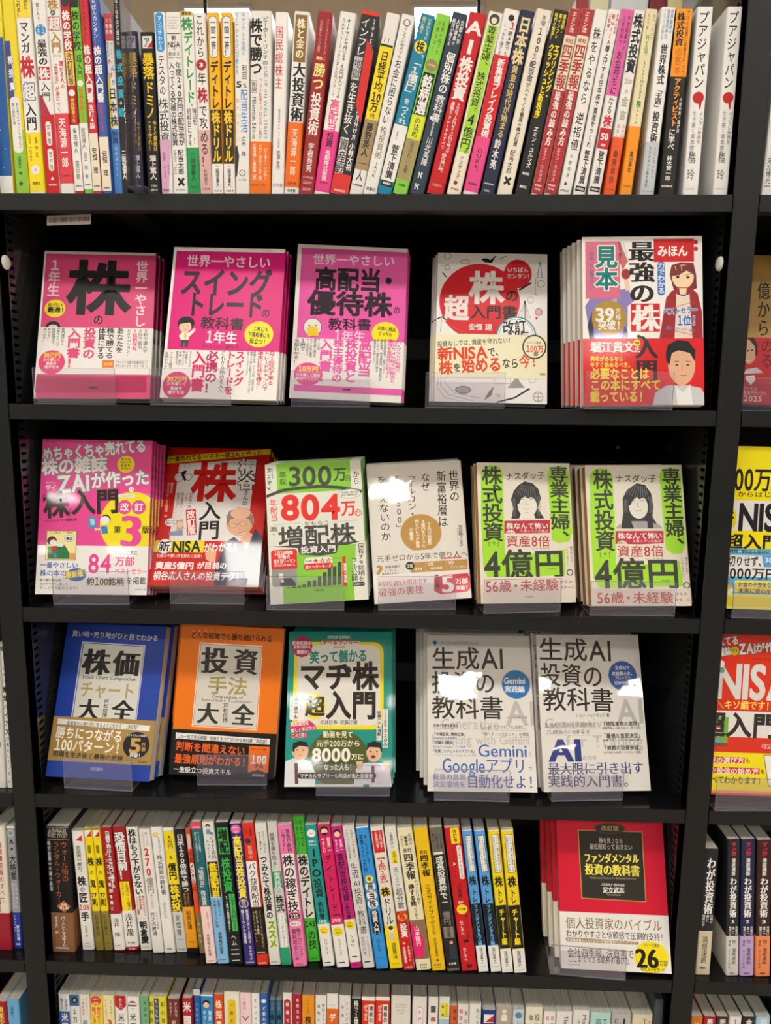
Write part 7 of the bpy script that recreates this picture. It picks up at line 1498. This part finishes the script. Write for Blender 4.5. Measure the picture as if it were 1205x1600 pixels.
def run_items(items, kind, h, w, t, d, bk, root, gk, col_default):
    pr = Print(w * 1000, h * 1000); kindm = gk
    for it in items:
        T = it[0]
        if T == 'T':
            _, s, x0, y0, x1, y1, sz, c, wt, oc, vert = it
            pr.text(s, (x0 / 10, y0 / 10), (x1 / 10, y1 / 10), sz / 10, print_mat(PALETTE[c], kindm), wt, print_mat(PALETTE[oc], kindm) if oc >= 0 else None, vert)
        elif T == 'P': pr.poly(np.array(it[2]) / 10, print_mat(PALETTE[it[1]], kindm))
        elif T == 'R':
            x0, y0, x1, y1 = [q / 10 for q in it[2:6]]; r = min(x1 - x0, y1 - y0) * (.45 if min(x1 - x0, y1 - y0) < 12 else .12); pts = []
            for cx, cy, a in ((x1 - r, y1 - r, 0), (x0 + r, y1 - r, 90), (x0 + r, y0 + r, 180), (x1 - r, y0 + r, 270)):
                pts += [(cx + r * math.cos(math.radians(a + k * 22.5)), cy + r * math.sin(math.radians(a + k * 22.5))) for k in range(5)]
            pr.poly(pts, print_mat(PALETTE[it[1]], kindm))
        elif T == 'C':
            x, y, rx, ry = [q / 10 for q in it[2:6]]; n = 40 if rx > 5 else 20
            pts = np.array([(x + rx * math.cos(2 * math.pi * k / n), y + ry * math.sin(2 * math.pi * k / n)) for k in range(n)])
            pts[:, 0] = np.clip(pts[:, 0], .2, w * 1000 - .2); pts[:, 1] = np.clip(pts[:, 1], .2, h * 1000 - .2)
            pr.poly(pts, print_mat(PALETTE[it[1]], kindm))
        elif T == 'S':
            x, y, r = [q / 10 for q in it[2:5]]; n = it[5]; dd = it[6] / 100
            pts = [(x + r * (1 if k % 2 == 0 else dd) * math.cos(math.pi * k / n), y + r * (1 if k % 2 == 0 else dd) * math.sin(math.pi * k / n)) for k in range(2 * n)]
            pr.poly(pts, print_mat(PALETTE[it[1]], kindm))
        elif T == 'B':
            # the belt of paper is a part of its own; print that follows lies on it
            top = pr.base + (pr.top + 1) * pr.STEP + 0.00002 if pr.boxes else 0.00008
            z0, z1 = max(it[2] / 10000, 0.0), min(it[3] / 10000, h)
            bk_m = print_mat(PALETTE[it[1]], ('band' if gk != 'satin' else 'satin') if gk != 'spine' else 'spine')
            shell('paper_band', bk, w, t, d, z0, z1, top + 0.0001, 0.0001, [bk_m, bk_m], root)
            if pr.V: pr.build('cover_print', root)
            pr = Print(w * 1000, h * 1000); pr.base = top + 0.00014
            kindm = ('band' if gk != 'satin' else 'satin') if gk != 'spine' else 'spine'
        elif T == 'O':
            kindm = gk
            if pr.V: pr.build('band_print', root)
            pr = Print(w * 1000, h * 1000)
    if pr.V: pr.build('band_print' if any(i[0] == 'B' for i in items) and items[-1][0] != 'O' and kindm != 'x' and pr.base > .0001 else 'cover_print', root)
def set_frame(root, o, yaw, lean, roll):
    n0 = Vector((math.sin(yaw), -math.cos(yaw), 0)); u0 = Vector((math.cos(yaw), math.sin(yaw), 0)); z = Vector((0, 0, 1))
    v = math.cos(lean) * z - math.sin(lean) * n0; n = math.cos(lean) * n0 + math.sin(lean) * z
    u = math.cos(roll) * u0 + math.sin(roll) * v; v2 = -math.sin(roll) * u0 + math.cos(roll) * v
    n = u.cross(v2)
    m = Matrix(((u.x, -n.x, v2.x, o[0]), (u.y, -n.y, v2.y, o[1]), (u.z, -n.z, v2.z, o[2]), (0, 0, 0, 1)))
    root.matrix_world = m; root.matrix_basis = m
    return u, v2, n
def copy_tree(root, label, group):
    c = root.copy(); COL.objects.link(c); c['label'] = label; c['group'] = group
    for ch in list(root.children):
        k = ch.copy(); COL.objects.link(k); k.parent = c
    return c
def acrylic_stand(x0, x1, yl, zs, yaw, label, group='clear acrylic book stands', hgt=0.046, back=0.12, th=0.0018):
    s = thing('acrylic_book_stand', label, 'book stand', ((x0 + x1) / 2, yl, zs + 0.0003), group); s.rotation_euler = (0, 0, yaw)
    w = (x1 - x0) / 2
    def plate(name, p):
        o = boxes(name, [p], [M_ACR, M_ACR_EDGE], s, 0.0003)
        for f in o.data.polygons:
            if f.area < 2.4e-4: f.material_index = 1
        return o
    plate('front_lip', (-w, w, -th, 0, 0, hgt)); plate('base_plate', (-w, w, 0.0001, back, 0, th * .5))
    return s

# ------------------------------------------------------------------ face-out books, each a stack of copies on a clear stand
FACE_LABEL = {
 'K1': 'pink textbook with huge black kanji on a white band, beside the side frame', 'K2': 'magenta textbook with two rows of black katakana and a small cartoon man',
 'K3': 'pink textbook with black title and a duck head above its white band', 'K4': 'white doodle-covered beginner book with a big red blob and cream band',
 'K5': 'sample book with a manga girl, gold badge and a portrait on its red band', 'L1': 'glossy pink beginner magazine-book with a yellow disc and large number three',
 'L2': 'tilted red book with a smiling bald man in a dark robe', 'L3': 'lime and white book with big red and grey numbers and a bar chart',
 'L4': 'film-wrapped beige book with thin vertical title and a bronze disc', 'L5': 'cream and lime book with a drawn woman, next to the film-wrapped beige one',
 'L6': 'cream and lime book, drawn woman in ribbed sweater, next to the side frame', 'M1': 'blue chart compendium with a white title panel and khaki band',
 'M2': 'orange compendium with a white title panel and black band', 'M3': 'teal book with yellow-framed title panel and two men in white shirts',
 'M4': 'film-wrapped white book with a rainbow-edged round badge and blue lettering', 'M5': 'film-wrapped white book with a plain blue badge and navy lettering',
 'N1': 'red book with a black framed panel and a yellow disc, alone beside the lower spines', 'O2': 'tan book with brush lettering and red band in the neighbouring bay',
 'O3': 'yellow savings book with fat black numbers in the neighbouring bay', 'O4': 'red and yellow savings book with big white letters in the neighbouring bay'}
FACE_COPIES = {'K1': (2, 1.2), 'K2': (2, 1.0), 'K3': (3, 1.5), 'K4': (2, -3.0), 'K5': (4, -2.4), 'L1': (4, 1.2), 'L2': (3, 2.0), 'L3': (3, 1.5), 'L4': (2, 1.0), 'L5': (2, 2.5), 'L6': (3, -2.0),
 'M1': (1, 4.0), 'M2': (2, -7.0), 'M3': (3, 2.0), 'M4': (3, -5.0), 'M5': (2, -3.0), 'N1': (3, -6.0), 'O2': (2, 1.0), 'O3': (3, 1.0), 'O4': (4, 1.0)}
LIPS = {'K1': (-.4204, -.3175), 'K2': (-.2620, -.1600), 'K3': (-.0900, .0130), 'K4': (.0860, .1895), 'K5': (.2800, .3880), 'L1': (-.4115, -.3105), 'L2': (-.2570, -.1560), 'L3': (-.1210, -.0180),
 'L4': (.0270, .1310), 'L5': (.1660, .2710), 'L6': (.3060, .4170), 'M1': (-.4130, -.3140), 'M2': (-.2290, -.1300), 'M3': (-.0570, .0460), 'M4': (.1070, .2100), 'M5': (.2680, .3680), 'N1': (.2760, .3800),
 'O2': (.5000, .6100), 'O3': (.4900, .6100), 'O4': (.4850, .6050)}
SPTXT = {'K1': '世界一やさしい株の教科書', 'K2': '世界一やさしいスイングトレード', 'K3': '世界一やさしい高配当株', 'L1': '株の雑誌が作った株入門', 'L2': '桐谷さんの株入門', 'L3': '年配当804万円をもらう増配株', 'L4': '世界の新富裕層は',
 'M3': '笑って儲かるマヂ株超入門', 'M4': '生成AI投資の教科書', 'M5': '生成AI投資の教科書', 'M1': '株価チャート大全', 'M2': '投資手法大全', 'N1': 'ファンダメンタル投資の教科書', 'K4': '株の超入門書', 'K5': '最強の株入門', 'O3': '新NISA超入門書'}
SHORT = {k: v.split(' with ')[0].split(',')[0] for k, v in FACE_LABEL.items()}
SHORT.update({'K1': 'pink huge-kanji textbook', 'K2': 'magenta katakana textbook', 'K3': 'pink textbook with the duck', 'K5': 'manga girl sample book', 'L5': 'lime book beside the beige one', 'L6': 'lime book beside the frame',
 'L1': 'glossy pink magazine-book', 'L2': 'tilted red book', 'L3': 'lime and white number book', 'M4': 'white book with rainbow-edged badge', 'M5': 'white book with plain blue badge', 'N1': 'red book with the black panel', 'O2': 'tan brush-lettered book', 'O3': 'yellow savings book', 'O4': 'red and yellow savings book'})
ORD = ['', 'second', 'third', 'fourth', 'fifth', 'sixth']
for key, (D, items) in FACE_BOOKS.items():
    w, h, t = D['w'] / 1000, D['h'] / 1000, D['t'] / 1000; zs = SH[D['row']]
    root = thing('paperback_book', FACE_LABEL[key], 'book', group='face-out books')
    yaw, lean, roll = D['a']; gk = 'wrap' if D['coat'] else ('satin' if key in ('K1', 'K2', 'K3', 'K4', 'L3', 'L5', 'L6', 'M1', 'M2', 'N1', 'O2') else 'gloss')
    shell('cover', D['side'], w, t, 0, 0, h, 0.0, 0.0004, [print_mat(PALETTE[D['bg']], gk), print_mat(PALETTE[D['sp']], gk)], root)
    boxes('page_block', [(.0006, w - .0006, .0006, t - .0006, .0007, h - .0007)], page_mat(PALETTE[D['pg']], 1), root)
    run_items(items, 'face', h, w, t, 0, D['side'], root, gk, None)
    if key in SPTXT:
        pr = Print(); dark = key in ('K1', 'K2', 'K3', 'K4', 'L3', 'L4', 'M4', 'M5', 'O3', 'L1')
        pr.text(SPTXT[key], (t * 500, h * 940), (t * 500, h * 380), t * 550, print_mat('1c181c' if dark else 'e8e4dc', gk), 'b', None, 1)
        fr = ((w, 0, 0), (0, 1, 0), (1, 0, 0)) if D['side'] == 'r' else ((0, t, 0), (0, -1, 0), (-1, 0, 0))
        pr.base = .0003
        pr.V = [np.column_stack([v[:, :2], np.full(len(v), .3)]) for v in pr.V]
        pr.build('spine_print', root, fr)
    u, v2, n = set_frame(root, D['o'], yaw, lean, roll)
    low = min((Vector(D['o']) - n * yy + u * xx).z for xx in (0, w) for yy in (0, t)); need = zs + .0022 - low
    if need > 0: D['o'] = list(Vector(D['o']) + v2 * need); set_frame(root, D['o'], yaw, lean, roll)
    # the copies behind, slid down onto the shelf
    nc, dx = FACE_COPIES[key]; o0 = Vector(D['o']); step = t + 0.0016
    for k in range(1, nc + 1):
        c = copy_tree(root, '%s copy from the front in the stack of the %s' % (ORD[k], SHORT[key]), 'stacked copies of the ' + SHORT[key])
        o = o0 - n * step * k + u * (dx * k / 1000) + v2 * (random.uniform(-1, 1) * .001)
        low = min((o - n * y + u * x).z for x in (0, w) for y in (0, t))
        need = zs + 0.0025 - low
        if need > 0: o += v2 * (need / max(v2.z, .3))
        top = (o + v2 * h).z
        m = root.matrix_basis.copy(); m.translation = o; c.matrix_basis = m
    x0, x1 = LIPS[key]; b0 = Vector(D['o']); b1 = b0 + u * w
    yl = b0.y + (b1.y - b0.y) * ((x0 + x1) / 2 - b0.x) / max(b1.x - b0.x, .01) - 0.003
    acrylic_stand(x0, x1, yl, zs, math.atan2(u.y, u.x), 'clear acrylic stand holding the ' + SHORT[key], back=min(.1, .2 - max(yl, 0)))

# ------------------------------------------------------------------ books shown by their spines
ROWG = {(1, ''): 'spines in the top row', (5, ''): 'spines in the lower row', (6, ''): 'spines in the bottom row'}
for (D, label, items) in SPINE_BOOKS:
    row, bay, o, phi, t, h, d, bg = D; w, h, d = t / 1000, h / 1000, d / 1000
    if o[1] + d > .148 and row == 1: d = .148 - o[1]
    root = thing('paperback_book', label, 'book', group=ROWG.get((row, bay), 'spines in the neighbouring bays'))
    shell('cover', 's', w, 0, d, 0, h, 0.0, 0.00035, print_mat(PALETTE[bg], 'spine'), root)
    boxes('page_block', [(.0005, w - .0005, .0016, d - .0008, .0007, h - .0012)], page_mat('d8d4c8', 0), root)
    run_items(items, 'spine', h, w, 0, d, 's', root, 'spine', None)
    m = Matrix(((math.cos(phi), 0, math.sin(phi), o[0]), (0, 1, 0, o[1]), (-math.sin(phi), 0, math.cos(phi), o[2]), (0, 0, 0, 1)))
    root.matrix_basis = m
bpy.data.objects.remove(_to); bpy.data.scenes.remove(_gs)

# ------------------------------------------------------------------ small things
def disc(name, label, x, y, z, sx):
    t = thing(name, label, 'magnet', (x, y, z)); n = 28
    prof = [(0.0, .0042), (.004, .0040), (.0068, .0033), (.0085, .0018), (.0088, 0.0)]
    V = [(sx * -prof[0][1], 0, 0)]; F = []
    for r, hh in prof[1:]:
        V += [(sx * -hh, r * math.cos(2 * math.pi * k / n), r * math.sin(2 * math.pi * k / n)) for k in range(n)]
    F += [(0, 1 + k, 1 + (k + 1) % n) for k in range(n)]
    for j in range(len(prof) - 2):
        a = 1 + j * n; F += [(a + k, a + n + k, a + n + (k + 1) % n, a + (k + 1) % n) for k in range(n)]
    F.append(tuple(1 + (len(prof) - 2) * n + k for k in range(n)))
    mesh_obj('magnet_cap', V, F, M_WHITE, t, smooth=True); return t
disc('round_magnet', 'round white magnet on the side panel past the manga girl cover', HW - .0003, 0.0231, 0.180, 1)
disc('round_magnet', 'round white magnet on the side panel before the pink textbook with huge kanji', -HW + .0003, 0.0154, 0.1764, -1)
sc = thing('panel_screw', 'small bright screw on the back panel above the sweater woman cover', 'screw', (0.405, DEP - .0003, -0.06))
boxes('screw_head', [(-.0025, .0025, -.002, 0, -.0025, .0025)], M_STEEL, sc, 0.0008)
# price label hanging under the top shelf
lb = thing('barcode_label', 'small white barcode label hanging under the top shelf', 'label', (-0.365, 0.0205, SH[1] - TH - 0.0002))
lb.rotation_euler = (math.radians(-14), math.radians(-2), 0)
boxes('label_card', [(-.028, .028, 0, .0004, -.013, 0)], print_mat('c4bcb4', 'spine'), lb)
pr = Print(); x = -26.0; random.seed(3)
while x < 26:
    ww = random.choice((.3, .5, .9)); pr.poly([x, -9.5, x + ww, -9.5, x + ww, -3.5, x, -3.5], print_mat('2a2624', 'spine')); x += ww + random.choice((.4, .7, 1.0))
pr.build('barcode', lb)
# clear divider in the top row and the pages of the tall folder behind it
dv = thing('acrylic_divider', 'clear acrylic divider after the turquoise titled spine', 'divider', (-0.2728, 0.0, SH[1] + .0004))
boxes('divider_sheet', [(-.0009, .0009, -.022, .0115, 0, .262)], [M_ACR], dv, 0.0004); boxes('divider_foot', [(.0011, .022, -.022, .0115, 0, .0015)], [M_ACR], dv, 0.0003)
for i, (x, w_, c, hh, lab) in enumerate(((0.285, .016, 'a03038', .300, 'thin red booklet showing over the orchid pink spine'), (0.303, .026, 'dcd8b4', .305, 'pale yellow booklet rising behind the top row'), (0.332, .05, 'd8dce0', .31, 'pale grey folder rising behind the top row'), (0.384, .022, '8a3040', .305, 'wine red booklet rising behind the amber topped spine'), (0.408, .02, 'e8dca0', .31, 'cream yellow booklet rising over the orange topped spine'))):
    b_ = thing('tall_booklet', lab, 'booklet', (x, .158, SH[1] + .0005), 'booklets standing behind the top row')
    shell('cover', 's', w_, 0, .08, 0, hh, 0, .0004, print_mat(c, 'spine'), b_)
    boxes('page_block', [(.0006, w_ - .0006, .002, .079, .001, hh - .001)], page_mat('e4e0d4', 0), b_)

bx = thing('file_box', 'slim dark grey file box with a pale foot at the end of the bottom row', 'file box', (0.4335, .02, SH[6] + .0005))
boxes('box_body', [(0, .012, 0, .2, .03, .212)], principled('dark_grey_card', rgb('4a4d56'), 0.35, 0.5)[0], bx, .0025); boxes('box_foot', [(0.0003, .0117, 0.0003, .1997, 0, .0295)], principled('pale_card', rgb('c8cad0'), 0.5, 0.3)[0], bx, .001)
